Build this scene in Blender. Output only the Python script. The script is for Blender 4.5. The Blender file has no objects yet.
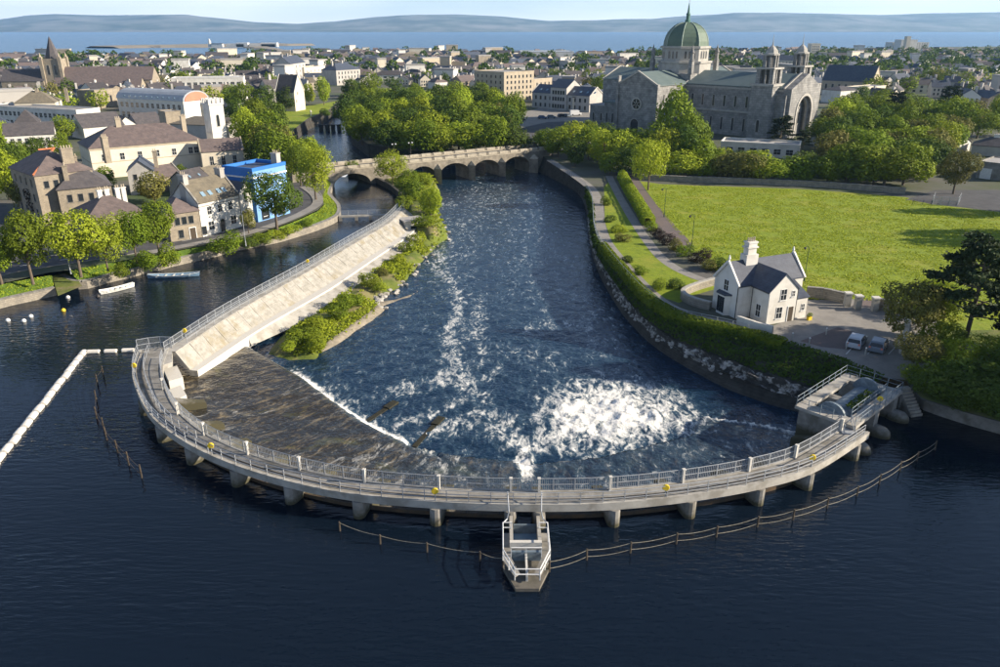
import bpy, bmesh, math, random
import numpy as np
from mathutils import Matrix, Vector
R = math.radians
random.seed(7); rng = np.random.default_rng(7)
SC = bpy.context.scene
COL = SC.collection
# ------------------------------------------------------------------ camera
F, CAMH = 761.0, 40.0
PITCH = math.atan((333.5 - 28.0) / F)
cd = bpy.data.cameras.new('camera'); cam = bpy.data.objects.new('camera', cd); COL.objects.link(cam)
cam.location = (0, 0, CAMH); cam.rotation_euler = (math.pi / 2 - PITCH, 0, 0)
cd.sensor_width = 36; cd.lens = 36 * F / 1000; cd.clip_start = 0.5; cd.clip_end = 60000
SC.camera = cam
# ------------------------------------------------------------------ sky, sun, exposure
SUN_AZ, SUN_EL = -5.0, 23.0          # azimuth measured from +X towards +Y
W = bpy.data.worlds.new('World'); SC.world = W; W.use_nodes = True
wn = W.node_tree.nodes; wl = W.node_tree.links
sky = wn.new('ShaderNodeTexSky'); sky.sky_type = 'NISHITA'; sky.sun_disc = False
sky.sun_elevation = R(SUN_EL); sky.sun_rotation = R(90 - SUN_AZ)
sky.altitude = 40; sky.air_density = 0.72; sky.dust_density = 0.3; sky.ozone_density = 2.5
wn['Background'].inputs['Strength'].default_value = 0.078
_tc = wn.new('ShaderNodeTexCoord'); _mp = wn.new('ShaderNodeMapping'); _mp.inputs['Scale'].default_value = (1.2, 1.2, 9.0); wl.new(_tc.outputs['Generated'], _mp.inputs[0])
_cn = wn.new('ShaderNodeTexNoise'); _cn.inputs['Scale'].default_value = 2.2; _cn.inputs['Detail'].default_value = 7; wl.new(_mp.outputs[0], _cn.inputs['Vector'])
_cr = wn.new('ShaderNodeMapRange'); _cr.inputs['From Min'].default_value = 0.30; _cr.inputs['From Max'].default_value = 0.72; _cr.inputs['To Min'].default_value = 0.25; _cr.inputs['To Max'].default_value = 1.0; wl.new(_cn.outputs['Fac'], _cr.inputs['Value'])
_sx = wn.new('ShaderNodeSeparateXYZ'); wl.new(_tc.outputs['Generated'], _sx.inputs[0])          # a thin veil: the sight line through it is longer near the horizon
def _wm(op, x, y):
    q = wn.new('ShaderNodeMath'); q.operation = op; q.use_clamp = op == 'MINIMUM'
    for i, k in enumerate((x, y)):
        if isinstance(k, (int, float)): q.inputs[i].default_value = k
        else: wl.new(k, q.inputs[i])
    return q.outputs[0]
_cf = _wm('MINIMUM', _wm('MULTIPLY', _cr.outputs['Result'], _wm('DIVIDE', 0.05, _wm('ADD', _wm('MAXIMUM', _sx.outputs['Z'], 0.0), 0.045))), 0.92)
_cm = wn.new('ShaderNodeMix'); _cm.data_type = 'RGBA'; _cm.inputs['B'].default_value = (10.0, 9.7, 9.7, 1); wl.new(_cf, _cm.inputs['Factor']); wl.new(sky.outputs['Color'], _cm.inputs['A'])
wl.new(_cm.outputs['Result'], wn['Background'].inputs['Color'])      # thin high cloud over the whole sky
sl = bpy.data.lights.new('sun', 'SUN'); sl.energy = 5.0; sl.angle = R(0.6); sl.color = (1.0, 0.87, 0.70)
sun = bpy.data.objects.new('sun', sl); COL.objects.link(sun); sun.location = (100, -10, 80)
_sd = Vector((math.cos(R(SUN_AZ)) * math.cos(R(SUN_EL)), math.sin(R(SUN_AZ)) * math.cos(R(SUN_EL)), math.sin(R(SUN_EL))))
sun.rotation_euler = _sd.to_track_quat('Z', 'Y').to_euler()
vs = SC.view_settings; vs.view_transform = 'Standard'; vs.look = 'None'; vs.exposure = 1.1; vs.gamma = 1.0
vs.use_curve_mapping = False
SC.cycles.max_bounces = 6; SC.cycles.diffuse_bounces = 2; SC.cycles.glossy_bounces = 3
SC.cycles.transmission_bounces = 3; SC.cycles.transparent_max_bounces = 8; SC.cycles.volume_bounces = 1
# ------------------------------------------------------------------ helpers
GZ = 2.5                                # level of the land
cP, sP = math.cos(PITCH), math.sin(PITCH)
def P(px, py, z=GZ):                    # where the sight line of a picture point meets the level z
    x = (px - 500) / F; y = (333.5 - py) / F
    d = (x, cP + y * sP, -sP + y * cP); t = (z - CAMH) / d[2]
    return Vector((d[0] * t, d[1] * t, z))
def PP(lst, z=GZ): return [P(q[0], q[1], q[2] if len(q) > 2 else z) for q in lst]
def proj(X, Y, Z):
    dep = Y * cP - (Z - CAMH) * sP
    return 500 + F * X / dep, 333.5 - F * (Y * sP + (Z - CAMH) * cP) / dep
def tag(o, label=None, cat=None, group=None, kind=None):
    if label: o['label'] = label
    if cat: o['category'] = cat
    if group: o['group'] = group
    if kind: o['kind'] = kind
    return o
def empty(name, loc=(0, 0, 0), rz=0.0, label=None, cat=None, group=None):
    o = bpy.data.objects.new(name, None); COL.objects.link(o); o.empty_display_size = 0.5
    o.location = loc; o.rotation_euler = (0, 0, rz)
    o.matrix_basis = Matrix.Translation(Vector(loc)) @ Matrix.Rotation(rz, 4, 'Z')
    return tag(o, label, cat, group)
def link(name, me, parent=None, loc=None, rz=None, scale=None):
    o = bpy.data.objects.new(name, me); COL.objects.link(o)
    if parent: o.parent = parent
    if loc is not None: o.location = loc
    if rz is not None: o.rotation_euler = (0, 0, rz)
    if scale is not None: o.scale = scale
    return o
def copy_tree(o, parent=None):
    c = o.copy(); COL.objects.link(c); c.parent = parent
    for ch in o.children: copy_tree(ch, c)
    return c
ORD = ['first', 'second', 'third', 'fourth', 'fifth', 'sixth', 'seventh', 'eighth', 'ninth', 'tenth', 'eleventh', 'twelfth',
       'thirteenth', 'fourteenth', 'fifteenth', 'sixteenth', 'seventeenth', 'eighteenth', 'nineteenth', 'twentieth']
def ordn(i):
    if i < 20: return ORD[i]
    n = i + 1; t = n // 10; u = n % 10
    tens = {2: 'twenty', 3: 'thirty', 4: 'forty', 5: 'fifty', 6: 'sixty', 7: 'seventy', 8: 'eighty', 9: 'ninety'}[t]
    return (tens[:-1] + 'ieth') if u == 0 else tens + '-' + ORD[u - 1]
class MB:
    def __init__(s): s.v = []; s.f = []; s.m = []
    def add(s, vs, fs, mi=0):
        b = len(s.v); s.v += [tuple(v) for v in vs]; s.f += [tuple(i + b for i in f) for f in fs]; s.m += [mi] * len(fs)
        return s
    def box(s, x0, x1, y0, y1, z0, z1, mi=0):
        return s.add([(x0, y0, z0), (x1, y0, z0), (x1, y1, z0), (x0, y1, z0), (x0, y0, z1), (x1, y0, z1), (x1, y1, z1), (x0, y1, z1)],
                     [(0, 3, 2, 1), (4, 5, 6, 7), (0, 1, 5, 4), (1, 2, 6, 5), (2, 3, 7, 6), (3, 0, 4, 7)], mi)
    def rbox(s, c, ex, L, Wd, z0, z1, mi=0):       # box centred on c, long axis ex
        e = Vector((ex[0], ex[1], 0)).normalized(); n = Vector((-e.y, e.x, 0)); c = Vector((c[0], c[1], 0))
        q = [c - e * L / 2 - n * Wd / 2, c + e * L / 2 - n * Wd / 2, c + e * L / 2 + n * Wd / 2, c - e * L / 2 + n * Wd / 2]
        return s.prism(q, z0, z1, mi)
    def prism(s, poly, z0, z1, mi=0):
        n = len(poly); vs = [(p[0], p[1], z0) for p in poly] + [(p[0], p[1], z1) for p in poly]
        fs = [tuple(range(n - 1, -1, -1)), tuple(range(n, 2 * n))] + [(i, (i + 1) % n, n + (i + 1) % n, n + i) for i in range(n)]
        return s.add(vs, fs, mi)
    def tube(s, a, b, r, n=6, r2=None, mi=0, cap=True):
        a = Vector(a); b = Vector(b); r2 = r if r2 is None else r2
        d = (b - a).normalized(); u = d.orthogonal().normalized(); w = d.cross(u)
        vs = []
        for p, rr in ((a, r), (b, r2)):
            for i in range(n):
                t = 2 * math.pi * i / n; vs.append(p + u * (math.cos(t) * rr) + w * (math.sin(t) * rr))
        fs = [(i, (i + 1) % n, n + (i + 1) % n, n + i) for i in range(n)]
        if cap: fs += [tuple(range(n - 1, -1, -1)), tuple(range(n, 2 * n))]
        return s.add(vs, fs, mi)
    def path(s, pts, r, n=5, mi=0):
        for a, b in zip(pts, pts[1:]): s.tube(a, b, r, n, mi=mi)
        return s
    def lathe(s, prof, n=12, c=(0, 0, 0), mi=0, ph=0.0):
        vs = []; fs = []
        for (r, z) in prof:
            for i in range(n):
                t = 2 * math.pi * i / n + ph; vs.append((c[0] + r * math.cos(t), c[1] + r * math.sin(t), c[2] + z))
        for k in range(len(prof) - 1):
            for i in range(n): fs.append((k * n + i, k * n + (i + 1) % n, (k + 1) * n + (i + 1) % n, (k + 1) * n + i))
        fs.append(tuple(range(n - 1, -1, -1))); fs.append(tuple((len(prof) - 1) * n + i for i in range(n)))
        return s.add(vs, fs, mi)
    def ribbon(s, A, B, mi=0):
        n = len(A); return s.add(list(A) + list(B), [(i, i + 1, n + i + 1, n + i) for i in range(n - 1)], mi)
    def mesh(s, name, mats):
        me = bpy.data.meshes.new(name); me.from_pydata(s.v, [], s.f)
        for m in (mats if isinstance(mats, (list, tuple)) else [mats]): me.materials.append(m)
        if any(s.m): me.polygons.foreach_set('material_index', s.m)
        me.update(); return me
    def build(s, name, mats, parent=None, world=False, smooth=False, fix=True):
        if world and parent is not None:
            root = parent
            while root.parent: root = root.parent
            inv = root.matrix_basis.inverted(); s.v = [tuple(inv @ Vector(v)) for v in s.v]
        me = s.mesh(name, mats)
        if fix:
            bm = bmesh.new(); bm.from_mesh(me); bmesh.ops.recalc_face_normals(bm, faces=bm.faces); bm.to_mesh(me); bm.free()
        if smooth: me.polygons.foreach_set('use_smooth', [True] * len(me.polygons))
        return link(name, me, parent)
def np_mesh(name, V, Fc, mats, smooth=False, mi=None):   # V (n,3), Fc (m,k)
    me = bpy.data.meshes.new(name); V = np.asarray(V, np.float32); Fc = np.asarray(Fc, np.int32)
    k = Fc.shape[1]; m = Fc.shape[0]
    me.vertices.add(len(V)); me.vertices.foreach_set('co', V.ravel())
    me.loops.add(m * k); me.loops.foreach_set('vertex_index', Fc.ravel())
    me.polygons.add(m); me.polygons.foreach_set('loop_start', np.arange(0, m * k, k, dtype=np.int32))
    for q in (mats if isinstance(mats, (list, tuple)) else [mats]): me.materials.append(q)
    if mi is not None: me.polygons.foreach_set('material_index', np.asarray(mi, np.int32))
    if smooth: me.polygons.foreach_set('use_smooth', np.ones(m, bool))
    me.update(calc_edges=True); return me
def grid_mesh(name, X, Y, Z, mats, smooth=True, keep=None):
    n, m = X.shape; V = np.stack([X, Y, Z], -1).reshape(-1, 3)
    I = np.arange(n * m).reshape(n, m)
    Fc = np.stack([I[:-1, :-1], I[:-1, 1:], I[1:, 1:], I[1:, :-1]], -1).reshape(-1, 4)
    if keep is not None: Fc = Fc[keep.reshape(-1)]
    return np_mesh(name, V, Fc, mats, smooth)
def _h(ix, iy, s): 
    v = np.sin(ix * 127.1 + iy * 311.7 + s * 74.7) * 43758.5453
    return v - np.floor(v)
def vnoise(x, y, s=0):
    x = np.asarray(x, float); y = np.asarray(y, float); ix = np.floor(x); iy = np.floor(y); fx = x - ix; fy = y - iy
    fx = fx * fx * (3 - 2 * fx); fy = fy * fy * (3 - 2 * fy)
    return (_h(ix, iy, s) * (1 - fx) + _h(ix + 1, iy, s) * fx) * (1 - fy) + (_h(ix, iy + 1, s) * (1 - fx) + _h(ix + 1, iy + 1, s) * fx) * fy
def fbm(x, y, o=4, s=0):
    t = 0; a = 0.5
    for i in range(o): t = t + a * vnoise(x, y, s + i * 13); x = x * 2.03; y = y * 2.03; a *= 0.5
    return t
def sstep(a, b, x): t = np.clip((x - a) / (b - a), 0, 1); return t * t * (3 - 2 * t)
def spline(pts, step=1.0):              # Catmull-Rom through pts, resampled every step metres
    pts = [Vector(p) for p in pts]; out = []
    for i in range(len(pts) - 1):
        p0 = pts[max(i - 1, 0)]; p1 = pts[i]; p2 = pts[i + 1]; p3 = pts[min(i + 2, len(pts) - 1)]
        n = 24
        for k in range(n):
            t = k / n
            out.append(0.5 * ((2 * p1) + (p2 - p0) * t + (2 * p0 - 5 * p1 + 4 * p2 - p3) * t * t + (3 * p1 - p0 - 3 * p2 + p3) * t ** 3))
    out.append(pts[-1])
    return resample(out, step)
def resample(pts, step=None, n=None):
    L = [0]
    for a, b in zip(pts, pts[1:]): L.append(L[-1] + (b - a).length)
    if n is None: n = max(2, int(round(L[-1] / step)) + 1)
    res = []; j = 0
    for i in range(n):
        d = L[-1] * i / (n - 1)
        while j < len(L) - 2 and L[j + 1] < d: j += 1
        t = (d - L[j]) / max(L[j + 1] - L[j], 1e-9); res.append(pts[j].lerp(pts[j + 1], t))
    return res
def offset(pts, d):                     # shift a flat polyline to its left by d
    out = []
    for i, p in enumerate(pts):
        t = (pts[min(i + 1, len(pts) - 1)] - pts[max(i - 1, 0)]); t.z = 0; t.normalize()
        dd = d[i] if isinstance(d, (list, tuple)) else d
        out.append(p + Vector((-t.y, t.x, 0)) * dd)
    return out
def atz(pts, z): return [Vector((p.x, p.y, z)) for p in pts]
def pdist(PX, PY, poly):                # distance of picture points to a polyline, and which side (sign)
    best = np.full(PX.shape, 1e9); sg = np.zeros(PX.shape); tt = np.zeros(PX.shape)
    for i, (a, b) in enumerate(zip(poly, poly[1:])):
        dx = b[0] - a[0]; dy = b[1] - a[1]; l2 = dx * dx + dy * dy
        t = np.clip(((PX - a[0]) * dx + (PY - a[1]) * dy) / l2, 0, 1)
        ex = PX - a[0] - t * dx; ey = PY - a[1] - t * dy; d = np.hypot(ex, ey); m = d < best
        best = np.where(m, d, best); sg = np.where(m, np.sign(dx * (PY - a[1]) - dy * (PX - a[0])), sg); tt = np.where(m, i + t, tt)
    return best, sg, tt
def inpoly(PX, PY, poly):
    c = np.zeros(np.shape(PX), bool); n = len(poly)
    for i in range(n):
        x1, y1 = poly[i][:2]; x2, y2 = poly[(i + 1) % n][:2]
        if y1 == y2: continue
        c ^= ((y1 > PY) != (y2 > PY)) & (PX < (x2 - x1) * (PY - y1) / (y2 - y1) + x1)
    return c
from mathutils.geometry import tessellate_polygon
def poly_sheet(name, pts, m):           # flat (or gently sloping) sheet bounded by pts
    pts = [Vector(p) for p in pts]; tr = tessellate_polygon([[Vector((p.x, p.y, 0)) for p in pts]]); fs = []
    for a, b, c in tr:
        n = (pts[b] - pts[a]).cross(pts[c] - pts[a]).z
        if abs(n) > 1e-6: fs.append((a, b, c) if n > 0 else (a, c, b))
    me = bpy.data.meshes.new(name); me.from_pydata([tuple(p) for p in pts], [], fs); me.materials.append(m); me.update(); return me
# ------------------------------------------------------------------ materials
def mat(name, c1, c2=None, scale=1.0, rough=0.85, bump=0.0, bscale=None, metal=0.0, spec=0.35, detail=6.0, contrast=(0.35, 0.65),
        var=0.0, stretch=None, c3=None, s3=0.1, brick=None, coords='Object', trans=0.0):
    m = bpy.data.materials.new(name); m.use_nodes = True; nt = m.node_tree; N = nt.nodes; Lk = nt.links
    b = N['Principled BSDF']; b.inputs['Roughness'].default_value = rough; b.inputs['Metallic'].default_value = metal
    b.inputs['Specular IOR Level'].default_value = spec
    tc = N.new('ShaderNodeTexCoord'); src = tc.outputs[coords]
    if stretch:
        mp = N.new('ShaderNodeMapping'); mp.inputs['Scale'].default_value = stretch; Lk.new(src, mp.inputs['Vector']); src = mp.outputs['Vector']
    rgb = N.new('ShaderNodeRGB'); rgb.outputs[0].default_value = (*c1, 1); col = rgb.outputs[0]
    def mix(a, bcol, fac, mode='MIX'):
        x = N.new('ShaderNodeMix'); x.data_type = 'RGBA'; x.blend_type = mode; Lk.new(fac, x.inputs['Factor']) if not isinstance(fac, float) else None
        if isinstance(fac, float): x.inputs['Factor'].default_value = fac
        Lk.new(a, x.inputs['A'])
        if isinstance(bcol, tuple): x.inputs['B'].default_value = (*bcol, 1)
        else: Lk.new(bcol, x.inputs['B'])
        return x.outputs['Result']
    def noise(sc, det=detail):
        n = N.new('ShaderNodeTexNoise'); n.inputs['Scale'].default_value = sc; n.inputs['Detail'].default_value = det
        n.inputs['Roughness'].default_value = 0.65; Lk.new(src, n.inputs['Vector']); return n.outputs['Fac']
    def rng_(fac, lo, hi, a=0.0, bb=1.0):
        r = N.new('ShaderNodeMapRange'); r.inputs['From Min'].default_value = lo; r.inputs['From Max'].default_value = hi
        r.inputs['To Min'].default_value = a; r.inputs['To Max'].default_value = bb; Lk.new(fac, r.inputs['Value']); return r.outputs['Result']
    if c2: col = mix(col, c2, rng_(noise(scale), *contrast))
    if c3: col = mix(col, c3, rng_(noise(s3, 3.0), 0.5, 0.68))
    hgt = None
    if brick:                            # courses of stone / slates as fine relief
        bt = N.new('ShaderNodeTexBrick'); bt.inputs['Scale'].default_value = 1.0; bt.inputs['Brick Width'].default_value = brick[0]
        bt.inputs['Row Height'].default_value = brick[1]; bt.inputs['Mortar Size'].default_value = brick[2]
        bt.inputs['Color1'].default_value = (*[x * 0.8 for x in (1, 1, 1)], 1); bt.inputs['Color2'].default_value = (1.15, 1.15, 1.15, 1)
        bt.inputs['Mortar'].default_value = (brick[3],) * 3 + (1,)
        # wall coordinates: run along the horizontal, rise along z
        sp = N.new('ShaderNodeSeparateXYZ'); Lk.new(tc.outputs['Object'], sp.inputs[0]); ad = N.new('ShaderNodeMath'); ad.operation = 'ADD'
        Lk.new(sp.outputs['X'], ad.inputs[0]); Lk.new(sp.outputs['Y'], ad.inputs[1]); cb = N.new('ShaderNodeCombineXYZ')
        Lk.new(ad.outputs[0], cb.inputs['X']); Lk.new(sp.outputs['Z'], cb.inputs['Y']); Lk.new(cb.outputs[0], bt.inputs['Vector'])
        col = mix(col, bt.outputs['Color'], brick[4], 'MULTIPLY')
    if var:
        oi = N.new('ShaderNodeObjectInfo'); hs = N.new('ShaderNodeHueSaturation'); Lk.new(col, hs.inputs['Color'])
        Lk.new(rng_(oi.outputs['Random'], 0, 1, 1 - var, 1 + var), hs.inputs['Value'])
        m2 = N.new('ShaderNodeMath'); m2.operation = 'FRACT'; m3 = N.new('ShaderNodeMath'); m3.operation = 'MULTIPLY'; m3.inputs[1].default_value = 7.3
        Lk.new(oi.outputs['Random'], m3.inputs[0]); Lk.new(m3.outputs[0], m2.inputs[0]); Lk.new(rng_(m2.outputs[0], 0, 1, 0.5 - var * 0.045, 0.5 + var * 0.03), hs.inputs['Hue'])
        col = hs.outputs['Color']
    Lk.new(col, b.inputs['Base Color'])
    if bump:
        bp = N.new('ShaderNodeBump'); bp.inputs['Strength'].default_value = 1.0; bp.inputs['Distance'].default_value = bump
        Lk.new(noise(bscale or scale * 2), bp.inputs['Height']); Lk.new(bp.outputs[0], b.inputs['Normal'])
    if trans:
        tr = N.new('ShaderNodeBsdfTranslucent'); ms = N.new('ShaderNodeMixShader'); ms.inputs[0].default_value = trans
        Lk.new(col, tr.inputs['Color']); Lk.new(b.outputs[0], ms.inputs[1]); Lk.new(tr.outputs[0], ms.inputs[2])
        Lk.new(ms.outputs[0], N['Material Output'].inputs['Surface'])
    return m
M = {}
M['concrete'] = mat('concrete', (0.29, 0.28, 0.255), (0.17, 0.162, 0.147), 0.7, 0.9, 0.02, 6, c3=(0.15, 0.14, 0.115), s3=0.5)
M['concrete_pale'] = mat('concrete_pale', (0.40, 0.385, 0.345), (0.28, 0.265, 0.235), 0.6, 0.9, 0.02, 6, c3=(0.25, 0.235, 0.20), s3=0.6)
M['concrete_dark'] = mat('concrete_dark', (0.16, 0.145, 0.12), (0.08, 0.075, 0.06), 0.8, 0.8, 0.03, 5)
def stained(name, src, dark, z0, z1):      # algae and damp up to the usual water mark
    m = M[src].copy(); m.name = name; N = m.node_tree.nodes; Lk = m.node_tree.links; b = N['Principled BSDF']; old = b.inputs['Base Color'].links[0].from_socket
    tc = N.new('ShaderNodeTexCoord'); sp = N.new('ShaderNodeSeparateXYZ'); Lk.new(tc.outputs['Object'], sp.inputs[0]); n = N.new('ShaderNodeTexNoise'); n.inputs['Scale'].default_value = 2.5; Lk.new(tc.outputs['Object'], n.inputs['Vector'])
    ad = N.new('ShaderNodeMath'); ad.operation = 'ADD'; Lk.new(sp.outputs['Z'], ad.inputs[0]); Lk.new(n.outputs['Fac'], ad.inputs[1]); r = N.new('ShaderNodeMapRange'); r.inputs['From Min'].default_value = z0; r.inputs['From Max'].default_value = z1; r.inputs['To Min'].default_value = 1; r.inputs['To Max'].default_value = 0; Lk.new(ad.outputs[0], r.inputs['Value'])
    x = N.new('ShaderNodeMix'); x.data_type = 'RGBA'; x.inputs['B'].default_value = (*dark, 1); Lk.new(r.outputs['Result'], x.inputs['Factor']); Lk.new(old, x.inputs['A']); Lk.new(x.outputs['Result'], b.inputs['Base Color']); M[name] = m
stained('pier_concrete', 'concrete', (0.06, 0.055, 0.03), 0.7, 1.5)
M['white_conc'] = mat('white_conc', (0.55, 0.53, 0.48), (0.52, 0.50, 0.45), 0.6, 0.9, 0.02, 5)
M['steel'] = mat('galvanised_steel', (0.42, 0.44, 0.46), (0.32, 0.34, 0.36), 3, 0.5, metal=0.35)
M['white_metal'] = mat('white_metal', (0.75, 0.75, 0.73), (0.6, 0.6, 0.58), 2, 0.5)
M['dark_metal'] = mat('dark_metal', (0.035, 0.04, 0.045), (0.07, 0.06, 0.05), 3, 0.5, metal=0.2)
M['green_metal'] = mat('green_metal', (0.02, 0.06, 0.04), None, 1, 0.5)
M['blue_steel'] = mat('blue_steel', (0.17, 0.22, 0.26), (0.10, 0.13, 0.155), 2, 0.55)
M['rust'] = mat('rusty_gate', (0.10, 0.065, 0.035), (0.05, 0.04, 0.03), 1.5, 0.7, 0.01, 6)
M['yellow'] = mat('yellow_plastic', (0.75, 0.55, 0.03), (0.6, 0.42, 0.03), 4, 0.45)
M['wood'] = mat('weathered_wood', (0.10, 0.075, 0.05), (0.05, 0.04, 0.03), 3, 0.9, 0.01, 8)
M['rope'] = mat('rope', (0.36, 0.33, 0.26), (0.2, 0.18, 0.13), 3, 0.9)
M['float'] = mat('white_float', (0.75, 0.72, 0.65), (0.55, 0.52, 0.46), 0.8, 0.6)
M['stone'] = mat('quay_stone', (0.30, 0.27, 0.215), (0.19, 0.175, 0.15), 0.8, 0.9, 0.06, 3, brick=(0.7, 0.3, 0.03, 0.5, 0.6))
M['stone_dark'] = mat('dark_river_wall', (0.07, 0.065, 0.055), (0.025, 0.024, 0.021), 0.6, 0.9, 0.08, 2.5, brick=(0.8, 0.35, 0.04, 0.5, 0.6))
M['rubble'] = mat('rubble_house_stone', (0.34, 0.29, 0.215), (0.23, 0.20, 0.155), 0.6, 0.9, 0.05, 3, brick=(0.55, 0.25, 0.03, 0.6, 0.5), var=0.08)
M['limestone'] = mat('cathedral_limestone', (0.30, 0.295, 0.28), (0.155, 0.155, 0.152), 0.45, 0.9, 0.05, 2, brick=(1.6, 0.8, 0.05, 0.55, 0.8))
M['limestone_trim'] = mat('limestone_trim', (0.40, 0.385, 0.35), (0.29, 0.28, 0.255), 0.6, 0.9, 0.02, 3)
M['bridge_stone'] = mat('bridge_stone', (0.28, 0.25, 0.20), (0.14, 0.125, 0.10), 0.5, 0.9, 0.05, 2, brick=(0.9, 0.4, 0.03, 0.6, 0.5))
M['panel_stone'] = mat('parapet_panel_stone', (0.43, 0.39, 0.31), (0.29, 0.26, 0.205), 1.2, 0.9, 0.02, 4)
M['boulder'] = mat('boulder', (0.46, 0.44, 0.40), (0.16, 0.15, 0.13), 0.6, 0.9, 0.1, 1.5, var=0.25)
M['copper'] = mat('copper_green', (0.045, 0.13, 0.10), (0.07, 0.16, 0.13), 0.5, 0.6, 0.0)
M['copper_pale'] = mat('copper_pale', (0.27, 0.34, 0.29), (0.22, 0.28, 0.24), 0.4, 0.6)
M['slate'] = mat('slate', (0.095, 0.085, 0.085), (0.06, 0.056, 0.06), 0.9, 0.7, 0.02, 8, brick=(0.5, 0.22, 0.02, 0.6, 0.5), var=0.15)
M['slate_brown'] = mat('slate_brown', (0.16, 0.125, 0.115), (0.105, 0.085, 0.083), 0.8, 0.75, 0.02, 8, brick=(0.5, 0.22, 0.02, 0.6, 0.5), var=0.1)
M['slate_olive'] = mat('slate_olive', (0.18, 0.155, 0.11), (0.12, 0.105, 0.08), 0.8, 0.8, 0.02, 8, brick=(0.5, 0.22, 0.02, 0.6, 0.5), var=0.1)
M['slate_blue'] = mat('slate_blue', (0.07, 0.085, 0.115), (0.045, 0.055, 0.08), 0.9, 0.6, 0.02, 8, brick=(0.5, 0.22, 0.02, 0.6, 0.5), var=0.12)
M['flat_roof'] = mat('flat_roof', (0.34, 0.33, 0.31), (0.24, 0.23, 0.22), 0.3, 0.9, var=0.2)
M['tin'] = mat('metal_roof', (0.38, 0.41, 0.44), (0.30, 0.33, 0.36), 0.4, 0.45, metal=0.2, var=0.1)
M['white'] = mat('white_render', (0.64, 0.625, 0.58), (0.55, 0.535, 0.49), 0.35, 0.9, 0.01, 5, var=0.05, c3=(0.50, 0.48, 0.43), s3=0.35)
M['cream'] = mat('cream_render', (0.64, 0.58, 0.46), (0.53, 0.48, 0.38), 0.3, 0.9, 0.01, 5, var=0.06)
M['grey'] = mat('grey_render', (0.42, 0.40, 0.37), (0.32, 0.31, 0.29), 0.4, 0.9, 0.01, 5, var=0.12)
M['tan'] = mat('tan_render', (0.42, 0.36, 0.27), (0.33, 0.285, 0.215), 0.4, 0.9, 0.01, 5, var=0.1)
M['blue'] = mat('bright_blue_paint', (0.02, 0.16, 0.50), (0.02, 0.13, 0.42), 0.4, 0.6)
M['paleblue'] = mat('pale_blue_paint', (0.17, 0.34, 0.62), (0.14, 0.29, 0.55), 0.4, 0.6)
M['coral'] = mat('coral_render', (0.62, 0.20, 0.13), (0.55, 0.17, 0.11), 0.3, 0.8)
M['orange_tile'] = mat('orange_ridge', (0.50, 0.17, 0.07), (0.36, 0.13, 0.06), 2, 0.8)
M['glass'] = mat('window_glass', (0.02, 0.025, 0.03), None, 1, 0.12, spec=0.6)
M['skylight'] = mat('skylight_glass', (0.20, 0.30, 0.38), None, 1, 0.1, spec=0.7)
M['frame_dark'] = mat('dark_frame', (0.06, 0.06, 0.06), None, 1, 0.6)
M['door'] = mat('dark_door', (0.06, 0.045, 0.03), None, 1, 0.6)
M['asphalt'] = mat('asphalt', (0.085, 0.085, 0.088), (0.055, 0.056, 0.06), 0.5, 0.9, 0.01, 10)
M['paving'] = mat('paving', (0.26, 0.245, 0.22), (0.19, 0.18, 0.165), 0.6, 0.9, 0.01, 6)
M['tarmac_red'] = mat('worn_red_tarmac', (0.15, 0.115, 0.105), (0.11, 0.095, 0.09), 0.6, 0.9)
M['white_paint'] = mat('road_paint', (0.7, 0.7, 0.66), (0.5, 0.5, 0.46), 3, 0.8)
M['gravel'] = mat('gravel', (0.30, 0.26, 0.20), (0.17, 0.15, 0.11), 1.2, 0.95, 0.08, 4)
M['masonry_slope'] = mat('revetment_stone', (0.36, 0.345, 0.31), (0.235, 0.225, 0.195), 0.9, 0.95, 0.05, 4, c3=(0.24, 0.21, 0.145), s3=0.35)
M['lawn'] = mat('lawn', (0.205, 0.26, 0.008), (0.135, 0.19, 0.008), 1.3, 0.95, 0.16, 2.2, c3=(0.235, 0.25, 0.024), s3=0.16, stretch=(0.7, 1.0, 1.0), detail=9, contrast=(0.36, 0.66))
M['verge'] = mat('verge_grass', (0.10, 0.17, 0.015), (0.06, 0.11, 0.012), 0.5, 0.95, 0.08, 3)
M['rough_grass'] = mat('rough_grass', (0.14, 0.17, 0.025), (0.07, 0.10, 0.015), 0.35, 0.95, 0.1, 2, c3=(0.20, 0.17, 0.08), s3=0.2)
M['town_ground'] = mat('town_ground', (0.11, 0.105, 0.095), (0.06, 0.075, 0.03), 0.05, 0.95, c3=(0.05, 0.08, 0.02), s3=0.02)
def leafmat(n, c1, c2, tr=0.28): return mat(n, c1, c2, 1.3, 0.7, spec=0.15, detail=2, contrast=(0.3, 0.7), var=0.22, coords='Object', trans=tr)
M['leaf'] = leafmat('leaf_mid', (0.18, 0.24, 0.016), (0.10, 0.155, 0.012))
M['leaf_lime'] = leafmat('leaf_lime', (0.30, 0.36, 0.025), (0.20, 0.265, 0.018))
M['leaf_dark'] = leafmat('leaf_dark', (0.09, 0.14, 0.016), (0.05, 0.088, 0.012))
M['leaf_olive'] = leafmat('leaf_olive', (0.18, 0.175, 0.04), (0.11, 0.115, 0.028))
M['leaf_copper'] = leafmat('leaf_copper', (0.055, 0.038, 0.026), (0.03, 0.022, 0.018), 0.2)
M['leaf_pine'] = leafmat('leaf_pine', (0.035, 0.055, 0.018), (0.018, 0.03, 0.012), 0.1)
M['bark'] = mat('bark', (0.14, 0.11, 0.08), (0.08, 0.065, 0.05), 3, 0.95)
M['boat_white'] = mat('boat_white', (0.7, 0.7, 0.66), (0.55, 0.55, 0.5), 2, 0.6)
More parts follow.
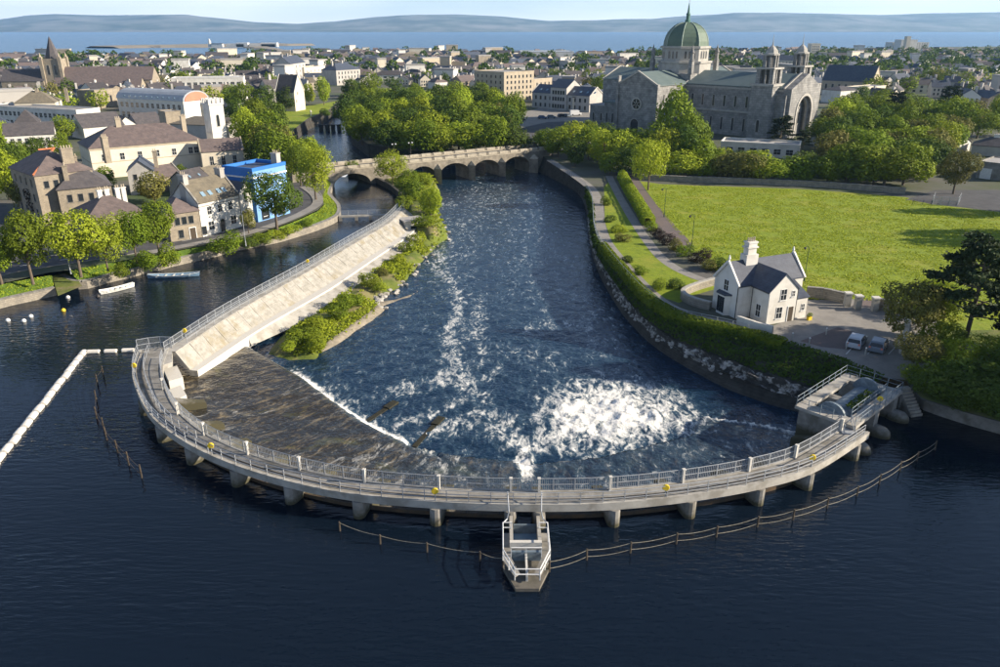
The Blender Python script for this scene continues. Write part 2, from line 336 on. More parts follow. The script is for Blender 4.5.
M['boat_blue'] = mat('boat_blue', (0.16, 0.26, 0.36), (0.12, 0.2, 0.3), 2, 0.6)
# ================================================================== SETTING: water, hills, land
def water_mat(name, base, s1, s2, d1, d2, rough=0.06, stretch=(1, 1, 1), patch=None):
    m = bpy.data.materials.new(name); m.use_nodes = True; N = m.node_tree.nodes; Lk = m.node_tree.links; b = N['Principled BSDF']
    b.inputs['Base Color'].default_value = (*base, 1); b.inputs['Roughness'].default_value = rough; b.inputs['IOR'].default_value = 1.33
    tc = N.new('ShaderNodeTexCoord'); mp = N.new('ShaderNodeMapping'); mp.inputs['Scale'].default_value = stretch; Lk.new(tc.outputs['Object'], mp.inputs[0])
    prev = None
    for sc, ds, det in ((s1, d1, 3), (s2, d2, 2)):
        n = N.new('ShaderNodeTexNoise'); n.inputs['Scale'].default_value = sc; n.inputs['Detail'].default_value = det; Lk.new(mp.outputs[0], n.inputs['Vector'])
        bp = N.new('ShaderNodeBump'); bp.inputs['Distance'].default_value = ds; bp.inputs['Strength'].default_value = 1.0; Lk.new(n.outputs['Fac'], bp.inputs['Height'])
        if patch:
            pn = N.new('ShaderNodeTexNoise'); pn.inputs['Scale'].default_value = patch; pn.inputs['Detail'].default_value = 3; Lk.new(mp.outputs[0], pn.inputs['Vector']); pr = N.new('ShaderNodeMapRange'); pr.inputs['From Min'].default_value = 0.38; pr.inputs['From Max'].default_value = 0.62; pr.inputs['To Min'].default_value = 0.45; pr.inputs['To Max'].default_value = 1.3; Lk.new(pn.outputs['Fac'], pr.inputs['Value']); Lk.new(pr.outputs['Result'], bp.inputs['Strength'])
        if prev: Lk.new(prev.outputs[0], bp.inputs['Normal'])
        prev = bp
    Lk.new(prev.outputs[0], b.inputs['Normal']); return m, b, N, Lk
M['still'] = water_mat('still_water', (0.0035, 0.008, 0.016), 0.8, 1.7, 0.07, 0.07, 0.04, (0.5, 1.6, 1), 0.035)[0]
M['sea'] = water_mat('sea_water', (0.02, 0.085, 0.17), 0.02, 0.15, 3.0, 1.0, 0.25, (0.5, 1.5, 1))[0]
# ---- sea, spit and hills
sea = MB().add([(-16000, 1000, -1.5), (16000, 1000, -1.5), (16000, 15000, -1.5), (-16000, 15000, -1.5)], [(0, 1, 2, 3)]).build('sea', M['sea'], fix=False)
tag(sea, 'calm blue bay stretching behind the town to the hills', 'sea', kind='structure')
def elev_z(py, D): return CAMH + D * math.tan(math.atan((333.5 - py) / F) - PITCH)
M['hill'] = mat('hill_cover', (0.05, 0.075, 0.045), (0.21, 0.21, 0.19), 0.0016, 1.0, c3=(0.03, 0.05, 0.03), s3=0.0012)
prof = [(-700, 20), (-300, 17), (-100, 22), (0, 24.5), (25, 20), (55, 15.5), (80, 14), (130, 15.5), (170, 15), (205, 14.5), (235, 19), (270, 22.5), (310, 24), (345, 21.5), (385, 17), (420, 14.8),
        (460, 14.5), (500, 16.5), (545, 21), (590, 20.5), (640, 19.5), (680, 16), (720, 14), (760, 13.2), (820, 14.2), (860, 15), (900, 13.5), (950, 12.6), (1000, 12.2), (1300, 15), (1800, 20)]
px_ = np.linspace(-700, 1800, 420); ridge = np.interp(px_, [a for a, b in prof], [b for a, b in prof])
tt = np.linspace(0, 1, 40); Dn = 8900 + 5200 * tt
PXg, TT = np.meshgrid(px_, tt); DD = 8900 + 5200 * TT
RZ = np.array([elev_z(y, 12200) for y in ridge])[None, :] * np.ones_like(TT)
Xh = (PXg - 500) / F * DD * 0.98; shp = np.sin(np.clip(TT / 0.635, 0, 1) * math.pi / 2) ** 1.35 * np.where(TT > 0.635, np.cos(np.clip((TT - 0.635) / 0.365, 0, 1) * math.pi / 2), 1)
gul = fbm(Xh * 0.0009, DD * 0.0009, 6, 3) - 0.5
Zh = -6 + (RZ + 6) * shp * (1 + 0.75 * gul * (1 - np.exp(-((TT - 0.635) / 0.16) ** 2))) + 10 * gul * (TT > 0.03)
o = link('hills', grid_mesh('hills', Xh, DD, Zh, M['hill'])); tag(o, 'long low hazy blue hills across the bay', 'hills', kind='structure')
# land, with the river cut out of it
L_edge = [(-70, 304), (0, 284), (46, 273), (69, 270), (138, 258), (178, 250), (247, 238), (296, 220), (318, 210), (324, 204), (322, 198), (326, 188), (326, 176)]
B_left = [(322, 166), (300, 150), (290, 138), (293, 130), (308, 119), (330, 110), (339, 102), (342, 90), (344, 83)]
B_right = [(358, 83), (357, 92), (348, 104), (345, 118), (352, 133), (368, 144), (400, 150), (450, 152), (500, 148), (532, 148)]
R_edge = [(541, 155), (560, 167), (583, 179), (589, 191), (594, 206), (595, 222), (600, 240), (610, 255), (626, 272), (642, 291), (660, 306), (682, 318), (705, 324), (750, 333), (800, 347), (850, 364), (884, 378)]
R_low = [(905, 380), (921, 399), (960, 411), (1000, 422), (1070, 444)]
coast = [(1700, 47), (1000, 46.5), (880, 47.5), (800, 49), (700, 52), (600, 55), (500, 53.5), (420, 52), (330, 52), (300, 53), (250, 54.5), (180, 54.5), (80, 56), (0, 56), (-500, 56)]
lp = PP(L_edge + B_left + B_right + R_edge + R_low)
out = [Vector((260, 60, GZ))] + [P(x, y) for x, y in coast] + [Vector((-500, 90, GZ))]
me = poly_sheet('ground', lp + out, M['town_ground'])
tag(link('ground', me), 'flat town ground running from the river to the bay', 'ground', kind='structure')
nL = len(L_edge); nB = len(B_left) + len(B_right)
sk = MB(); q = lp[nL - 1:nL + nB + 1]; sk.ribbon(atz(q, GZ - 0.004), atz(q, -4)); o = sk.build('river_bank', M['stone_dark'], fix=False)
tag(o, 'dark stone banks of the river beyond the arched bridge', 'bank', kind='structure')
sk = MB(); q = [P(x, y) for x, y in coast]; sk.ribbon(atz(q, GZ - 0.01), atz(offset(q, 25), -4)); tag(sk.build('shore', M['gravel'], fix=False), 'low stony shore where the town meets the bay', 'shore', kind='structure')
# far green by the shore
g = MB().add([P(70, 59.6, GZ + 0.05), P(255, 58.5, GZ + 0.05), P(258, 55.2, GZ + 0.05), P(180, 55.0, GZ + 0.05), P(80, 56.6, GZ + 0.05)], [(0, 1, 2, 3, 4)]); M['far_grass'] = mat('far_grass', (0.16, 0.19, 0.05), (0.11, 0.14, 0.035), 0.03, 1.0)
tag(g.build('shore_green', M['far_grass'], fix=False), 'strip of open grass along the shore behind the left part of town', 'grass', kind='structure')
# spit with causeway
def spit(name, pts, wid, h, label):
    pts = spline(PP(pts, -1.5), 25); a = []; n = len(pts); mb = MB(); prev = None
    for i, p in enumerate(pts):
        t = (pts[min(i + 1, n - 1)] - pts[max(i - 1, 0)]).normalized(); nn = Vector((-t.y, t.x, 0)); w = wid * (0.35 + 0.65 * math.sin(math.pi * min(i / n * 1.1 + 0.05, 1))) * (0.8 + 0.4 * random.random())
        row = [p - nn * w + Vector((0, 0, -1)), p - nn * w * 0.6 + Vector((0, 0, h * random.uniform(.8, 1.1))), p + nn * w * 0.6 + Vector((0, 0, h)), p + nn * w + Vector((0, 0, -1))]
        a.append(row)
    mb.add([v for r in a for v in r], [(i * 4 + k, i * 4 + k + 1, i * 4 + k + 5, i * 4 + k + 4) for i in range(n - 1) for k in range(3)])
    o = mb.build(name, M['gravel'], fix=False); tag(o, label, 'spit', kind='structure')
spit('rocky_spit', [(102, 48.2), (140, 47.2), (180, 46.8), (215, 46.2), (250, 45.5), (262, 45.2), (285, 45.6), (305, 45.3)], 130, 4.0, 'low rocky island spit out in the bay')
spit('causeway', [(248, 46.0), (262, 48.6), (275, 50.6), (287, 53.0)], 30, 3.0, 'thin dark causeway joining the rocky spit to the shore')
# ---- upstream water (level 0)
deck_px = [(869, 436), (817, 469), (764, 486), (692, 499), (610, 507.5), (525, 509), (435, 506), (350, 498), (283, 484), (227, 466), (184, 445), (152, 420)]
deck_out = [P(x, y, 2.0) for x, y in deck_px] + [P(137, 393, 2.0), P(132.5, 372, 2.2), P(138, 350, 2.4)]
deck_out = spline(atz(deck_out, 2.4), 0.5)          # outer (upstream) edge, from the right end to the left end
nd = len(deck_out)
fr = [i / (nd - 1) for i in range(nd)]
wid_in = [2.3 + 1.4 * max(0, (t - 0.72) / 0.28) for t in fr]
deck_in = offset(deck_out, [-w for w in wid_in])
if (deck_in[nd // 2] - Vector((0, 95, 2.4))).length > (deck_out[nd // 2] - Vector((0, 95, 2.4))).length: deck_in = offset(deck_out, wid_in)
gate = [a.lerp(b, 0.72) for a, b in zip(deck_out, deck_in)]
wall_top = [P(x, y, 2.4) for x, y in [(166, 351), (230, 310), (300, 271.5), (350, 242), (378, 226), (388, 219), (399, 208)]]
wall_top = spline(wall_top, 1.5)
quay_c = [P(x, y, 0) for x, y in [(400, 212), (403, 205), (400, 199), (391, 191), (378, 184), (362, 179), (348, 177)]]
up = atz(gate[::2], 0) + atz(wall_top, 0) + quay_c + [Vector((-60, 222, 0)), Vector((-260, 240, 0)), Vector((-260, -30, 0)), Vector((260, -30, 0)), Vector((260, 62, 0)), P(960, 375, 0), P(915, 362, 0), P(884, 370, 0)]
me = poly_sheet('upper_water', up, M['still'])
tag(link('upper_water', me), 'dark still water above the curved weir and in the left channel', 'water', kind='structure')
# ---- river below the weir
m, b, N, Lk = water_mat('river_water', (0.012, 0.045, 0.095), 0.55, 2.4, 0.20, 0.085, 0.08, (1, 1, 1)); M['river'] = m
at_ = N.new('ShaderNodeAttribute'); at_.attribute_name = 'foam'; ab = N.new('ShaderNodeAttribute'); ab.attribute_name = 'bed'
fl = N.new('ShaderNodeAttribute'); fl.attribute_name = 'flow'; tc = N.new('ShaderNodeTexCoord')
def _n(src, sc, det=5, rough=0.7):
    n = N.new('ShaderNodeTexNoise'); n.inputs['Scale'].default_value = sc; n.inputs['Detail'].default_value = det; n.inputs['Roughness'].default_value = rough; Lk.new(src, n.inputs['Vector']); n.inputs['Distortion'].default_value = 0.7; return n.outputs['Fac']
def _m(op, a, bb):
    x = N.new('ShaderNodeMath'); x.operation = op
    for i, q in enumerate((a, bb)):
        if isinstance(q, (int, float)): x.inputs[i].default_value = q
        else: Lk.new(q, x.inputs[i])
    return x.outputs[0]
def _c(v):
    x = N.new('ShaderNodeClamp'); Lk.new(v, x.inputs[0]); return x.outputs[0]
def _mix(a, bcol, fac):
    x = N.new('ShaderNodeMix'); x.data_type = 'RGBA'; Lk.new(fac, x.inputs['Factor'])
    for k, q in (('A', a), ('B', bcol)):
        if isinstance(q, tuple): x.inputs[k].default_value = (*q, 1)
        else: Lk.new(q, x.inputs[k])
    return x.outputs['Result']
_mp = N.new('ShaderNodeMapping'); _mp.inputs['Scale'].default_value = (1.0, 0.5, 1.0); Lk.new(tc.outputs['Object'], _mp.inputs[0]); n_iso = _n(_mp.outputs[0], 1.2, 8, 0.76); n_flow = _n(fl.outputs['Vector'], 0.9, 6, 0.75); n_flow2 = _n(fl.outputs['Vector'], 1.1, 7, 0.78); n_sw = _n(tc.outputs['Object'], 0.25, 4, 0.6)
nmix = N.new('ShaderNodeMix'); Lk.new(ab.outputs['Fac'], nmix.inputs['Factor']); Lk.new(n_iso, nmix.inputs['A']); Lk.new(n_flow, nmix.inputs['B'])
_w = N.new('ShaderNodeTexNoise'); _w.inputs['Scale'].default_value = 0.42; _w.inputs['Detail'].default_value = 4; _w.inputs['Roughness'].default_value = 0.6; _w.inputs['Distortion'].default_value = 1.4; Lk.new(_mp.outputs[0], _w.inputs['Vector'])
_ab = N.new('ShaderNodeMath'); _ab.operation = 'ABSOLUTE'; Lk.new(_m('SUBTRACT', _w.outputs['Fac'], 0.5), _ab.inputs[0]); rid = _c(_m('SUBTRACT', 1.0, _m('MULTIPLY', _ab.outputs[0], 7.0)))
rid = _m('MULTIPLY', rid, _m('SUBTRACT', 1.0, ab.outputs['Fac']))
namp = _m('ADD', _m('ADD', _m('MULTIPLY', _m('SUBTRACT', nmix.outputs[0], 0.5), 1.5), 0.36), _m('MULTIPLY', rid, 0.24))
fraw = _m('SUBTRACT', _m('ADD', _m('MULTIPLY', at_.outputs['Fac'], 0.62), namp), 0.82)
foam = _c(_m('MULTIPLY', fraw, 3.2)); aer = _c(_m('MULTIPLY', _m('ADD', fraw, 0.22), 2.2))
bedc = _mix((0.030, 0.025, 0.016), (0.28, 0.22, 0.125), _c(_m('MULTIPLY', _m('SUBTRACT', n_flow2, 0.51), 5.0)))
bedc = _mix(bedc, (0.11, 0.105, 0.03), _c(_m('MULTIPLY', _m('SUBTRACT', n_sw, 0.56), 5.0)))
wat = _mix((0.006, 0.021, 0.046), (0.07, 0.125, 0.165), _m('MULTIPLY', aer, 0.9))
col = _mix(wat, bedc, ab.outputs['Fac']); col = _mix(col, (0.80, 0.78, 0.72), foam)
Lk.new(col, b.inputs['Base Color']); Lk.new(_c(_m('ADD', _m('MULTIPLY', foam, 0.8), 0.08)), b.inputs['Roughness'])
ys = [54.0]
while ys[-1] < 252: ys.append(ys[-1] + 0.24 * (ys[-1] / 60) ** 1.1)
xs = np.arange(-47, 50, 0.30); Xr, Yr = np.meshgrid(xs, np.array(ys)); Zr = np.full(Xr.shape, -2.0)
QX, QY = proj(Xr, Yr, Zr)
silL = [(250, 350), (300, 379), (358, 423), (405, 447), (440, 462)]; silR = [(700, 421), (760, 430), (812, 440), (850, 452)]
apL = [(150, 372), (175, 358), (250, 350), (300, 379), (358, 423), (405, 447), (450, 462), (520, 470), (520, 520), (300, 510), (120, 450)]
apR = [(520, 470), (600, 462), (690, 440), (700, 421), (760, 430), (812, 440), (850, 452), (870, 470), (760, 520), (520, 520)]
inL = inpoly(QX, QY, apL); inR = inpoly(QX, QY, apR); dL, sL, _ = pdist(QX, QY, silL); dR, sR, _ = pdist(QX, QY, silR)
arc = [proj(g.x, g.y, -1.5) for g in gate[::6]]; dA, _, _ = pdist(QX, QY, arc)
bed = np.where(inL, 1.0, 0) * sstep(0, 6, dL) * (0.92 - 0.5 * sstep(300, 520, QX)) * (.75 + .5 * fbm(Xr * .15, Yr * .15, 3, 61)) + np.where(inR, 0.22, 0)
Zr = np.where(inL, -1.05 + 0.5 * sstep(70, 0, dA), Zr); Zr = np.where(inR, -1.35 + 0.7 * sstep(50, 0, dA), Zr)
Zr = np.where(inL & (dL < 5), -1.1 - 0.9 * (1 - dL / 5) ** 2 * 0.6, Zr)
foam_ = np.zeros(Xr.shape)
BX, BY = QX, QY
QX = BX + 60 * (fbm(Xr * .09, Yr * .07, 4, 31) - .47); QY = BY + 22 * (fbm(Xr * .12 + 40, Yr * .12, 4, 37) - .47)
def blob(cx, cy, rx, ry, ang=0, pw=2.0):
    ca, sa = math.cos(R(ang)), math.sin(R(ang)); dx = QX - cx; dy = QY - cy
    u = (dx * ca + dy * sa) / rx; v = (-dx * sa + dy * ca) / ry; return np.exp(-(u * u + v * v) ** (pw / 2))
QX, QY = BX + .35 * (QX - BX), BY + .6 * (QY - BY)
big = inpoly(QX, QY, [(540, 402), (566, 386), (600, 380), (625, 381), (642, 392), (668, 400), (694, 416), (706, 428), (690, 432), (668, 438), (640, 444), (600, 447), (560, 446), (535, 440), (548, 425), (538, 412)])
dB, _, _ = pdist(QX, QY, [(540, 402), (566, 386), (600, 380), (625, 381), (642, 392), (668, 400), (694, 416), (706, 428), (690, 432), (668, 438), (640, 444), (600, 447), (560, 446), (535, 440), (548, 425), (538, 412), (540, 402)])
foam_ = np.maximum(foam_, np.where(big, 0.58 + 0.42 * sstep(0, 26, dB), 0.62 - dB / 40))
foam_ = np.maximum(foam_, 1.05 * blob(522, 468, 15, 28, 0, 3)); foam_ = np.maximum(foam_, 0.7 * blob(528, 445, 28, 10))
foam_ = np.maximum(foam_, 0.55 * blob(690, 437, 60, 9, 6)); foam_ = np.maximum(foam_, 0.45 * blob(600, 455, 70, 12))
WX = BX + 60 * (fbm(Xr * .09, Yr * .07, 4, 31) - .47); WY = BY + 22 * (fbm(Xr * .12 + 40, Yr * .12, 4, 37) - .47); QX, QY = BX, BY
fs, sg, _ = pdist(QX, QY, [(278, 366), (300, 378), (358, 422), (405, 446)])
foam_ = np.maximum(foam_, np.where(~inL, 1.5 * np.exp(-(fs / 7.0) ** 1.3) * (.35 + 1.1 * fbm(Xr * .5, Yr * .5, 3, 51)), 0) * sstep(280, 302, QX)); foam_ = np.maximum(foam_, np.where(~inL & (QY < 447), 0.62 * np.exp(-fs / 28), 0) * sstep(300, 340, QX))
fs, _, _ = pdist(QX, QY, [(704, 421), (760, 430), (820, 442)]); foam_ = np.maximum(foam_, 1.1 * np.exp(-(fs / 2.6) ** 2)); foam_ = np.maximum(foam_, 0.40 * np.exp(-(fs / 16) ** 2))
QX, QY = WX, WY
for pl, w, a in (([(505, 440), (482, 425), (462, 402), (447, 372), (441, 345), (452, 318), (447, 290), (440, 262)], 17, 0.58), ([(462, 402), (478, 372), (470, 335), (484, 300)], 16, 0.46), ([(520, 440), (500, 420), (470, 412), (430, 432), (412, 442)], 10, 0.6),
                 ([(447, 290), (462, 255), (470, 225), (480, 200)], 46, 0.36), ([(545, 300), (520, 250), (505, 215)], 46, 0.30), ([(585, 330), (560, 322), (530, 330)], 10, 0.5), ([(400, 425), (440, 405), (480, 396)], 10, 0.56), ([(380, 395), (420, 380), (455, 372)], 10, 0.54),
                 ([(440, 205), (470, 202), (500, 208)], 8, 0.42), ([(560, 360), (520, 350), (480, 350)], 16, 0.36), ([(600, 340), (560, 270), (530, 200)], 40, 0.34)):
    fs, _, _ = pdist(QX, QY, pl); foam_ = np.maximum(foam_, a * np.exp(-(fs / w) ** 2))
QX, QY = BX, BY
foam_ = np.maximum(foam_, 0.22 * sstep(180, 230, QY) * sstep(600, 500, QX + (QY - 250) * -.4) - .02)
foam_ = np.where(inL, np.maximum(foam_ * 0.75, 0.54 + 0.44 * (fbm(Xr * .12, Yr * .12, 3, 5) - 0.5)), foam_); foam_ = np.where(inR, np.maximum(foam_, 0.46 + 0.40 * (fbm(Xr * .15, Yr * .15, 3, 6) - 0.5)), foam_)
foam_ = np.where((inL | inR), foam_ - 0.0, foam_)
ch = (fbm(Xr * 0.55, Yr * 0.55, 4, 9) - 0.47); ch2 = (fbm(Xr * 1.5, Yr * 1.5, 3, 21) - 0.47)
Zr = Zr + ch * 0.16 + np.clip(foam_ - 0.5, 0, 1) * (1.5 * ch + 1.1 * ch2 + 0.25)
me = grid_mesh('river', Xr, Yr, Zr, M['river']); 
for nm, arr in (('foam', np.clip(foam_, 0, 1.3)), ('bed', np.clip(bed, 0, 1))):
    a = me.attributes.new(nm, 'FLOAT', 'POINT'); a.data.foreach_set('value', arr.astype(np.float32).ravel())
cx, cy = 8.0, 112.0; rad = np.hypot(Xr - cx, Yr - cy); ang = np.arctan2(Yr - cy, Xr - cx)
fv = np.stack([rad * 0.34, ang * 42, np.zeros_like(rad)], -1).astype(np.float32); a = me.attributes.new('flow', 'FLOAT_VECTOR', 'POINT'); a.data.foreach_set('vector', fv.ravel())
tag(link('river', me), 'fast blue river with white water below the weir', 'river', kind='structure')
X2, Y2 = np.meshgrid(np.arange(-120, 40, 2.0), np.arange(246, 560, 2.0)); me = grid_mesh('lower_river', X2, Y2, np.full(X2.shape, -2.0) + 0.15 * (fbm(X2 * .3, Y2 * .3, 3) - .5), M['river'])
for nm, arr in (('foam', np.full(X2.shape, 0.22)), ('bed', np.zeros(X2.shape))):
    a = me.attributes.new(nm, 'FLOAT', 'POINT'); a.data.foreach_set('value', arr.astype(np.float32).ravel())
tag(link('lower_river', me), 'blue river reach beyond the arched bridge', 'river', kind='structure')
X2, Y2 = np.meshgrid(np.arange(-140, -46.9, 2.0), np.arange(196, 248, 2.0))
# ---- haze
hz = MB().box(-17000, 17000, -300, 16500, -8, 420).build('haze', None); hz.data.materials.clear()
m = bpy.data.materials.new('haze'); m.use_nodes = True; N = m.node_tree.nodes; N.remove(N['Principled BSDF']); pv = N.new('ShaderNodeVolumePrincipled')
pv.inputs['Color'].default_value = (0.36, 0.64, 1.0, 1); pv.inputs['Density'].default_value = 0.00005; pv.inputs['Anisotropy'].default_value = 0.2
m.node_tree.links.new(pv.outputs[0], N['Material Output'].inputs['Volume']); hz.data.materials.append(m)
tag(hz, 'thin pale blue haze over the bay and hills', 'haze', kind='stuff')
# ================================================================== foliage tools
def leaf_mesh(name, Pt, Nr, size, m, jit=0.6, r=None):
    r = r or rng; n = len(Pt); Nr = Nr + jit * r.normal(size=(n, 3)); Nr /= np.linalg.norm(Nr, axis=1)[:, None] + 1e-9
    a = r.normal(size=(n, 3)); u = np.cross(Nr, a); u /= np.linalg.norm(u, axis=1)[:, None] + 1e-9; w = np.cross(Nr, u)
    s = (size * (0.6 + 0.8 * r.random(n)))[:, None]
    V = np.stack([Pt - u * s, Pt - w * s * 0.6, Pt + u * s, Pt + w * s * 0.6], 1).reshape(-1, 3)
    Fc = np.arange(4 * n).reshape(n, 4); return np_mesh(name, V, Fc, m)
def crown(seed, n, lobes=9, leaf=0.022, zc=0.62, hz=0.40, flat=1.0, shape='round'):
    r = np.random.default_rng(seed); C = []; 
    for i in range(lobes):
        while True:
            p = r.uniform(-1, 1, 3)
            if np.linalg.norm(p) < 1: break
        k = 0.62
        if shape == 'cone': tz = (p[2] + 1) / 2; k = 0.75 * (1 - 0.75 * tz)
        C.append((p[0] * 0.5 * k, p[1] * 0.5 * k, zc + p[2] * hz * 0.68, r.uniform(0.13, 0.24) * (1.0 if shape == 'round' else 0.8)))
    C.append((0, 0, zc, 0.27)); C = np.array(C); tot = C[:, 3] ** 2; idx = r.choice(len(C), n, p=tot / tot.sum())
    d = r.normal(size=(n, 3)); d /= np.linalg.norm(d, axis=1)[:, None]; rad = C[idx, 3] * (1.03 - 0.38 * r.random(n) ** 2.2)
    # lumpy surface so that clumps and gaps show
    lump = 0.80 + 0.34 * (np.sin(d[:, 0] * 7 + idx * 2.1) * np.sin(d[:, 1] * 6 + idx) * 0.5 + 0.5)
    Pt = C[idx, :3] + d * (rad * lump)[:, None] * np.array([1, 1, 1.0 * hz / 0.40])
    Z = Pt[:, 2]; keep = np.ones(n, bool)
    for c in C: keep &= ~((np.linalg.norm((Pt - c[:3]) / c[3], axis=1) < 0.62))
    Pt = Pt[keep]; d = d[keep]
    lo, hi = Pt.min(0), Pt.max(0); w = max(hi[0] - lo[0], hi[1] - lo[1]); Pt[:, :2] = (Pt[:, :2] - (lo[:2] + hi[:2]) / 2) / w
    b0 = zc - hz * 1.0; Pt[:, 2] = b0 + (Pt[:, 2] - lo[2]) / (hi[2] - lo[2]) * (1 - b0)
    return leaf_mesh('crown', Pt, d + np.array([0, 0, 0.35]), np.full(len(Pt), leaf), M['leaf'], 0.5, r)
def trunk_mesh(seed, top=0.62, fork=0.30):
    r = random.Random(seed); mb = MB(); mb.tube((0, 0, -0.02), (0.005, 0, fork), 0.026, 8, 0.019)
    for i in range(6):
        a = i * 1.05 + r.random(); e = (0.24 * math.cos(a) * r.uniform(.6, 1.1), 0.24 * math.sin(a) * r.uniform(.6, 1.1), fork + r.uniform(.22, .42))
        mid = (e[0] * 0.45, e[1] * 0.45, fork + (e[2] - fork) * 0.6); mb.tube((0.003, 0, fork - 0.03), mid, 0.013, 5, 0.009); mb.tube(mid, e, 0.009, 5, 0.003)
    mb.tube((0.005, 0, fork - 0.02), (0, 0, top), 0.018, 6, 0.006)
    return mb.mesh('trunk', M['bark'])
CROWNS = {'near': [crown(10 + i, 9500, 12, 0.0185, 0.62, 0.36 + 0.02 * i) for i in range(5)],
          'mid': [crown(30 + i, 5200, 10, 0.027, 0.55, 0.45) for i in range(6)],
          'far': [crown(50 + i, 1000, 7, 0.042, 0.56, 0.44) for i in range(5)],
          'tall': [crown(70 + i, 5600, 10, 0.026, 0.56, 0.44, shape='cone') for i in range(3)],
          'bush': [crown(90 + i, 2600, 8, 0.032, 0.48, 0.50) for i in range(5)]}
TRUNKS = [trunk_mesh(i) for i in range(4)]
def tree(pos, w, h, kind='mid', leaf='leaf', label=None, group=None, name='tree', cat='tree', i=[0]):
    i[0] += 1; rz = (i[0] * 2.399) % 6.283
    o = bpy.data.objects.new(name, None); COL.objects.link(o); o.empty_display_size = 0.3; o.location = pos; o.rotation_euler = (0, 0, rz); o.scale = (w, w, h)
    tag(o, label, cat, group)
    t = link('trunk', TRUNKS[i[0] % 4], o); c = link('crown', CROWNS[kind][i[0] % len(CROWNS[kind])], o)
    c.material_slots[0].link = 'OBJECT'; c.material_slots[0].material = M[leaf]; return o
def shrub(pos, w, h, leaf='leaf', label=None, group=None, name='shrub', i=[0]):
    i[0] += 1; o = bpy.data.objects.new(name, CROWNS['bush'][i[0] % 5]); COL.objects.link(o); o.location = Vector(pos) - Vector((0, 0, h * 0.1)); o.scale = (w, w, h * 1.1)
    o.rotation_euler = (0, 0, i[0] * 1.7); o.material_slots[0].link = 'OBJECT'; o.material_slots[0].material = M[leaf]; return tag(o, label, 'shrub', group)
def strip_points(A, B, dens, lump=0.35, r=None):     # random points on the ribbon A-B with bumpy height
    r = r or rng; A = np.array(A); B = np.array(B); pts = []; nr = []
    for i in range(len(A) - 1):
        a, b, c, d = A[i], A[i + 1], B[i + 1], B[i]; ar = np.linalg.norm(np.cross(b - a, d - a)); n = int(ar * dens) + 1
        u = r.random((n, 1)); v = r.random((n, 1)); p = (a * (1 - u) + b * u) * (1 - v) + (d * (1 - u) + c * u) * v
        nn = np.cross(b - a, d - a); nn = nn / (np.linalg.norm(nn) + 1e-9); nn = nn if nn[2] > 0 else -nn
        h = lump * (fbm(p[:, 0] * .7, p[:, 1] * .7 + p[:, 2], 3, 4) * 1.6 - 0.3)[:, None] * np.minimum(1, 6 * np.minimum(v, 1 - v) + 0.25)
        pts.append(p + nn * (h + 0.10 * lump * r.normal(size=(n, 1)))); nr.append(np.repeat(nn[None], n, 0))
    return np.concatenate(pts), np.concatenate(nr)
def hedge(name, pts, w, h, leaf, label, cat='hedge', dens=34, size=0.16, group=None):   # leafy rounded hedge along a line on the ground
    pts = spline(pts, 0.9); L_ = offset(pts, w / 2); R_ = offset(pts, -w / 2); mid = [p + Vector((0, 0, h)) for p in pts]
    up = Vector((0, 0, h * 0.75)); A1 = L_; A2 = [p + up for p in offset(pts, w * 0.42)]; B2 = [p + up for p in offset(pts, -w * 0.42)]; B1 = R_
    PT = []; NR = []
    for a, b in ((A1, A2), (A2, mid), (mid, B2), (B2, B1)):
        p, n = strip_points(a, b, dens, 0.22); n = p - np.array(pts)[np.argmin(((p[:, None, :2] - np.array(pts)[None, :, :2]) ** 2).sum(-1), 1)]; n /= np.linalg.norm(n, axis=1)[:, None] + 1e-9
        PT.append(p); NR.append(n)
    PT = np.concatenate(PT); NR = np.concatenate(NR); o = link(name, leaf_mesh(name, PT, NR, np.full(len(PT), size), M[leaf])); tag(o, label, cat, group)
    core = MB()
    for a, b in ((offset(pts, w * .4), [p + Vector((0, 0, h * .72)) for p in offset(pts, w * .34)]), ([p + Vector((0, 0, h * .72)) for p in offset(pts, w * .34)], [p + Vector((0, 0, h * .72)) for p in offset(pts, -w * .34)]), ([p + Vector((0, 0, h * .72)) for p in offset(pts, -w * .34)], offset(pts, -w * .4))): core.ribbon(a, b)
    core.build('twigs', M[leaf], o, fix=False); return o
def landform(name, poly, z0, z1, m, step=0.8, rise=3.0, rough=0.5, label='', kind='structure', over=2.0, s=0):
    xs_ = [p[0] for p in poly]; ys_ = [p[1] for p in poly]; X, Y = np.meshgrid(np.arange(min(xs_) - over - 1, max(xs_) + over + 1, step), np.arange(min(ys_) - over - 1, max(ys_) + over + 1, step))
    d, _, _ = pdist(X, Y, [(p[0], p[1]) for p in list(poly) + [poly[0]]]); d = np.where(inpoly(X, Y, poly), d, -d)
    Z = z0 + (z1 - z0) * sstep(-over, rise, d) + rough * (fbm(X * .35, Y * .35, 4, s) - .47) * sstep(-over, 1, d)
    k = (d > -over - step); kf = k[:-1, :-1] | k[1:, :-1] | k[:-1, 1:] | k[1:, 1:]
    o = link(name, grid_mesh(name, X, Y, Z, m, True, kf)); tag(o, label, name.replace('_', ' '), kind=kind); return o, (X, Y, Z, d)
def hz_at(G, x, y):
    X, Y, Z, d = G; i = np.clip(((y - Y[0, 0]) / (Y[1, 0] - Y[0, 0])).astype(int), 0, X.shape[0] - 1); j = np.clip(((x - X[0, 0]) / (X[0, 1] - X[0, 0])).astype(int), 0, X.shape[1] - 1)
    return Z[i, j], d[i, j]
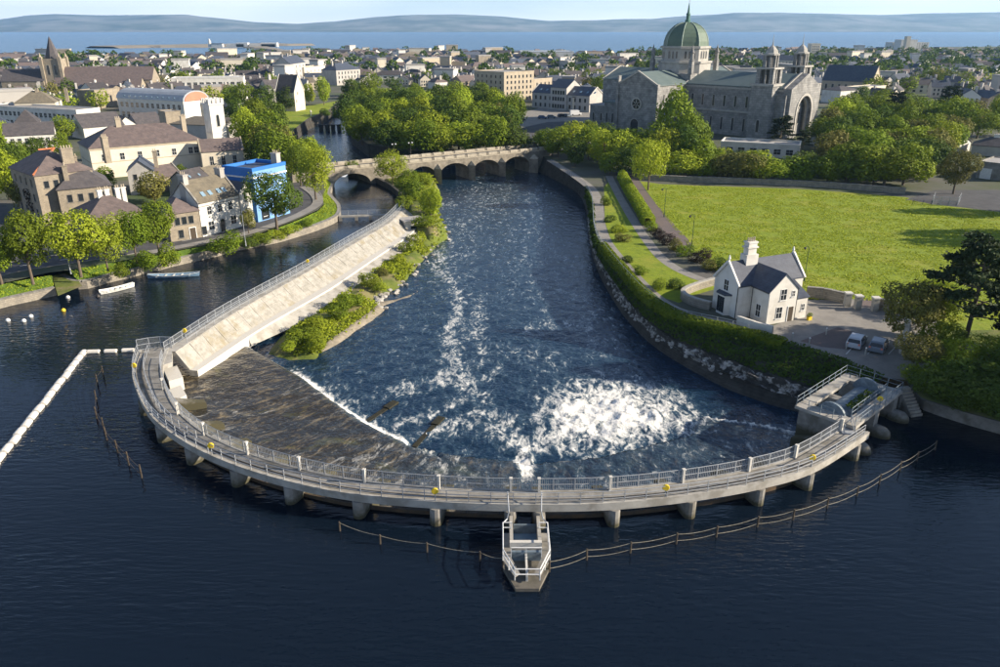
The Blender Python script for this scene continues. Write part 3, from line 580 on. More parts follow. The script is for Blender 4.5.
# ------------------------------------------------------------------ railings
POST = MB().box(-.03, .03, -.03, .03, 0, 1).mesh('rail_post', M['steel'])
_b = MB()
for k in range(11): _b.box((k + .5) / 11 - .008, (k + .5) / 11 + .008, -.008, .008, 0.08, 1)
_b.box(0, 1, -.015, .015, 0.05, 0.09); BARS = _b.mesh('fence_panel', M['steel'])
def railing(root, pts, h=1.1, every=1.8, rails=(1.0, 0.55), bars=False, m='steel', rr=0.035, postname='rail_post'):
    q = resample(pts, every); q = q if len(q) > 1 else [pts[0], pts[-1]]; inv = root.matrix_basis.inverted(); rz0 = root.rotation_euler.z if root.type == 'EMPTY' else 0
    for i, p in enumerate(q):
        t = q[min(i + 1, len(q) - 1)] - q[max(i - 1, 0)]
        o = link(postname, POST, root, inv @ p, math.atan2(t.y, t.x) - rz0, (1, 1, h))
        if m != 'steel': o.material_slots[0].link = 'OBJECT'; o.material_slots[0].material = M[m]
    for a in rails:
        MB().path([p + Vector((0, 0, h * a)) for p in q], rr, 5).build('handrail', M[m], root, world=True, fix=False)
    if bars:
        for a, b in zip(q, q[1:]):
            d = b - a; o = link('fence_panel', BARS, root, inv @ a, math.atan2(d.y, d.x) - rz0, (math.hypot(d.x, d.y), 1, h))
            o.rotation_euler = (0, -math.atan2(d.z, math.hypot(d.x, d.y)), math.atan2(d.y, d.x) - rz0)
M['moss'] = mat('wet_moss', (0.035, 0.032, 0.014), (0.018, 0.017, 0.010), 1.5, 0.7)
# ================================================================== WEIR
weir = empty('weir', (0, 56, 0), 0, 'long curved weir bridge with railings and piers sweeping across the river', 'weir')
mb = MB(); n = nd
def slab(A, B, z0, z1, mb):
    mb.ribbon(atz(A, z1), atz(B, z1)); mb.ribbon(atz(A, z0), atz(A, z1)); mb.ribbon(atz(B, z0), atz(B, z1)); mb.ribbon(atz(A, z0), atz(B, z0)); return mb
o1 = offset(deck_out, 0); e1 = [a.lerp(b, 0.12) for a, b in zip(deck_out, deck_in)]; e2 = [a.lerp(b, 0.88) for a, b in zip(deck_out, deck_in)]
slab(e1, e2, 2.05, 2.40, MB()).build('deck', M['concrete'], weir, world=True)
slab(deck_out, e1, 1.72, 2.46, MB()).build('edge_beam', M['concrete_pale'], weir, world=True)
slab(e2, deck_in, 1.80, 2.44, MB()).build('edge_beam', M['concrete_pale'], weir, world=True)
# gentle pipe run along the deck
MB().path([a.lerp(b, 0.30) + Vector((0, 0, 0.10)) for a, b in zip(deck_out[::4], deck_in[::4])], 0.07, 5).build('cable_duct', M['dark_metal'], weir, world=True)
rail_o = [a.lerp(b, 0.05) + Vector((0, 0, 0.06)) for a, b in zip(deck_out, deck_in)]; rail_i = [a.lerp(b, 0.94) + Vector((0, 0, 0.04)) for a, b in zip(deck_out, deck_in)]
railing(weir, rail_o[2:-2], 1.1, 1.9, (1.0, 0.66, 0.33), False)
railing(weir, rail_i[4:-8], 1.2, 1.9, (1.0, 0.5), True)
k0 = int(nd * 0.72); mid = [a.lerp(b, 0.40) + Vector((0, 0, 0.0)) for a, b in zip(deck_out, deck_in)]
railing(weir, atz(mid[k0:-3], 2.4), 1.1, 1.7, (1.0, 0.5), False)
def deck_at(px):                         # index on the deck whose outer edge shows at picture column px (front part)
    best = min(range(nd), key=lambda i: abs(proj(deck_out[i].x, deck_out[i].y, 1.0)[0] - px) + (0 if True else 0)); return best
pier_px = [(141, 0), (158, 0), (189, 0), (232, 0), (288, 0), (355, 0), (433, 0), (512, 0), (538, 0), (616, 0), (692, 0), (759, 0), (812, 0), (857, 0)]
pidx = [deck_at(a) for a, _ in pier_px]
for i in pidx:
    a = deck_out[i]; d = (deck_in[i] - a); d.z = 0; d.normalize(); t = Vector((-d.y, d.x, 0)); W2 = 0.55; mb = MB()
    nose = a + d * 0.35; poly = []
    for k in range(7):
        an = math.pi * k / 6; poly.append(nose + t * (W2 * math.cos(an)) - d * (0.55 * math.sin(an)))
    mb.prism(poly + [nose + d * 3.0 - t * W2, nose + d * 3.0 + t * W2], -2.5, 1.70)
    tl = [nose + d * 3.004 - t * W2 * .9, nose + d * 6.4 - t * W2 * .9, nose + d * 6.4 + t * W2 * .9, nose + d * 3.004 + t * W2 * .9]
    zt = [1.0, -0.2, -0.2, 1.0]; mb.add([(p.x, p.y, -2.5) for p in tl] + [(p.x, p.y, z) for p, z in zip(tl, zt)], [(4, 5, 6, 7), (0, 1, 5, 4), (1, 2, 6, 5), (2, 3, 7, 6), (3, 0, 4, 7)])
    mb.build('pier', M['pier_concrete'], weir, world=True)
    p = a + d * ((deck_in[i] - a).length * 0.86); m2 = MB().rbox(p, t, 0.20, 0.24, 2.41, 3.75); m2.rbox(p, t, 0.28, 0.32, 3.75, 3.82); m2.build('gate_post', M['white_conc'], weir, world=True)
ends = [0] + sorted(pidx) + [nd - 1]
for a, b in zip(ends, ends[1:]):
    if b - a < 6: continue
    q = gate[a:b + 1:2]; mb = MB(); slab(q, offset(q, 0.18), -1.9, 0.35, mb); g_ = mb.build('gate', M['rust'], weir, world=True)
    m3 = MB()
    for p, pn in zip(q[1:-1:3], q[2::3]): m3.rbox(p - (p - deck_out[nd // 2]).normalized() * 0, pn - p, 0.12, 0.34, -0.6, 0.42)
    if m3.v: m3.build('rib', M['dark_metal'], g_, world=True)
    MB().ribbon(atz(gate[a:b + 1], -0.75), atz([x.lerp(y, 1.9) for x, y in zip(deck_out[a:b + 1], deck_in[a:b + 1])], -1.2)).build('sill', M['concrete_dark'], weir, world=True, fix=False)
# end platform on the left, with steps to the embankment
pl = [P(138, 351, 2.4), P(172, 348, 2.4), P(172, 362, 2.4), P(141, 372, 2.4)]
MB().prism(pl, 1.8, 2.39).build('end_platform', M['concrete_pale'], weir, world=True)
MB().prism([P(163, 372, 0), P(176, 368, 0), P(184, 384, 0), P(170, 388, 0)], -2.5, 0.9).build('abutment_block', M['white_conc'], weir, world=True)
MB().prism([P(168, 393, 0), P(181, 388, 0), P(187, 398, 0), P(174, 404, 0)], -2.5, 0.4).build('abutment_block', M['white_conc'], weir, world=True)
railing(weir, [P(138, 351, 2.4), P(157, 347.5, 2.4), P(172, 348, 2.4)], 1.5, 1.2, (1.0, 0.5), True)
st_a = P(166, 356, 2.4); st_b = P(190, 374, -0.8); st = MB()
for k in range(9):
    p = st_a.lerp(st_b, (k + .5) / 9); st.rbox(p, (st_b - st_a), 0.45, 1.1, p.z - 0.10, p.z)
st.build('steps', M['dark_metal'], weir, world=True)
MB().path([P(x, y, -1.35) for x, y in silL[:-1]], .2, 6).build('sill_edge', M['concrete_dark'], weir, world=True)
for a, b in (((358, 424), (391, 404)), ((414, 444), (438, 420))):
    a = P(*a, -1.6); b = P(*b, -1.8); MB().rbox((a + b) / 2, b - a, (b - a).length, .6, -3, -1.92).build('sill_spur', M['moss'], weir, world=True); MB().rbox(b, b - a, 1.9, .9, -3, -1.8).build('sill_spur_end', M['moss'], weir, world=True)
MB().path([P(x, y, -1.45) for x, y in silR], .14, 6).build('sill_edge', M['concrete_dark'], weir, world=True)
# centre fish-pass platform
fp = empty('fish_pass', P(525, 545, 0), 0, 'pointed concrete and steel intake platform jutting from the middle of the weir', 'platform'); x0 = fp.location.x; y0 = deck_out[deck_at(525)].y
Lc = lambda x, y, z: Vector((x0 + x, y, z))
def wbox(nm, xa, xb, ya, yb, za, zb, mm, root=fp): return MB().box(x0 + xa, x0 + xb, ya, yb, za, zb).build(nm, M[mm], root, world=True)
yT = P(525, 579, 1.2).y; yM = P(525, 543, 1.2).y; yS = P(525, 531, 1.2).y
for s in (-1, 1):
    wbox('channel_wall', s * 1.15 - 0.14, s * 1.15 + 0.14, yM, y0 - 0.2, -2, 1.45, 'concrete_pale')
    MB().path([Lc(s * 1.45, y0 + .5, 3.4), Lc(s * 1.35, y0 - 1.4, 2.7), Lc(s * 1.5, yS + .4, 2.1), Lc(s * 1.75, yS, 2.1)], 0.05, 5).build('handrail', M['steel'], fp, world=True)
    MB().prism([Lc(s * 1.2, yS, 0), Lc(s * 1.85, yS, 0), Lc(s * 1.85, yM - 1.9, 0), Lc(s * 0.95, yT + .5, 0), Lc(s * .55, yT + .9, 0), Lc(s * 1.2, yM - 1.6, 0)][::s], 0.9, 1.0).build('grating', M['concrete'], fp, world=True)
wbox('channel_floor', -1.0, 1.0, yM, y0 - 2.4, -1, 0.35, 'masonry_slope'); wbox('channel_water', -1.0, 1.0, y0 - 2.4, y0 - .2, -1, 0.22, 'boat_blue')
wbox('stop_board', -0.95, 0.95, y0 - 1.0, y0 - 0.85, 0.2, 1.1, 'blue_steel')
wbox('cross_wall', -1.3, 1.3, yM - 0.35, yM - 0.01, -2, 1.5, 'white_conc'); wbox('cross_wall', -1.2, 1.2, yM - 1.1, yM - 0.85, -2, 1.15, 'blue_steel')
wbox('centre_wall', -0.08, 0.08, yT + .8, yM - 1.104, -2, 1.0, 'white_conc')
MB().prism([Lc(-1.85, yS, 0), Lc(-1.85, yM - 1.9, 0), Lc(-.9, yT, 0), Lc(.9, yT, 0), Lc(1.85, yM - 1.9, 0), Lc(1.85, yS, 0)], -2, 0.3).build('hull', M['concrete_dark'], fp, world=True)
rl = [Lc(-1.15, yS, 1.0), Lc(-1.85, yS, 1.0), Lc(-1.85, yM - 1.9, 1.0), Lc(-.95, yT + .1, 1.0), Lc(.95, yT + .1, 1.0), Lc(1.85, yM - 1.9, 1.0), Lc(1.85, yS, 1.0), Lc(1.15, yS, 1.0)]
for a, b in zip(rl, rl[1:]): railing(fp, [a, b], 1.05, 1.3, (1.0, 0.52), False, 'white_metal', 0.045)
railing(fp, [Lc(-1.2, yM - 1.5, 1.0), Lc(1.2, yM - 1.5, 1.0)], 0.9, 1.2, (1.0,), False, 'white_metal', 0.045)
# rope and post fences standing in the water
def rope_fence(px, label, h=1.0, up=0.72, m='rope', two=True):
    pts = [P(x, y, 0) for x, y in px]; root = empty('rope_fence', pts[0], 0, label, 'fence')
    for p in pts: MB().tube(p + Vector((0, 0, -1.2)), p + Vector((random.uniform(-.05, .05), 0, h)), 0.09, 7, 0.07).build('post', M['wood'], root, world=True)
    for lev, sag in ((up, 0.22), (up * 0.35, 0.2))[:2 if two else 1]:
        q = []
        for a, b in zip(pts, pts[1:]):
            for k in range(8):
                t = k / 8; p = a.lerp(b, t); q.append(p + Vector((0, 0, h * lev - sag * 4 * t * (1 - t) * .8)))
        q.append(pts[-1] + Vector((0, 0, h * lev))); MB().path(q, 0.018, 4).build('rope', M[m], root, world=True)
rope_fence([(104, 377), (98, 385), (97, 402), (97, 419), (104, 430), (107, 440), (118, 453), (129, 465), (142, 478)], 'dark curved post fence in the water beside the left end of the weir', 1.5, 0.8, 'wood')
rope_fence([(340, 531), (380, 544), (427, 552), (480, 561), (503, 567)], 'rope fence on short posts from the intake platform towards the left', 0.95, 0.9, 'rope', False)
rope_fence([(549, 572), (587, 560), (630, 553), (676, 544), (716, 537), (757, 527), (793, 520), (827, 508), (857, 496), (879, 484), (900, 471), (917, 461), (935, 450)], 'long rope fence on posts curving from the platform to the right bank', 1.1, 0.9)
# floating booms
FLOAT = None
def boom(a, b, n, label, wdt=0.9, gap=0.16):
    a = P(*a, 0); b = P(*b, 0); d = b - a; L = d.length / n; root = empty('floating_boom', a, math.atan2(d.y, d.x), label, 'boom'); mb = MB(); l = L * (1 - gap)
    mb.lathe([(0.02, 0), (0.40, 0.04), (0.45, 0.15), (0.45, l - .15), (0.40, l - .04), (0.02, l)], 10); mb.v = [(z, x * wdt / 0.9, y * 0.7) for x, y, z in mb.v]; me = mb.mesh('float', M['float'])
    for i in range(n): link('float', me, root, (i * L, random.uniform(-.06, .06), 0.12), random.uniform(-.04, .04))
    MB().path([Vector((0, 0, .15)), Vector((d.length, 0, .15))], 0.06).build('chain', M['dark_metal'], root)
boom((85, 352), (-12, 474), 17, 'long line of white floats running to the left edge of the water')
boom((87, 353), (139, 351), 3, 'short line of three white floats reaching the end of the weir', 0.7, 0.25)
# ================================================================== EMBANKMENT of the left channel
emb = empty('embankment', wall_top[0], 0, 'long pale sloping stone embankment with railing between channel and river', 'embankment')
T = wall_top; nT = len(T); Ri = [-x for x in [1] * nT]
KW = [max(.72, min(1.0, .72 + .28 * (i / nT) / .4)) for i in range(nT)]
def off(d): return offset(T, [-d * (k if d > 1.4 else 1) for k in KW])
slab(atz(off(-0.4), 2.4), atz(off(1.3), 2.4), -1.5, 2.4, MB()).build('wall', M['concrete_pale'], emb, world=True)
MB().ribbon(atz(off(1.3), 2.33), atz(off(4.1), 0.05)).build('stone_slope', M['masonry_slope'], emb, world=True, fix=False)
slab(atz(off(4.0), 0), atz(off(5.5), 0), -1.8, 0.02, MB()).build('white_kerb', M['white_conc'], emb, world=True)
MB().ribbon(atz(off(5.48), -0.25)[8:], atz(offset(T, [-(5.48 * k + 4.2 * min(1, max(0, i - 7) / 14)) for i, k in enumerate(KW)]), -1.45)[8:]).build('footing', M['concrete_pale'], emb, world=True, fix=False)
ep = [T[0], off(1.3)[0], off(4.1)[0], off(5.5)[0]]; MB().add([(p.x, p.y, z) for p, z in ((off(-.4)[0], 2.39), (off(1.3)[0], 2.32), (off(4.1)[0], .04), (off(5.5)[0], .0), (off(5.5)[0], -1.8), (off(-.4)[0], -1.8))], [(0, 1, 2, 3, 4, 5)]).build('end_wall', M['concrete_pale'], emb, world=True, fix=False)
# pale blocks of the slope, laid in courses
sl_a = off(1.35); sl_b = off(4.05)
for c in range(4):
    for k in range(2, nT - 3, 2):
        u0, u1 = c / 4 + .006, (c + 1) / 4 - .006; A = [atz(sl_a, 2.33)[k].lerp(atz(sl_b, 0.05)[k], u) for u in (u0, u1)]; B = [atz(sl_a, 2.33)[k + 2].lerp(atz(sl_b, 0.05)[k + 2], u) for u in (u0, u1)]
        if (B[0] - A[0]).length > 6: continue
        nn = (B[0] - A[0]).cross(A[1] - A[0]).normalized(); nn = nn if nn.z > 0 else -nn; h = random.uniform(.02, .06); q = [A[0], B[0].lerp(A[0], .02), B[1].lerp(A[1], .02), A[1]]
        MB().add(q + [p + nn * h for p in q], [(4, 5, 6, 7), (0, 1, 5, 4), (1, 2, 6, 5), (2, 3, 7, 6), (3, 0, 4, 7)]).build('stone_block', M['masonry_slope'], emb, world=True)
railing(emb, [p + Vector((0, 0, 0.0)) for p in atz(off(-0.2), 2.4)], 1.15, 2.0, (1.0, 0.5), True)
railing(emb, [p + Vector((0, 0, 0.0)) for p in atz(off(1.05), 2.4)[2:]], 1.05, 2.2, (1.0, 0.5), False)
# islands between channel and river
isl = [P(x, y, -1.6) for x, y in [(268, 351), (290, 357), (316, 356), (326, 345), (350, 330), (374, 313), (380, 306), (372, 300), (382, 294), (398, 286), (412, 270), (428, 252), (446, 236), (440, 226), (420, 226), (405, 235), (372, 262), (325, 297), (285, 330)]]
_, GI = landform('river_island', isl, -2.5, -1.0, M['rough_grass'], 0.7, 3.0, 0.7, 'low grassy island below the embankment', s=3)
isu = [P(x, y, 0.9) for x, y in [(403, 206), (404, 200), (401, 193), (392, 186), (379, 179), (362, 174), (366, 168), (434, 172), (438, 180), (433, 190), (437, 203), (444, 216), (447, 226), (430, 232), (412, 226), (402, 215)]]
_, GU = landform('upper_island', isu, -2.6, 0.9, M['rough_grass'], 0.8, 2.0, 0.5, 'grassy tongue of land running from the bridge between channel and river', over=1.0, s=5)
spt = [P(x, y, -1.9) for x, y in [(366, 303), (392, 299), (410, 294), (434, 280), (436, 279), (412, 296), (392, 303), (374, 309)]]
landform('gravel_bar', spt, -2.6, -1.75, M['gravel'], 0.5, 1.0, 0.3, 'thin gravel bar pointing into the river from the island', over=1.2)
shp_ = [P(x, y, -1.7) for x, y in [(318, 352), (340, 340), (372, 318), (384, 308), (378, 301), (366, 312), (340, 330), (322, 344)]]
landform('gravel_beach', shp_, -2.6, -1.25, M['gravel'], 0.5, 1.5, 0.4, 'pale stony beach along the edge of the low island', over=1.5, s=9)
slab(atz(quay_c, 0), atz(offset(quay_c, -0.8), 0), -2, 1.5, MB()).build('channel_wall', M['stone_dark']); tag(bpy.data.objects['channel_wall'] if bpy.data.objects['channel_wall'].parent is None else [o for o in COL.objects if o.name.startswith('channel_wall') and o.parent is None][0], 'dark curved stone wall holding the channel by the arched bridge', 'wall')
# grass and herbs on the islands
for G, nn, nm, lf, lb in ((GI, 26000, 'tall_grass', 'leaf_lime', 'tall bright grass and weeds over the low island'), (GU, 15000, 'meadow_grass', 'leaf_lime', 'rough green grass on the tongue of land by the bridge')):
    X, Y, Z, d = G; x = rng.uniform(X.min(), X.max(), nn * 4); y = rng.uniform(Y.min(), Y.max(), nn * 4); z, dd = hz_at(G, x, y); k = (dd > 0.4) & (fbm(x * .3, y * .3, 3, 8) > 0.36)
    if G is GI: k &= (fbm(x * .3, y * .3, 3, 8) > 0.42)
    pt = np.stack([x, y, z + 0.05 + 0.25 * rng.random(len(x))], -1)[k]; o = link(nm, leaf_mesh(nm, pt, np.tile([[0, 0, 1.0]], (len(pt), 1)), np.full(len(pt), 0.17), M[lf], 1.0)); tag(o, lb, 'grass', kind='stuff')
ib = [(303, 343, 5, 2.2, 'leaf'), (318, 330, 4.2, 2.2, 'leaf_lime'), (338, 318, 4.0, 2.4, 'leaf'), (351, 307, 4.2, 2.6, 'leaf'), (318, 347, 4.0, 1.8, 'leaf_lime'), (370, 287, 4.6, 2.6, 'leaf_lime'), (382, 275, 3, 1.5, 'leaf_olive'), (407, 252, 4, 2.2, 'leaf'), (416, 243, 4.5, 2.6, 'leaf_lime'), (398, 262, 3.4, 1.6, 'leaf_lime'), (288, 350, 3.4, 1.2, 'leaf_lime'), (380, 290, 3.2, 1.4, 'leaf_lime')]
nmz = ['broad bush at the tip of the low island', 'bush above the stony beach', 'round green bush halfway along the white kerb', 'tallest bush beside the white kerb', 'low bright bush nearest the rapids', 'round bush at the middle of the embankment foot', 'small olive bush beside the embankment', 'green bush below the concrete hut', 'bright bush beside the concrete hut', 'small lime bush on the upper part of the low island', 'low bush where the white kerb starts', 'small bush by the gravel bar']
for (x, y, w, h, lf), lb in zip(ib, nmz): shrub(P(x, y, -1.0), w, h, lf, lb, 'bushes on the low island')
for j, (x, y, w, h, lf, lb) in enumerate([(412, 199, 6.5, 5.0, 'leaf', 'large bush on the tongue of land by the channel bend'), (430, 214, 6.0, 5.5, 'leaf_lime', 'tall bright bush on the river side of the tongue of land'), (423, 226, 5, 2.6, 'leaf', 'low bush beside the concrete hut and river'), (405, 208, 5.0, 3.0, 'leaf', 'dark bush at the end of the embankment railing'), (390, 172, 7, 3, 'leaf_lime', 'low bushes under the bridge between the two waters'), (425, 185, 5, 3.2, 'leaf_lime', 'bright bush close to the bridge pier')]): shrub(P(x, y, 0.9), w, h, lf, lb)
# small concrete hut and footbridge at the head of the channel
hut = empty('concrete_hut', P(412, 229, -0.4), 0.5, 'small flat-roofed concrete hut at the end of the embankment', 'hut')
MB().box(-2.2, 2.2, -1.6, 1.6, -1.2, 2.1).build('wall', M['white_conc'], hut); MB().box(-2.5, 2.5, -1.9, 1.9, 2.1, 2.35).build('roof', M['flat_roof'], hut); MB().box(-0.9, 0.9, -1.66, -1.58, -1.0, 1.0).build('opening', M['glass'], hut)
fb = empty('channel_footbridge', P(340, 219, 0), 0, 'low grey footbridge with railings across the channel', 'footbridge'); fa = P(339, 216, 1.0); fz = P(396, 214, 1.0)
MB().rbox((fa + fz) / 2, fz - fa, (fz - fa).length, 1.3, 0.75, 1.0).build('deck', M['concrete_pale'], fb, world=True)
for t in (0.02, .3, .55, .8, .98): MB().rbox(fa.lerp(fz, t), fz - fa, 0.7, 1.6, -1, 0.75).build('pier', M['concrete'], fb, world=True)
dz = (fz - fa).normalized(); nz = Vector((-dz.y, dz.x, 0))
for s in (-.55, .55): railing(fb, [fa + nz * s, fz + nz * s], 1.0, 2.0, (1.0, 0.5), False)
# ================================================================== BUILDING TOOLS
_wc = {}
def win_mesh(w, h, style):
    k = (round(w, 2), round(h, 2), style)
    if k in _wc: return _wc[k]
    pane = MB().box(-w / 2, w / 2, -0.03, 0.02, 0, h)
    if style == 'arch':
        n = 8; pane = MB(); pts = [(-w / 2, 0), (w / 2, 0)] + [(w / 2 * math.cos(math.pi * i / n), h - w / 2 + w / 2 * math.sin(math.pi * i / n)) for i in range(n + 1)]
        m_ = len(pts); pane.add([(x, -.03, z) for x, z in pts] + [(x, .02, z) for x, z in pts], [tuple(range(m_))] + [(i, (i + 1) % m_, m_ + (i + 1) % m_, m_ + i) for i in range(m_)])
    fr_ = MB(); t = 0.05 if style != 'stone' else 0.2; o = 0.06
    if style == 'arch':
        for i in range(n): 
            a0 = math.pi * i / n; a1 = math.pi * (i + 1) / n; r0 = w / 2; r1 = w / 2 + .16; zc_ = h - w / 2
            fr_.add([(r * math.cos(a), y, zc_ + r * math.sin(a)) for y in (-.07, .02) for r, a in ((r0, a0), (r1, a0), (r1, a1), (r0, a1))], [(0, 1, 2, 3), (4, 7, 6, 5), (0, 4, 5, 1), (1, 5, 6, 2), (2, 6, 7, 3), (3, 7, 4, 0)])
        fr_.box(-w / 2 - .16, -w / 2, -.07, .02, 0, h - w / 2); fr_.box(w / 2, w / 2 + .16, -.07, .02, 0, h - w / 2)
    else:
        fr_.box(-w / 2 - t, -w / 2, -o, .02, 0, h); fr_.box(w / 2, w / 2 + t, -o, .02, 0, h); fr_.box(-w / 2 - t, w / 2 + t, -o, .02, h, h + t)
    fr_.box(-w / 2 - .14, w / 2 + .14, -.13, .02, -.11, -.001)
    if style in ('sash', 'wide'): fr_.box(-w / 2, w / 2, -.045, -.031, h * .5 - .025, h * .5 + .025); fr_.box(-.02, .02, -.044, -.031, 0, h)
    _wc[k] = (pane.mesh('window', M['glass']), fr_.mesh('frame', M['limestone_trim'] if style in ('stone', 'arch') else M['concrete'] if style == 'plain' else M['white_metal'])); return _wc[k]
def building(label, A, B, depth, eave, rise=2.5, roof='gable', wall='white', roofm='slate', name='house', cat='house', wins=(), chims=(), doors=(), z=GZ, over=.25,
             skylights=(), bands=(), copings=False, group=None, chmat=None, trim='white_conc'):
    A = Vector((A[0], A[1], z)); B = Vector((B[0], B[1], z)); L = (B - A).length; rz = math.atan2(B.y - A.y, B.x - A.x); D = depth
    root = empty(name, A, rz, label, cat, group); mw = MB(); hr = eave + rise
    if roof == 'gable':
        mw.add([(0, 0, -1), (L, 0, -1), (L, D, -1), (0, D, -1), (0, 0, eave), (L, 0, eave), (L, D, eave), (0, D, eave), (0, D / 2, hr), (L, D / 2, hr)], [(0, 1, 5, 4), (2, 3, 7, 6), (1, 2, 6, 9, 5), (3, 0, 4, 8, 7), (4, 5, 9, 8), (6, 7, 8, 9)])
    elif roof == 'gabley':
        mw.add([(0, 0, -1), (L, 0, -1), (L, D, -1), (0, D, -1), (0, 0, eave), (L, 0, eave), (L, D, eave), (0, D, eave), (L / 2, 0, hr), (L / 2, D, hr)], [(0, 1, 5, 8, 4), (2, 3, 7, 9, 6), (1, 2, 6, 5), (3, 0, 4, 7), (5, 6, 9, 8), (7, 4, 8, 9)])
    elif roof == 'flat':
        mw.box(0, L, 0, D, -1, eave)
    else: mw.box(0, L, 0, D, -1, eave)
    mw.build('wall', M[wall], root)
    mr = MB(); t = 0.16; o = over
    if roof == 'gable':
        s = rise / (D / 2); ox = o if not copings else -0.15; pf = [(-o, eave - o * s + .02), (D / 2, hr + .02), (D + o, eave - o * s + .02), (D + o, eave - o * s + t), (D / 2, hr + t), (-o, eave - o * s + t)]
        mr.add([(x, y, zz) for x in (-ox, L + ox) for y, zz in pf], [(0, 1, 4, 5), (1, 2, 3, 4), (6, 11, 10, 7), (7, 10, 9, 8), (5, 4, 10, 11), (4, 3, 9, 10), (0, 6, 7, 1), (1, 7, 8, 2), (0, 5, 11, 6), (2, 8, 9, 3)])
    elif roof == 'gabley':
        s = rise / (L / 2); oy = o if not copings else -0.15; pf = [(-o, eave - o * s + .02), (L / 2, hr + .02), (L + o, eave - o * s + .02), (L + o, eave - o * s + t), (L / 2, hr + t), (-o, eave - o * s + t)]
        mr.add([(x, y, zz) for y in (-oy, D + oy) for x, zz in pf], [(0, 1, 4, 5), (1, 2, 3, 4), (6, 11, 10, 7), (7, 10, 9, 8), (5, 4, 10, 11), (4, 3, 9, 10), (0, 6, 7, 1), (1, 7, 8, 2), (0, 5, 11, 6), (2, 8, 9, 3)])
    elif roof == 'hip':
        if L >= D: r0, r1 = (D / 2 * .95, D / 2), (L - D / 2 * .95, D / 2)
        else: r0, r1 = (L / 2, L / 2 * .95), (L / 2, D - L / 2 * .95)
        vsr = [(-o, -o, eave), (L + o, -o, eave), (L + o, D + o, eave), (-o, D + o, eave), (r0[0], r0[1], hr), (r1[0], r1[1], hr), (-o, -o, eave + t), (L + o, -o, eave + t), (L + o, D + o, eave + t), (-o, D + o, eave + t)]
        fsr = [(3, 2, 1, 0), (0, 1, 7, 6), (1, 2, 8, 7), (2, 3, 9, 8), (3, 0, 6, 9)] + ([(6, 7, 5, 4), (8, 9, 4, 5), (7, 8, 5), (9, 6, 4)] if L >= D else [(6, 7, 4), (7, 8, 5, 4), (8, 9, 5), (9, 6, 4, 5)])
        mr.add(vsr, fsr)
    elif roof == 'flat':
        p = max(rise, .02); mr.box(0.3, L - .3, .3, D - .3, eave - .2, eave + .05)
        for bx_ in ((-.1, L + .1, -.1, .3), (-.1, L + .1, D - .3, D + .1), (-.1, .298, .302, D - .302), (L - .298, L + .1, .302, D - .302)): mr.box(*bx_, eave + .002, eave + p, 1)
    elif roof == 'shed':
        mr.add([(-o, -o, eave), (L + o, -o, eave), (L + o, D + o, eave + rise), (-o, D + o, eave + rise), (-o, -o, eave + t), (L + o, -o, eave + t), (L + o, D + o, eave + rise + t), (-o, D + o, eave + rise + t)], [(3, 2, 1, 0), (4, 5, 6, 7), (0, 1, 5, 4), (1, 2, 6, 5), (2, 3, 7, 6), (3, 0, 4, 7)])
    elif roof == 'barrel':
        n = 10; ring = [(D / 2 - (D / 2 + o) * math.cos(math.pi * i / n), eave + rise * math.sin(math.pi * i / n)) for i in range(n + 1)]
        mr.add([(x, y, zz) for x in (-o, L + o) for y, zz in ring], [(i, i + 1, n + 2 + i, n + 1 + i) for i in range(n)] + [tuple(range(n + 1)), tuple(range(2 * n + 1, n, -1))])
    rf = mr.build('roof', [M[roofm], M[wall]], root)
    if copings and roof in ('gable', 'gabley'):
        for e in (0, 1):
            for side in (0, 1):
                if roof == 'gable': a = ((-.12 if e == 0 else L + .12), (-.15 if side == 0 else D + .15), eave - .05); b = (a[0], D / 2, hr + .25)
                else: a = ((-.15 if side == 0 else L + .15), (-.12 if e == 0 else D + .12), eave - .05); b = (L / 2, a[1], hr + .25)
                MB().tube(a, b, 0.22, 4).build('coping', M[trim], rf)
    F_ = {'f': lambda x: ((x, 0, 0), 0, L), 'b': lambda x: ((L - x, D, 0), math.pi, L), 'r': lambda x: ((L, x, 0), math.pi / 2, D), 'l': lambda x: ((0, D - x, 0), -math.pi / 2, D)}
    def put(face, x, zz, w, h, style='sash'):
        if style == 'sash' and wall in ('rubble', 'grey', 'tan'): style = 'plain'
        pm, fm = win_mesh(w, h, style); (px_, py_, _), r_, _ = F_[face](x); wo = link('window', pm, root, (px_, py_, zz), r_); link('frame', fm, wo)
    for wv in wins:
        if wv[0] == 'grid':              # ('grid', face, count, (z...), w, h, margin, style)
            _, face, n, zs, w, h, mg = wv[:7]; Lf = F_[face](0)[2]
            for zz in zs:
                for i in range(n): put(face, mg + (Lf - 2 * mg) * (i + .5) / n, zz, w, h, wv[7] if len(wv) > 7 else 'sash')
        else: put(*wv)
    for (face, x, w, h, mm) in doors:
        (px_, py_, _), r_, _ = F_[face](x); d_ = link('door', MB().box(-w / 2, w / 2, -.05, .02, 0, h).mesh('door', M[mm]), root, (px_, py_, 0.02), r_)
        link('frame', MB().box(-w / 2 - .12, -w / 2, -.09, .02, 0, h).box(w / 2, w / 2 + .12, -.09, .02, 0, h).box(-w / 2 - .12, w / 2 + .12, -.09, .02, h, h + .14).mesh('frame', M['white_metal']), d_)
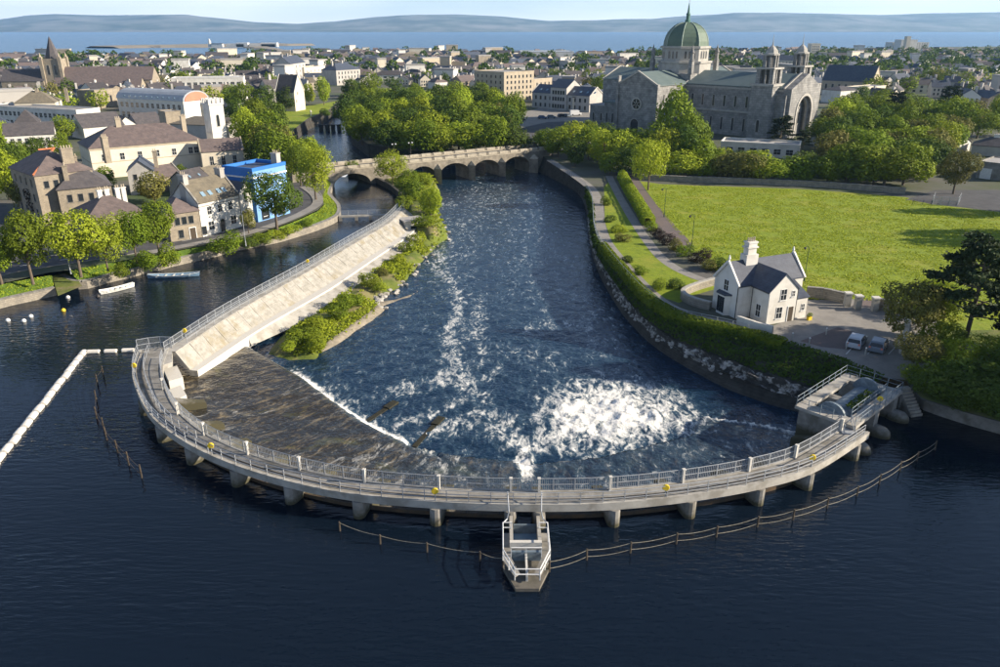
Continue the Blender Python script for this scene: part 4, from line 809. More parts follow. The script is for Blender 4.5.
    for c in chims:
        x, y, cw, cdp, zt = c[:5]; zb = eave - .3; mc = MB().box(x - cw / 2, x + cw / 2, y - cdp / 2, y + cdp / 2, zb, zt - .2).box(x - cw / 2 - .1, x + cw / 2 + .1, y - cdp / 2 - .1, y + cdp / 2 + .1, zt - .2, zt)
        ch = mc.build('chimney', M[chmat or wall], rf); mp_ = MB(); npot = c[5] if len(c) > 5 else 2
        for k in range(npot): q = (k + .5) / npot - .5; mp_.tube((x + (cw * q if cw >= cdp else 0), y + (cdp * q if cdp > cw else 0), zt), (x + (cw * q if cw >= cdp else 0), y + (cdp * q if cdp > cw else 0), zt + .55), .13, 6, .11)
        mp_.build('chimney_pot', M['tan'], ch)
    for (x, u, w, h) in skylights:       # on the front slope, u = 0 eave .. 1 ridge
        s = rise / (D / 2); y = u * D / 2; zz = eave + u * rise + t + .03; n_ = Vector((0, -s, 1)).normalized(); up_ = Vector((0, 1, s)).normalized()
        q = [Vector((x - w / 2, y, zz)) - up_ * h / 2, Vector((x + w / 2, y, zz)) - up_ * h / 2, Vector((x + w / 2, y, zz)) + up_ * h / 2, Vector((x - w / 2, y, zz)) + up_ * h / 2]
        MB().add(q + [p + n_ * .1 for p in q], [(4, 5, 6, 7), (0, 1, 5, 4), (1, 2, 6, 5), (2, 3, 7, 6), (3, 0, 4, 7)]).build('skylight', M['skylight'], rf)
    for (z0, z1, pr) in bands: MB().box(-pr, L + pr, -pr, D + pr, z0, z1).build('string_course', M[trim], root)
    return root
def wall_run(name, pts, h, w, m, label, cat='wall', z=GZ, cope=None, below=0.3, step=1.2):
    pts = spline([Vector((p[0], p[1], z)) for p in pts], step) if step else [Vector((p[0], p[1], z)) for p in pts]; A = offset(pts, w / 2); B = offset(pts, -w / 2); o = slab(A, B, z - below, z + h, MB()).build(name, M[m]); tag(o, label, cat)
    if cope:
        q = resample(pts, cope[0])
        for a, b in zip(q, q[1:]):
            l = (b - a).length; zz = random.uniform(-.02, .03)
            link('coping_stone', MB().box(-l * .485, l * .485, -w * .62, w * .62, 0, cope[1]).mesh('coping_stone', M[cope[2]]), o, ((a.x + b.x) / 2, (a.y + b.y) / 2, z + h + zz + .01), math.atan2(b.y - a.y, b.x - a.x))
    return o
def sheet(name, px, m, lift, label, cat=None, z=GZ): return tag(link(name, poly_sheet(name, [P(q[0], q[1], z + lift) for q in px], M[m])), label, cat or name.replace('_', ' '), kind='structure')
def road(name, px, w, m, lift, label, kerb=None, sm=2.0):
    pts = spline([P(x, y, GZ) for x, y in px], sm); A = atz(offset(pts, w / 2), GZ + lift); B = atz(offset(pts, -w / 2), GZ + lift); o = MB().ribbon(A, B).build(name, M[m], fix=False)
    if o.data.polygons[0].normal.z < 0: o.data.flip_normals()
    tag(o, label, name.replace('_', ' '), kind='structure')
    if kerb:
        for s in kerb:
            k = slab(offset(pts, s * (w / 2 + .001)), offset(pts, s * (w / 2 + .22)), GZ - .02, GZ + lift + .11, MB()).build('kerb', M['paving'], o)
    return pts
# ================================================================== LEFT BANK
qpx = [(-70, 328), (0, 308), (30, 301), (56, 295)]; qp2 = [(64, 282), (81, 289), (110, 282), (139, 275), (178, 265), (215, 256.5), (247, 248.5), (275, 243), (296, 237), (320, 229), (337, 220.5), (339, 211), (333, 203), (329, 197), (333, 186), (331, 177)]
for i, (q, lb) in enumerate(((qpx, 'low stone quay wall at the far left of the water'), (qp2, 'stone quay wall running from the slipway along the left channel'))):
    pts = [P(x, y, 0) for x, y in q]; wall_run('quay_wall', pts, 1.25, 0.7, 'stone', lb, z=0, below=1.5, cope=(1.6, 0.14, 'concrete'))
def verge(qp, land, label, m='verge'):
    a = atz(resample(offset(spline([P(x, y, 0) for x, y in qp], 1.5), .25), n=60), 1.2); b = resample(spline([P(x, y, GZ - 0.005) for x, y in land], 1.5), n=60); mb = MB(); rows = 5; V = []
    for k in range(rows + 1):
        for p, q in zip(a, b): t = k / rows; v = p.lerp(q, t); v.z += (0.15 * (random.random() - .5)) * (0 < k < rows); V.append(v)
    mb.add(V, [(k * 60 + i, k * 60 + i + 1, (k + 1) * 60 + i + 1, (k + 1) * 60 + i) for k in range(rows) for i in range(59)]); o = mb.build('grass_verge', M[m], smooth=True, fix=False); tag(o, label, 'grass', kind='structure')
    p, n = strip_points([v for v in a], [v for v in b], 24, 0.12); g_ = link('verge_grass', leaf_mesh('verge_grass', p, n, np.full(len(p), 0.13), M['leaf_lime'], 1.0)); tag(g_, label + ', grass blades', 'grass', kind='stuff')
verge(qpx, [(-70, 306), (0, 285), (30, 279), (52, 275)], 'grass slope at the far left above the quay')
verge(qp2[1:10], [(70, 271), (90, 266), (138, 259), (178, 251), (213, 244.5), (247, 239), (272, 230), (296, 221), (318, 211)], 'grass verge between quay wall and riverside road')
verge(qp2[9:], [(318, 211), (323, 206), (324, 204), (323, 200), (322, 197), (324, 191), (326, 186), (326, 177)], 'grass edge at the channel bend by the footbridge')
sheet('slipway', [(52, 276), (72, 270), (82, 286), (58, 296)], 'rough_grass', -1.1, 'worn grassy slipway between the two quay walls')
road('riverside_road', [(-80, 292), (0, 270), (46, 262), (100, 254), (150, 246), (205, 236.5), (250, 227), (285, 215), (304, 205), (306, 196), (294, 186), (276, 178), (262, 170)], 7.0, 'asphalt', 0.008, 'grey road following the left quay', kerb=(1, -1))
road('footpath', [(150, 253), (205, 242.5), (250, 233), (288, 220), (311, 209), (318, 202), (314, 194), (304, 187)], 2.4, 'paving', 0.13, 'pale footpath along the riverside road')
sheet('side_street', [(-40, 262), (-40, 205), (6, 205), (20, 226), (46, 246), (50, 258), (0, 268)], 'asphalt', 0.006, 'shadowed side street at the far left')
for k in range(9):
    p = [(20, 266), (40, 263.2), (60, 260.2), (80, 257.3), (100, 254.2), (120, 251.2), (160, 244.8), (182, 241), (206, 236.6)][k]; q = (p[0] + 9, p[1] - 1.5); a = P(*p, GZ + .016); b = P(*q, GZ + .016); n_ = Vector((-(b - a).y, (b - a).x, 0)).normalized() * .09
    tag(MB().add([a - n_, b - n_, b + n_, a + n_], [(0, 1, 2, 3)]).build('lane_marking', M['white_paint'], bpy.data.objects['riverside_road'], fix=False))
# rowing boats
def boat(px, py, L, Wd, rz, m, label, thwarts=4):
    root = empty('rowing_boat', P(px, py, 0.0), rz, label, 'boat'); n = 11; V = []; st = [i / (n - 1) for i in range(n)]
    for t in st:
        x = (t - .5) * L; hw = Wd / 2 * (math.sin(math.pi * min(max(t * .9 + .06, 0), 1)) ** .6); sh = 0.42 + 0.30 * (2 * t - 1) ** 2
        V += [(x, -hw, sh), (x * .97, -hw * .75, .05), (x * .95, 0, -.12), (x * .97, hw * .75, .05), (x, hw, sh), (x * .99, hw * .9, sh - .02), (x * .95, hw * .62, .14), (x * .95, 0, .06), (x * .95, -hw * .62, .14), (x * .99, -hw * .9, sh - .02)]
    fs = [(i * 10 + k, i * 10 + (k + 1) % 10, (i + 1) * 10 + (k + 1) % 10, (i + 1) * 10 + k) for i in range(n - 1) for k in range(10)] + [tuple(range(10)), tuple((n - 1) * 10 + k for k in range(10))]
    MB().add(V, fs).build('hull', M[m], root)
    for k in range(thwarts): x = (k / (thwarts - 1) - .5) * L * .62; MB().box(x - .14, x + .14, -Wd * .40, Wd * .40, .30, .35).build('thwart', M['boat_white'], root)
    for s in (-1, 1): MB().path([Vector(((t - .5) * L, s * Wd / 2 * (math.sin(math.pi * min(max(t * .9 + .06, 0), 1)) ** .6), .44 + .30 * (2 * t - 1) ** 2)) for t in st], .035, 4).build('gunwale', M['white_metal'], root)
boat(117.5, 290.5, 5.6, 1.6, math.atan2(7, 6.0), 'boat_white', 'white rowing boat with cross benches moored off the quay', 5); boat(174, 277, 8.6, 1.7, 0.18, 'boat_blue', 'long pale blue boat moored under the quay wall', 5)
for j, (x, y, c, lb) in enumerate([(63.5, 311, 'yellow', 'yellow mooring buoy off the slipway'), (98, 297, 'dark_metal', 'dark mooring buoy beside the white rowing boat'), (8, 321, 'white_metal', 'white buoy nearest the left edge of the photo'), (24, 321.5, 'white_metal', 'lower of two small white buoys near the left quay'), (31, 317, 'white_metal', 'upper of two small white buoys near the left quay'), (68, 298, 'white_metal', 'small white buoy below the slipway')]):
    b_ = empty('mooring_buoy', P(x, y, 0), 0, lb, 'buoy'); MB().lathe([(.05, -.2), (.28, -.1), (.34, .12), (.24, .34), (.06, .42)], 10).build('float_body', M[c], b_, smooth=True); MB().tube((0, 0, .4), (0, 0, .62), .04).build('ring_post', M['dark_metal'], b_)
# ================================================================== RIGHT BANK
R_bot = [(536, 172), (556, 181), (576, 192), (583, 205), (587, 222), (589, 240), (594, 262), (604, 285), (620, 312), (638, 333), (660, 352), (688, 370), (720, 388), (755, 402), (795, 413), (832, 419), (858, 421)]
ta = [P(x, y, GZ - .004) for x, y in R_edge]; tb = [P(x, y, -2.0) for x, y in R_bot]
n_ = 110; tA = resample(spline(ta, 1), n=n_); tB = resample(spline(tb, 1), n=n_)
rb = MB(); rows = 8; V = []
for k in range(rows + 1):
    t = k / rows
    for i, (p, q) in enumerate(zip(tA, tB)):
        v = p.lerp(q, t)
        if i / n_ < 0.36: v.z += (t < .9 and t > 0) * 0.0; v = Vector((p.x + (q.x - p.x) * t * .75, p.y + (q.y - p.y) * t * .75, v.z))
        else: v.z += 0.7 * math.sin(math.pi * t) + .35 * (random.random() - .5) * (0 < k < rows)
        if k == rows: v.z -= .8
        V.append(v)
rb.add(V, [(k * n_ + i, k * n_ + i + 1, (k + 1) * n_ + i + 1, (k + 1) * n_ + i) for k in range(rows) for i in range(n_ - 1)]); o = rb.build('river_embankment', M['stone_dark'], fix=False)
tag(o, 'steep right river bank, stone walled then overgrown', 'bank', kind='structure')
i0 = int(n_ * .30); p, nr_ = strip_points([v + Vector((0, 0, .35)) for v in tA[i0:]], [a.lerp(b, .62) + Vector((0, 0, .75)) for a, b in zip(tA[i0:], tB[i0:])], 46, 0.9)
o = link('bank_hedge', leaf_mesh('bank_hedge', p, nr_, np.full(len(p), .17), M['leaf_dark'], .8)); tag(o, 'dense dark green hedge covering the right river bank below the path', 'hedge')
pts_ = [tA[i] + Vector((0, 0, -.1)) for i in range(int(n_ * .62), n_ - 6, 3)]
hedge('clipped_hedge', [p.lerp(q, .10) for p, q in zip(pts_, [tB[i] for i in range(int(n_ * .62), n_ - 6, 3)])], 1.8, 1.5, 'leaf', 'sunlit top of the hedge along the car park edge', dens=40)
rk = []
for sd in range(4):
    r = random.Random(sd); bm = bmesh.new(); bmesh.ops.create_icosphere(bm, subdivisions=1, radius=.5)
    for v in bm.verts: v.co *= r.uniform(.75, 1.2)
    me = bpy.data.meshes.new('boulder'); bm.to_mesh(me); bm.free(); me.materials.append(M['boulder']); rk.append(me)
i1 = int(n_ * .40); lv = 9; LV = []
for k in range(lv):
    u = .64 + .17 * k / (lv - 1)
    for i, (p, q) in enumerate(zip(resample(tA[i1:], n=260), resample(tB[i1:], n=260))):
        v = p.lerp(q, u); nz_ = float(fbm(np.array(i * .23 + k * .05), np.array(k * .75), 4, 44)); st_ = .95 * math.sin(math.pi * u) + (nz_ - .4) * 1.5; LV.append(v + Vector((-.8 * (nz_ - .35), -.8 * (nz_ - .35), st_ - .25 + (.35 if k in (2, 3) else 0))))
M['ledge'] = mat('pale_rock_ledge', (0.40, 0.385, 0.35), (0.045, 0.043, 0.038), 1.1, 0.9, 0.25, 1.6, contrast=(0.38, 0.52))
MB().add(LV, [(k * 260 + i, k * 260 + i + 1, (k + 1) * 260 + i + 1, (k + 1) * 260 + i) for k in range(lv - 1) for i in range(259)]).build('rock_ledge', M['ledge'], bpy.data.objects['river_embankment'], fix=False)
for i in range(200):
    t = random.uniform(.42, .995); u = random.uniform(.68, .84); k = t * (n_ - 1); a = tA[int(k)]; b = tB[int(k)]; p = a.lerp(b, u); s = random.uniform(.3, .85)
    o = link('boulder', rk[i % 4], bpy.data.objects['river_embankment'], p + Vector((0, 0, .72 * math.sin(math.pi * u))), random.uniform(0, 6), (s * 1.3, s, s * .7)); o.rotation_euler.x = random.uniform(-.4, .4)
for i in range(70):
    t = random.random(); G = GI; ed = random.choice(range(6, 13)); a = isl[ed]; b = isl[ed + 1]; p = a.lerp(b, t); s = random.uniform(.5, 1.3)
    link('boulder', rk[i % 4], bpy.data.objects['river_island'], (p.x + random.uniform(-.8, 1.2), p.y - random.uniform(-.6, 1.0), -1.85), random.uniform(0, 6), (s * 1.2, s, s * .6))
# paths, garden, field
prom = road('promenade', [(550, 160), (584, 182.5), (596, 196), (598.5, 212), (600, 226), (606, 242), (617, 257), (633, 275.5), (650, 293), (668, 306), (690, 316), (720, 322), (752, 330)], 2.4, 'paving', 0.012, 'grey promenade along the right river bank')
rail_root = empty('promenade_railing', prom[0], 0, 'grey railing along the edge of the riverside promenade', 'railing'); railing(rail_root, [p for p in offset(prom, 1.25)][3:], 1.15, 2.2, (1.0, .66, .33), False)
if (offset(prom, 1.25)[20] - tB[40]).length > (offset(prom, -1.25)[20] - tB[40]).length:
    for c in list(rail_root.children): bpy.data.objects.remove(c)
    railing(rail_root, [p for p in offset(prom, -1.25)][3:], 1.15, 2.2, (1.0, .66, .33), False)
sheet('garden_lawn', [(604, 187), (611, 179), (617, 192), (630, 217), (646, 243), (664, 263), (690, 278), (728, 289), (712, 290), (692, 296), (679, 303), (662, 297), (640, 277), (622, 256), (611, 240), (605, 222)], 'lawn', 0.006, 'garden lawn between promenade and hedge')
sheet('field', [(640, 181), (660, 184), (700, 185.5), (800, 189), (905, 197), (930, 204), (1000, 212), (1130, 222), (1130, 330), (935, 330), (905, 301), (850, 299), (806, 299), (775, 298), (740, 285), (714, 270), (694, 250), (676, 230), (662, 212), (648, 193)], 'lawn', 0.010, 'big sunlit mown grass field beside the cathedral')
gx = rng.uniform(30, 130, 160000); gy = rng.uniform(98, 196, 160000); qx, qy = proj(gx, gy, GZ); kf = inpoly(qx, qy, [(642, 183), (700, 187), (800, 190), (905, 198), (930, 205), (1000, 213), (1060, 218), (1060, 325), (940, 325), (905, 302), (850, 300), (806, 300), (775, 299), (740, 286), (714, 271), (694, 251), (676, 231), (662, 213)]) & (fbm(gx * .5, gy * .5, 3, 71) + .25 * rng.random(len(gx)) > .5)
pt = np.stack([gx, gy, np.full(gx.shape, GZ + .05)], -1)[kf]; tag(link('field_grass', leaf_mesh('field_grass', pt, np.tile([[0, 0, .8]], (len(pt), 1)), np.full(len(pt), .13), M['leaf_lime'], .8)), 'grass tufts of the big field', 'grass', kind='stuff')
road('garden_path', [(609, 176), (615, 188), (629, 213), (646, 239), (664, 260), (690, 275), (730, 288)], 1.9, 'paving', 0.016, 'narrow dark garden path beside the hedge')
road('field_path', [(628, 174), (640, 192), (655, 211), (670, 229), (688, 248)], 3.2, 'tarmac_red', 0.018, 'wide path between hedge and field')
sheet('car_park', [(752, 331), (775, 325), (806, 312), (806, 300), (850, 299), (905, 300), (940, 318), (935, 365), (905, 380), (884, 377), (850, 363), (800, 346)], 'paving', 0.014, 'paved yard and car park beside the white house')
sheet('worn_tarmac', [(800, 341), (838, 327), (862, 334), (852, 350), (822, 347)], 'tarmac_red', 0.018, 'reddish tarmac patch in the car park')
sheet('driveway', [(852, 306), (858, 299), (900, 298), (905, 305), (878, 308)], 'tarmac_red', 0.018, 'tarmac drive entering from the field edge')
sheet('field_road', [(905, 200), (935, 190), (1130, 190), (1130, 212), (1000, 211), (945, 205)], 'asphalt', 0.014, 'grey yard at the far right corner of the field')
# low humps in the garden lawn are hidden by shrubs; field boundary walls
wall_run('field_wall', [P(x, y) for x, y in [(640, 180), (690, 182), (760, 184.5), (830, 188), (905, 194)]], 1.3, .6, 'stone', 'long grey stone wall along the far side of the field', cope=(2.5, .16, 'concrete'))
wall_run('garden_wall', [P(x, y) for x, y in [(735, 281), (714, 285), (694, 291), (682, 298), (692, 305), (710, 310)]], 1.1, .55, 'stone', 'curved stone garden wall left of the white house', cope=(1.2, .14, 'concrete_pale'))
wall_run('yard_wall', [P(x, y) for x, y in [(806, 297), (826, 299), (846, 304)]], 1.5, .5, 'stone', 'stone wall running from the white house to the gate pier', cope=(1.2, .12, 'concrete'))
wall_run('gate_wall', [P(x, y) for x, y in [(876, 309), (886, 311), (905, 316)]], 1.6, .5, 'stone', 'short stone wall right of the yard entrance', cope=(1.2, .12, 'concrete'))
for x, y, lb in ((846.5, 306, 'left stone gate pier of the yard'), (857, 309, 'middle pale gate pier of the yard'), (874, 311, 'right pale gate pier of the yard')):
    g_ = empty('gate_pier', P(x, y), 0, lb, 'gate pier'); MB().box(-.4, .4, -.4, .4, -.1, 1.9).build('shaft', M['concrete_pale'], g_); MB().box(-.52, .52, -.52, .52, 1.9, 2.1).build('cap', M['white_conc'], g_)
ret = [P(x, y, 0) for x, y in [(913, 400), (922, 408), (940, 415), (970, 424.5), (1000, 433), (1090, 458)]]
wall_run('retaining_wall', ret, 2.7, .6, 'concrete', 'long pale concrete retaining wall at the right edge of the water', z=0, below=2, cope=(3.5, .15, 'concrete_pale'))
stp = empty('bank_steps', P(905, 386, 1), 0, 'stone steps going down beside the sluice to the right', 'steps')
sa = P(906, 383, 2.4) + Vector((-.8, -1.2, 0)); sb = P(924, 408, 0.3) + Vector((-1.6, -1.2, 0))
for k in range(9):
    p = sa.lerp(sb, k / 8); MB().rbox(p, sb - sa, .62, 1.5, -1.0 + .001 * k, p.z).build('step', M['masonry_slope'], stp, world=True)
# ---- sluice gate house at the right end of the weir
sx = Vector((.73, .68, 0)).normalized(); sy = Vector((-sx.y, sx.x, 0)); so = P(853, 417, 3.2); so.z = 0
slu = empty('sluice_gate', so, math.atan2(sx.y, sx.x), 'sluice with two half-round steel gate ends and railings at the right bank', 'sluice')
def sb_(nm, x0_, x1_, y0_, y1_, z0_, z1_, mm): return MB().box(x0_, x1_, y0_, y1_, z0_, z1_).build(nm, M[mm], slu)
for x in (-.4, 4.4, 9.4):
    sb_('pier', x - .55, x + .55, -.8, 5.2, -2.8, 2.6, 'pier_concrete')
    mb = MB(); mb.lathe([(1.0, -2.5), (1.0, 0.3), (.92, .7), (.7, 1.02), (.35, 1.2), (.02, 1.25)], 20, (0, 0, 0)); mb.v = [(a_ * .85 + x, b_ * 1.3 - 1.2, c_ * .85) for a_, b_, c_ in mb.v]; mb.build('pier_nose', M['pier_concrete'], slu, smooth=True)
sb_('deck', -1.4, 10.6, -.9, .35, 2.6, 2.95, 'concrete_pale'); sb_('deck', -1.4, 10.6, 4.3, 5.5, 2.6, 2.95, 'concrete_pale'); sb_('deck', -1.4, .2, .351, 4.299, 2.6, 2.93, 'concrete_pale'); sb_('deck', 9.0, 10.6, .351, 4.299, 2.6, 2.93, 'concrete_pale')
for x in (.3, 8.9):
    n = 12; pts = [(2.3 + 1.5 * math.cos(math.pi * i / n), 2.4 + 1.5 * math.sin(math.pi * i / n)) for i in range(n + 1)]
    MB().add([(x + dx, y, z) for dx in (-.15, .15) for y, z in pts], [tuple(range(n + 1)), tuple(range(2 * n + 1, n, -1))] + [(i, i + 1, n + 2 + i, n + 1 + i) for i in range(n)] + [(0, n + 1, 2 * n + 1, n)]).build('half_disc', M['blue_steel'], slu)
n = 10; pts = [(2.3 + 1.45 * math.cos(math.pi * i / n), 1.7 + 1.2 * math.sin(math.pi * i / n)) for i in range(n + 1)]
MB().add([(x, y, z) for x in (.46, 8.74) for y, z in pts], [(i, i + 1, n + 2 + i, n + 1 + i) for i in range(n)]).build('gate_leaf', M['blue_steel'], slu)
sb_('gate_sill', -.4, 9.4, 2.0, 2.5, -2.6, 1.2, 'rust')
ew = lambda x, y, z: slu.matrix_basis @ Vector((x, y, z))
for ln in ([(-1.3, -.8), (10.5, -.8)], [(-1.3, 5.4), (10.5, 5.4)], [(10.5, -.8), (10.5, 5.4)], [(.3, .3), (9, .3)], [(-1.3, 1.5), (-1.3, 5.4)]): railing(slu, [ew(*ln[0], 2.95), ew(*ln[1], 2.95)], 1.05, 1.5, (1.0, .5), False, 'blue_steel', .03)
a = ew(-1.2, .2, 2.7); b = deck_out[4].lerp(deck_in[4], .5); b.z = 2.4; up_ = Vector((0, 0, 1))
MB().rbox((a + b) / 2, b - a, (b - a).length, 1.2, 2.3, 2.52).build('gangway', M['steel'], slu, world=True)
dd_ = (b - a).normalized(); nn_ = Vector((-dd_.y, dd_.x, 0))
for s in (-.5, .5): railing(slu, [a + nn_ * s, b + nn_ * s - up_ * .1], 1.05, 1.2, (1.0, .5), False)
railing(slu, [P(822, 395, .5), P(848, 381, 1.8), P(856, 384, 2.2)], 1.1, 1.6, (1.0, .5), False)
p, nr_ = strip_points([ew(2.2, .9, 2.8), ew(5, .9, 2.9), ew(8, 1.0, 2.9)], [ew(2.2, 1.8, 2.9), ew(5, 1.9, 3.0), ew(8, 1.9, 3.0)], 60, .3)
o = link('weeds', leaf_mesh('weeds', p, nr_, np.full(len(p), .14), M['leaf_dark'])); tag(o, 'dark weeds growing along the sluice gate leaf', 'weeds', kind='stuff')
# lifebuoy housings
def lifebuoy(p, label):
    r_ = empty('lifebuoy_box', p, 0, label, 'lifebuoy', 'yellow lifebuoy boxes on the railings'); MB().tube((0, 0, 0), (0, 0, 1.0), .04).build('post', M['steel'], r_)
    mb = MB(); mb.lathe([(.05, -.08), (.26, -.08), (.31, -.05), (.31, .05), (.26, .08), (.05, .08)], 14); mb.v = [(x, z, y + 1.0) for x, y, z in mb.v]; mb.build('housing', M['yellow'], r_)
for px_, lb in ((213, 'yellow lifebuoy box on the weir railing at its left bend'), (436, 'yellow lifebuoy box left of the intake platform'), (662, 'yellow lifebuoy box right of the intake platform'), (812, 'yellow lifebuoy box near the right end of the weir')):
    i = deck_at(px_); lifebuoy(deck_out[i].lerp(deck_in[i], .12) + Vector((0, -.12, 0)), lb)
i = nd - 16; lifebuoy(deck_out[i].lerp(deck_in[i], .1), 'yellow lifebuoy box on the left end of the weir by the floats')
lifebuoy(atz(off(-.1), 2.4)[3], 'yellow lifebuoy box where the embankment railing begins'); lifebuoy(atz(off(-.1), 2.4)[nT * 45 // 100], 'yellow lifebuoy box halfway along the embankment'); lifebuoy(ew(4.6, -.7, 2.95), 'yellow lifebuoy box on the sluice railing')
# ---- white house
e = Vector((.92, .39, 0)).normalized(); nb = Vector((-e.y, e.x, 0)); O = Vector((32.7, 98.9, 0))
hs = building('white two-storey gabled house with tall white chimney beside the field', O, O + e * 11.3, 5.2, 4.7, 2.7, 'gable', 'white', 'slate_blue', copings=True, trim='white', over=.1, name='white_house',
              wins=[('l', 2.6, 3.4, .9, 1.5), ('f', 9.6, 3.2, .7, 1.0), ('b', 3, 3.2, .9, 1.4), ('b', 8, 3.2, .9, 1.4), ('r', 2.6, 3.2, .9, 1.4)], chims=[(3.4, 2.6, 1.4, 1.0, 10.1, 4)], chmat='white')
def hbox(nm, x0_, x1_, y0_, y1_, z0_, z1_, mm, par=hs): return MB().box(x0_, x1_, y0_, y1_, z0_, z1_).build(nm, M[mm], par)
hbox('chimney_base', 2.4, 4.4, 1.9, 3.3, 6.0, 8.3, 'white'); hbox('chimney_band', 2.5, 4.3, 1.95, 3.25, 9.2, 9.4, 'white')
x0_, x1_, yf = 2.2, 7.0, -3.6; w1 = MB(); xm = (x0_ + x1_) / 2
w1.add([(x0_, yf, -1), (x1_, yf, -1), (x1_, .01, -1), (x0_, .01, -1), (x0_, yf, 4.7), (x1_, yf, 4.7), (x1_, .01, 4.7), (x0_, .01, 4.7), (xm, yf, 6.9), (xm, 2.2, 6.9)], [(0, 1, 5, 8, 4), (1, 2, 6, 5), (3, 0, 4, 7), (4, 8, 9, 7), (8, 5, 6, 9)]); w1.build('front_wing', M['white'], hs)
sl_ = 2.2 / 2.4
w2 = MB().add([(x0_ - .2, yf - .12, 4.7 - .2 * sl_ + .02), (xm, yf - .12, 6.92), (x1_ + .2, yf - .12, 4.7 - .2 * sl_ + .02), (x0_ - .2, .5, 4.7 - .2 * sl_ + .02), (xm, 2.4, 6.92), (x1_ + .2, .5, 4.7 - .2 * sl_ + .02)] , [(0, 1, 4, 3), (1, 2, 5, 4)])
w2.v += [(x, y, z + .15) for x, y, z in w2.v]; w2.f += [(6, 9, 10, 7), (7, 10, 11, 8), (0, 6, 7, 1), (1, 7, 8, 2), (0, 3, 9, 6), (2, 8, 11, 5)]; w2.m += [0] * 6; w2.build('wing_roof', M['slate_blue'], hs)
hbox('side_block', 7.002, 9.3, -3.35, .0, -1, 3.0, 'white'); MB().add([(7.0, -3.5, 3.0), (9.5, -3.5, 3.0), (9.5, 0, 4.6), (7.0, 0, 4.6), (7.0, -3.5, 3.15), (9.5, -3.5, 3.15), (9.5, 0, 4.75), (7.0, 0, 4.75)], [(3, 2, 1, 0), (4, 5, 6, 7), (0, 1, 5, 4), (1, 2, 6, 5), (2, 3, 7, 6), (3, 0, 4, 7)]).build('side_roof', M['slate_blue'], hs)
def hwin(x, y, z, w, h, rz=0, st='sash'):
    pm, fm = win_mesh(w, h, st); wo = link('window', pm, hs, (x, y, z), rz); link('frame', fm, wo)
hwin(xm, yf, 3.3, .95, 1.5); hwin(xm - .4, yf, .7, .95, 1.6); hwin(x1_ - .7, yf, 3.6, .45, .8); hwin(8.6, -3.35, 1.2, .5, .9); hwin(x0_, -1.8, .7, .85, 1.7, -math.pi / 2)
dr = hbox('door', 5.75, 6.65, yf - .04, yf + .02, 0, 2.1, 'door'); hbox('frame', 5.63, 5.75, yf - .08, yf + .02, 0, 2.25, 'white_metal', dr)
bay = MB()                                # bay window in the left gable
bay.prism([(0, 1.4, 0), (-.7, 1.8, 0), (-.7, 3.4, 0), (0, 3.8, 0)], -.5, 2.9); by = bay.build('bay', M['white'], hs)
MB().prism([(0.0, 1.2, 0), (-.9, 1.7, 0), (-.9, 3.5, 0), (0.0, 4.0, 0)], 2.9, 3.15).build('bay_roof', M['slate_blue'], by)
for k in range(3): MB().box(-.76, -.70, 1.88 + k * .5, 2.30 + k * .5, .35, 2.6).build('pane', M['glass'], by)
for x, y in ((-.06, .15), (2.14, -.25), (7.1, -3.5), (11.36, .2)): MB().tube((x, y - .06, 0), (x, y - .06, 4.6), .06, 6).build('downpipe', M['frame_dark'], hs)
MB().tube((-.1, -.2, 4.62), (2.2, -.2, 4.62), .07, 6).build('gutter', M['frame_dark'], hs); MB().tube((2.0, -3.6, 4.52), (2.0, -.1, 4.52), .07, 6).build('gutter', M['frame_dark'], hs)
for (x, y, zt) in ((0, 2.6, 8.2), (11.3, 2.6, 8.2)): MB().lathe([(.18, 7.3), (.12, 7.8), (.2, 8.0), (.05, 8.5)], 6, (x, y, 0)).build('finial', M['white_metal'], hs)
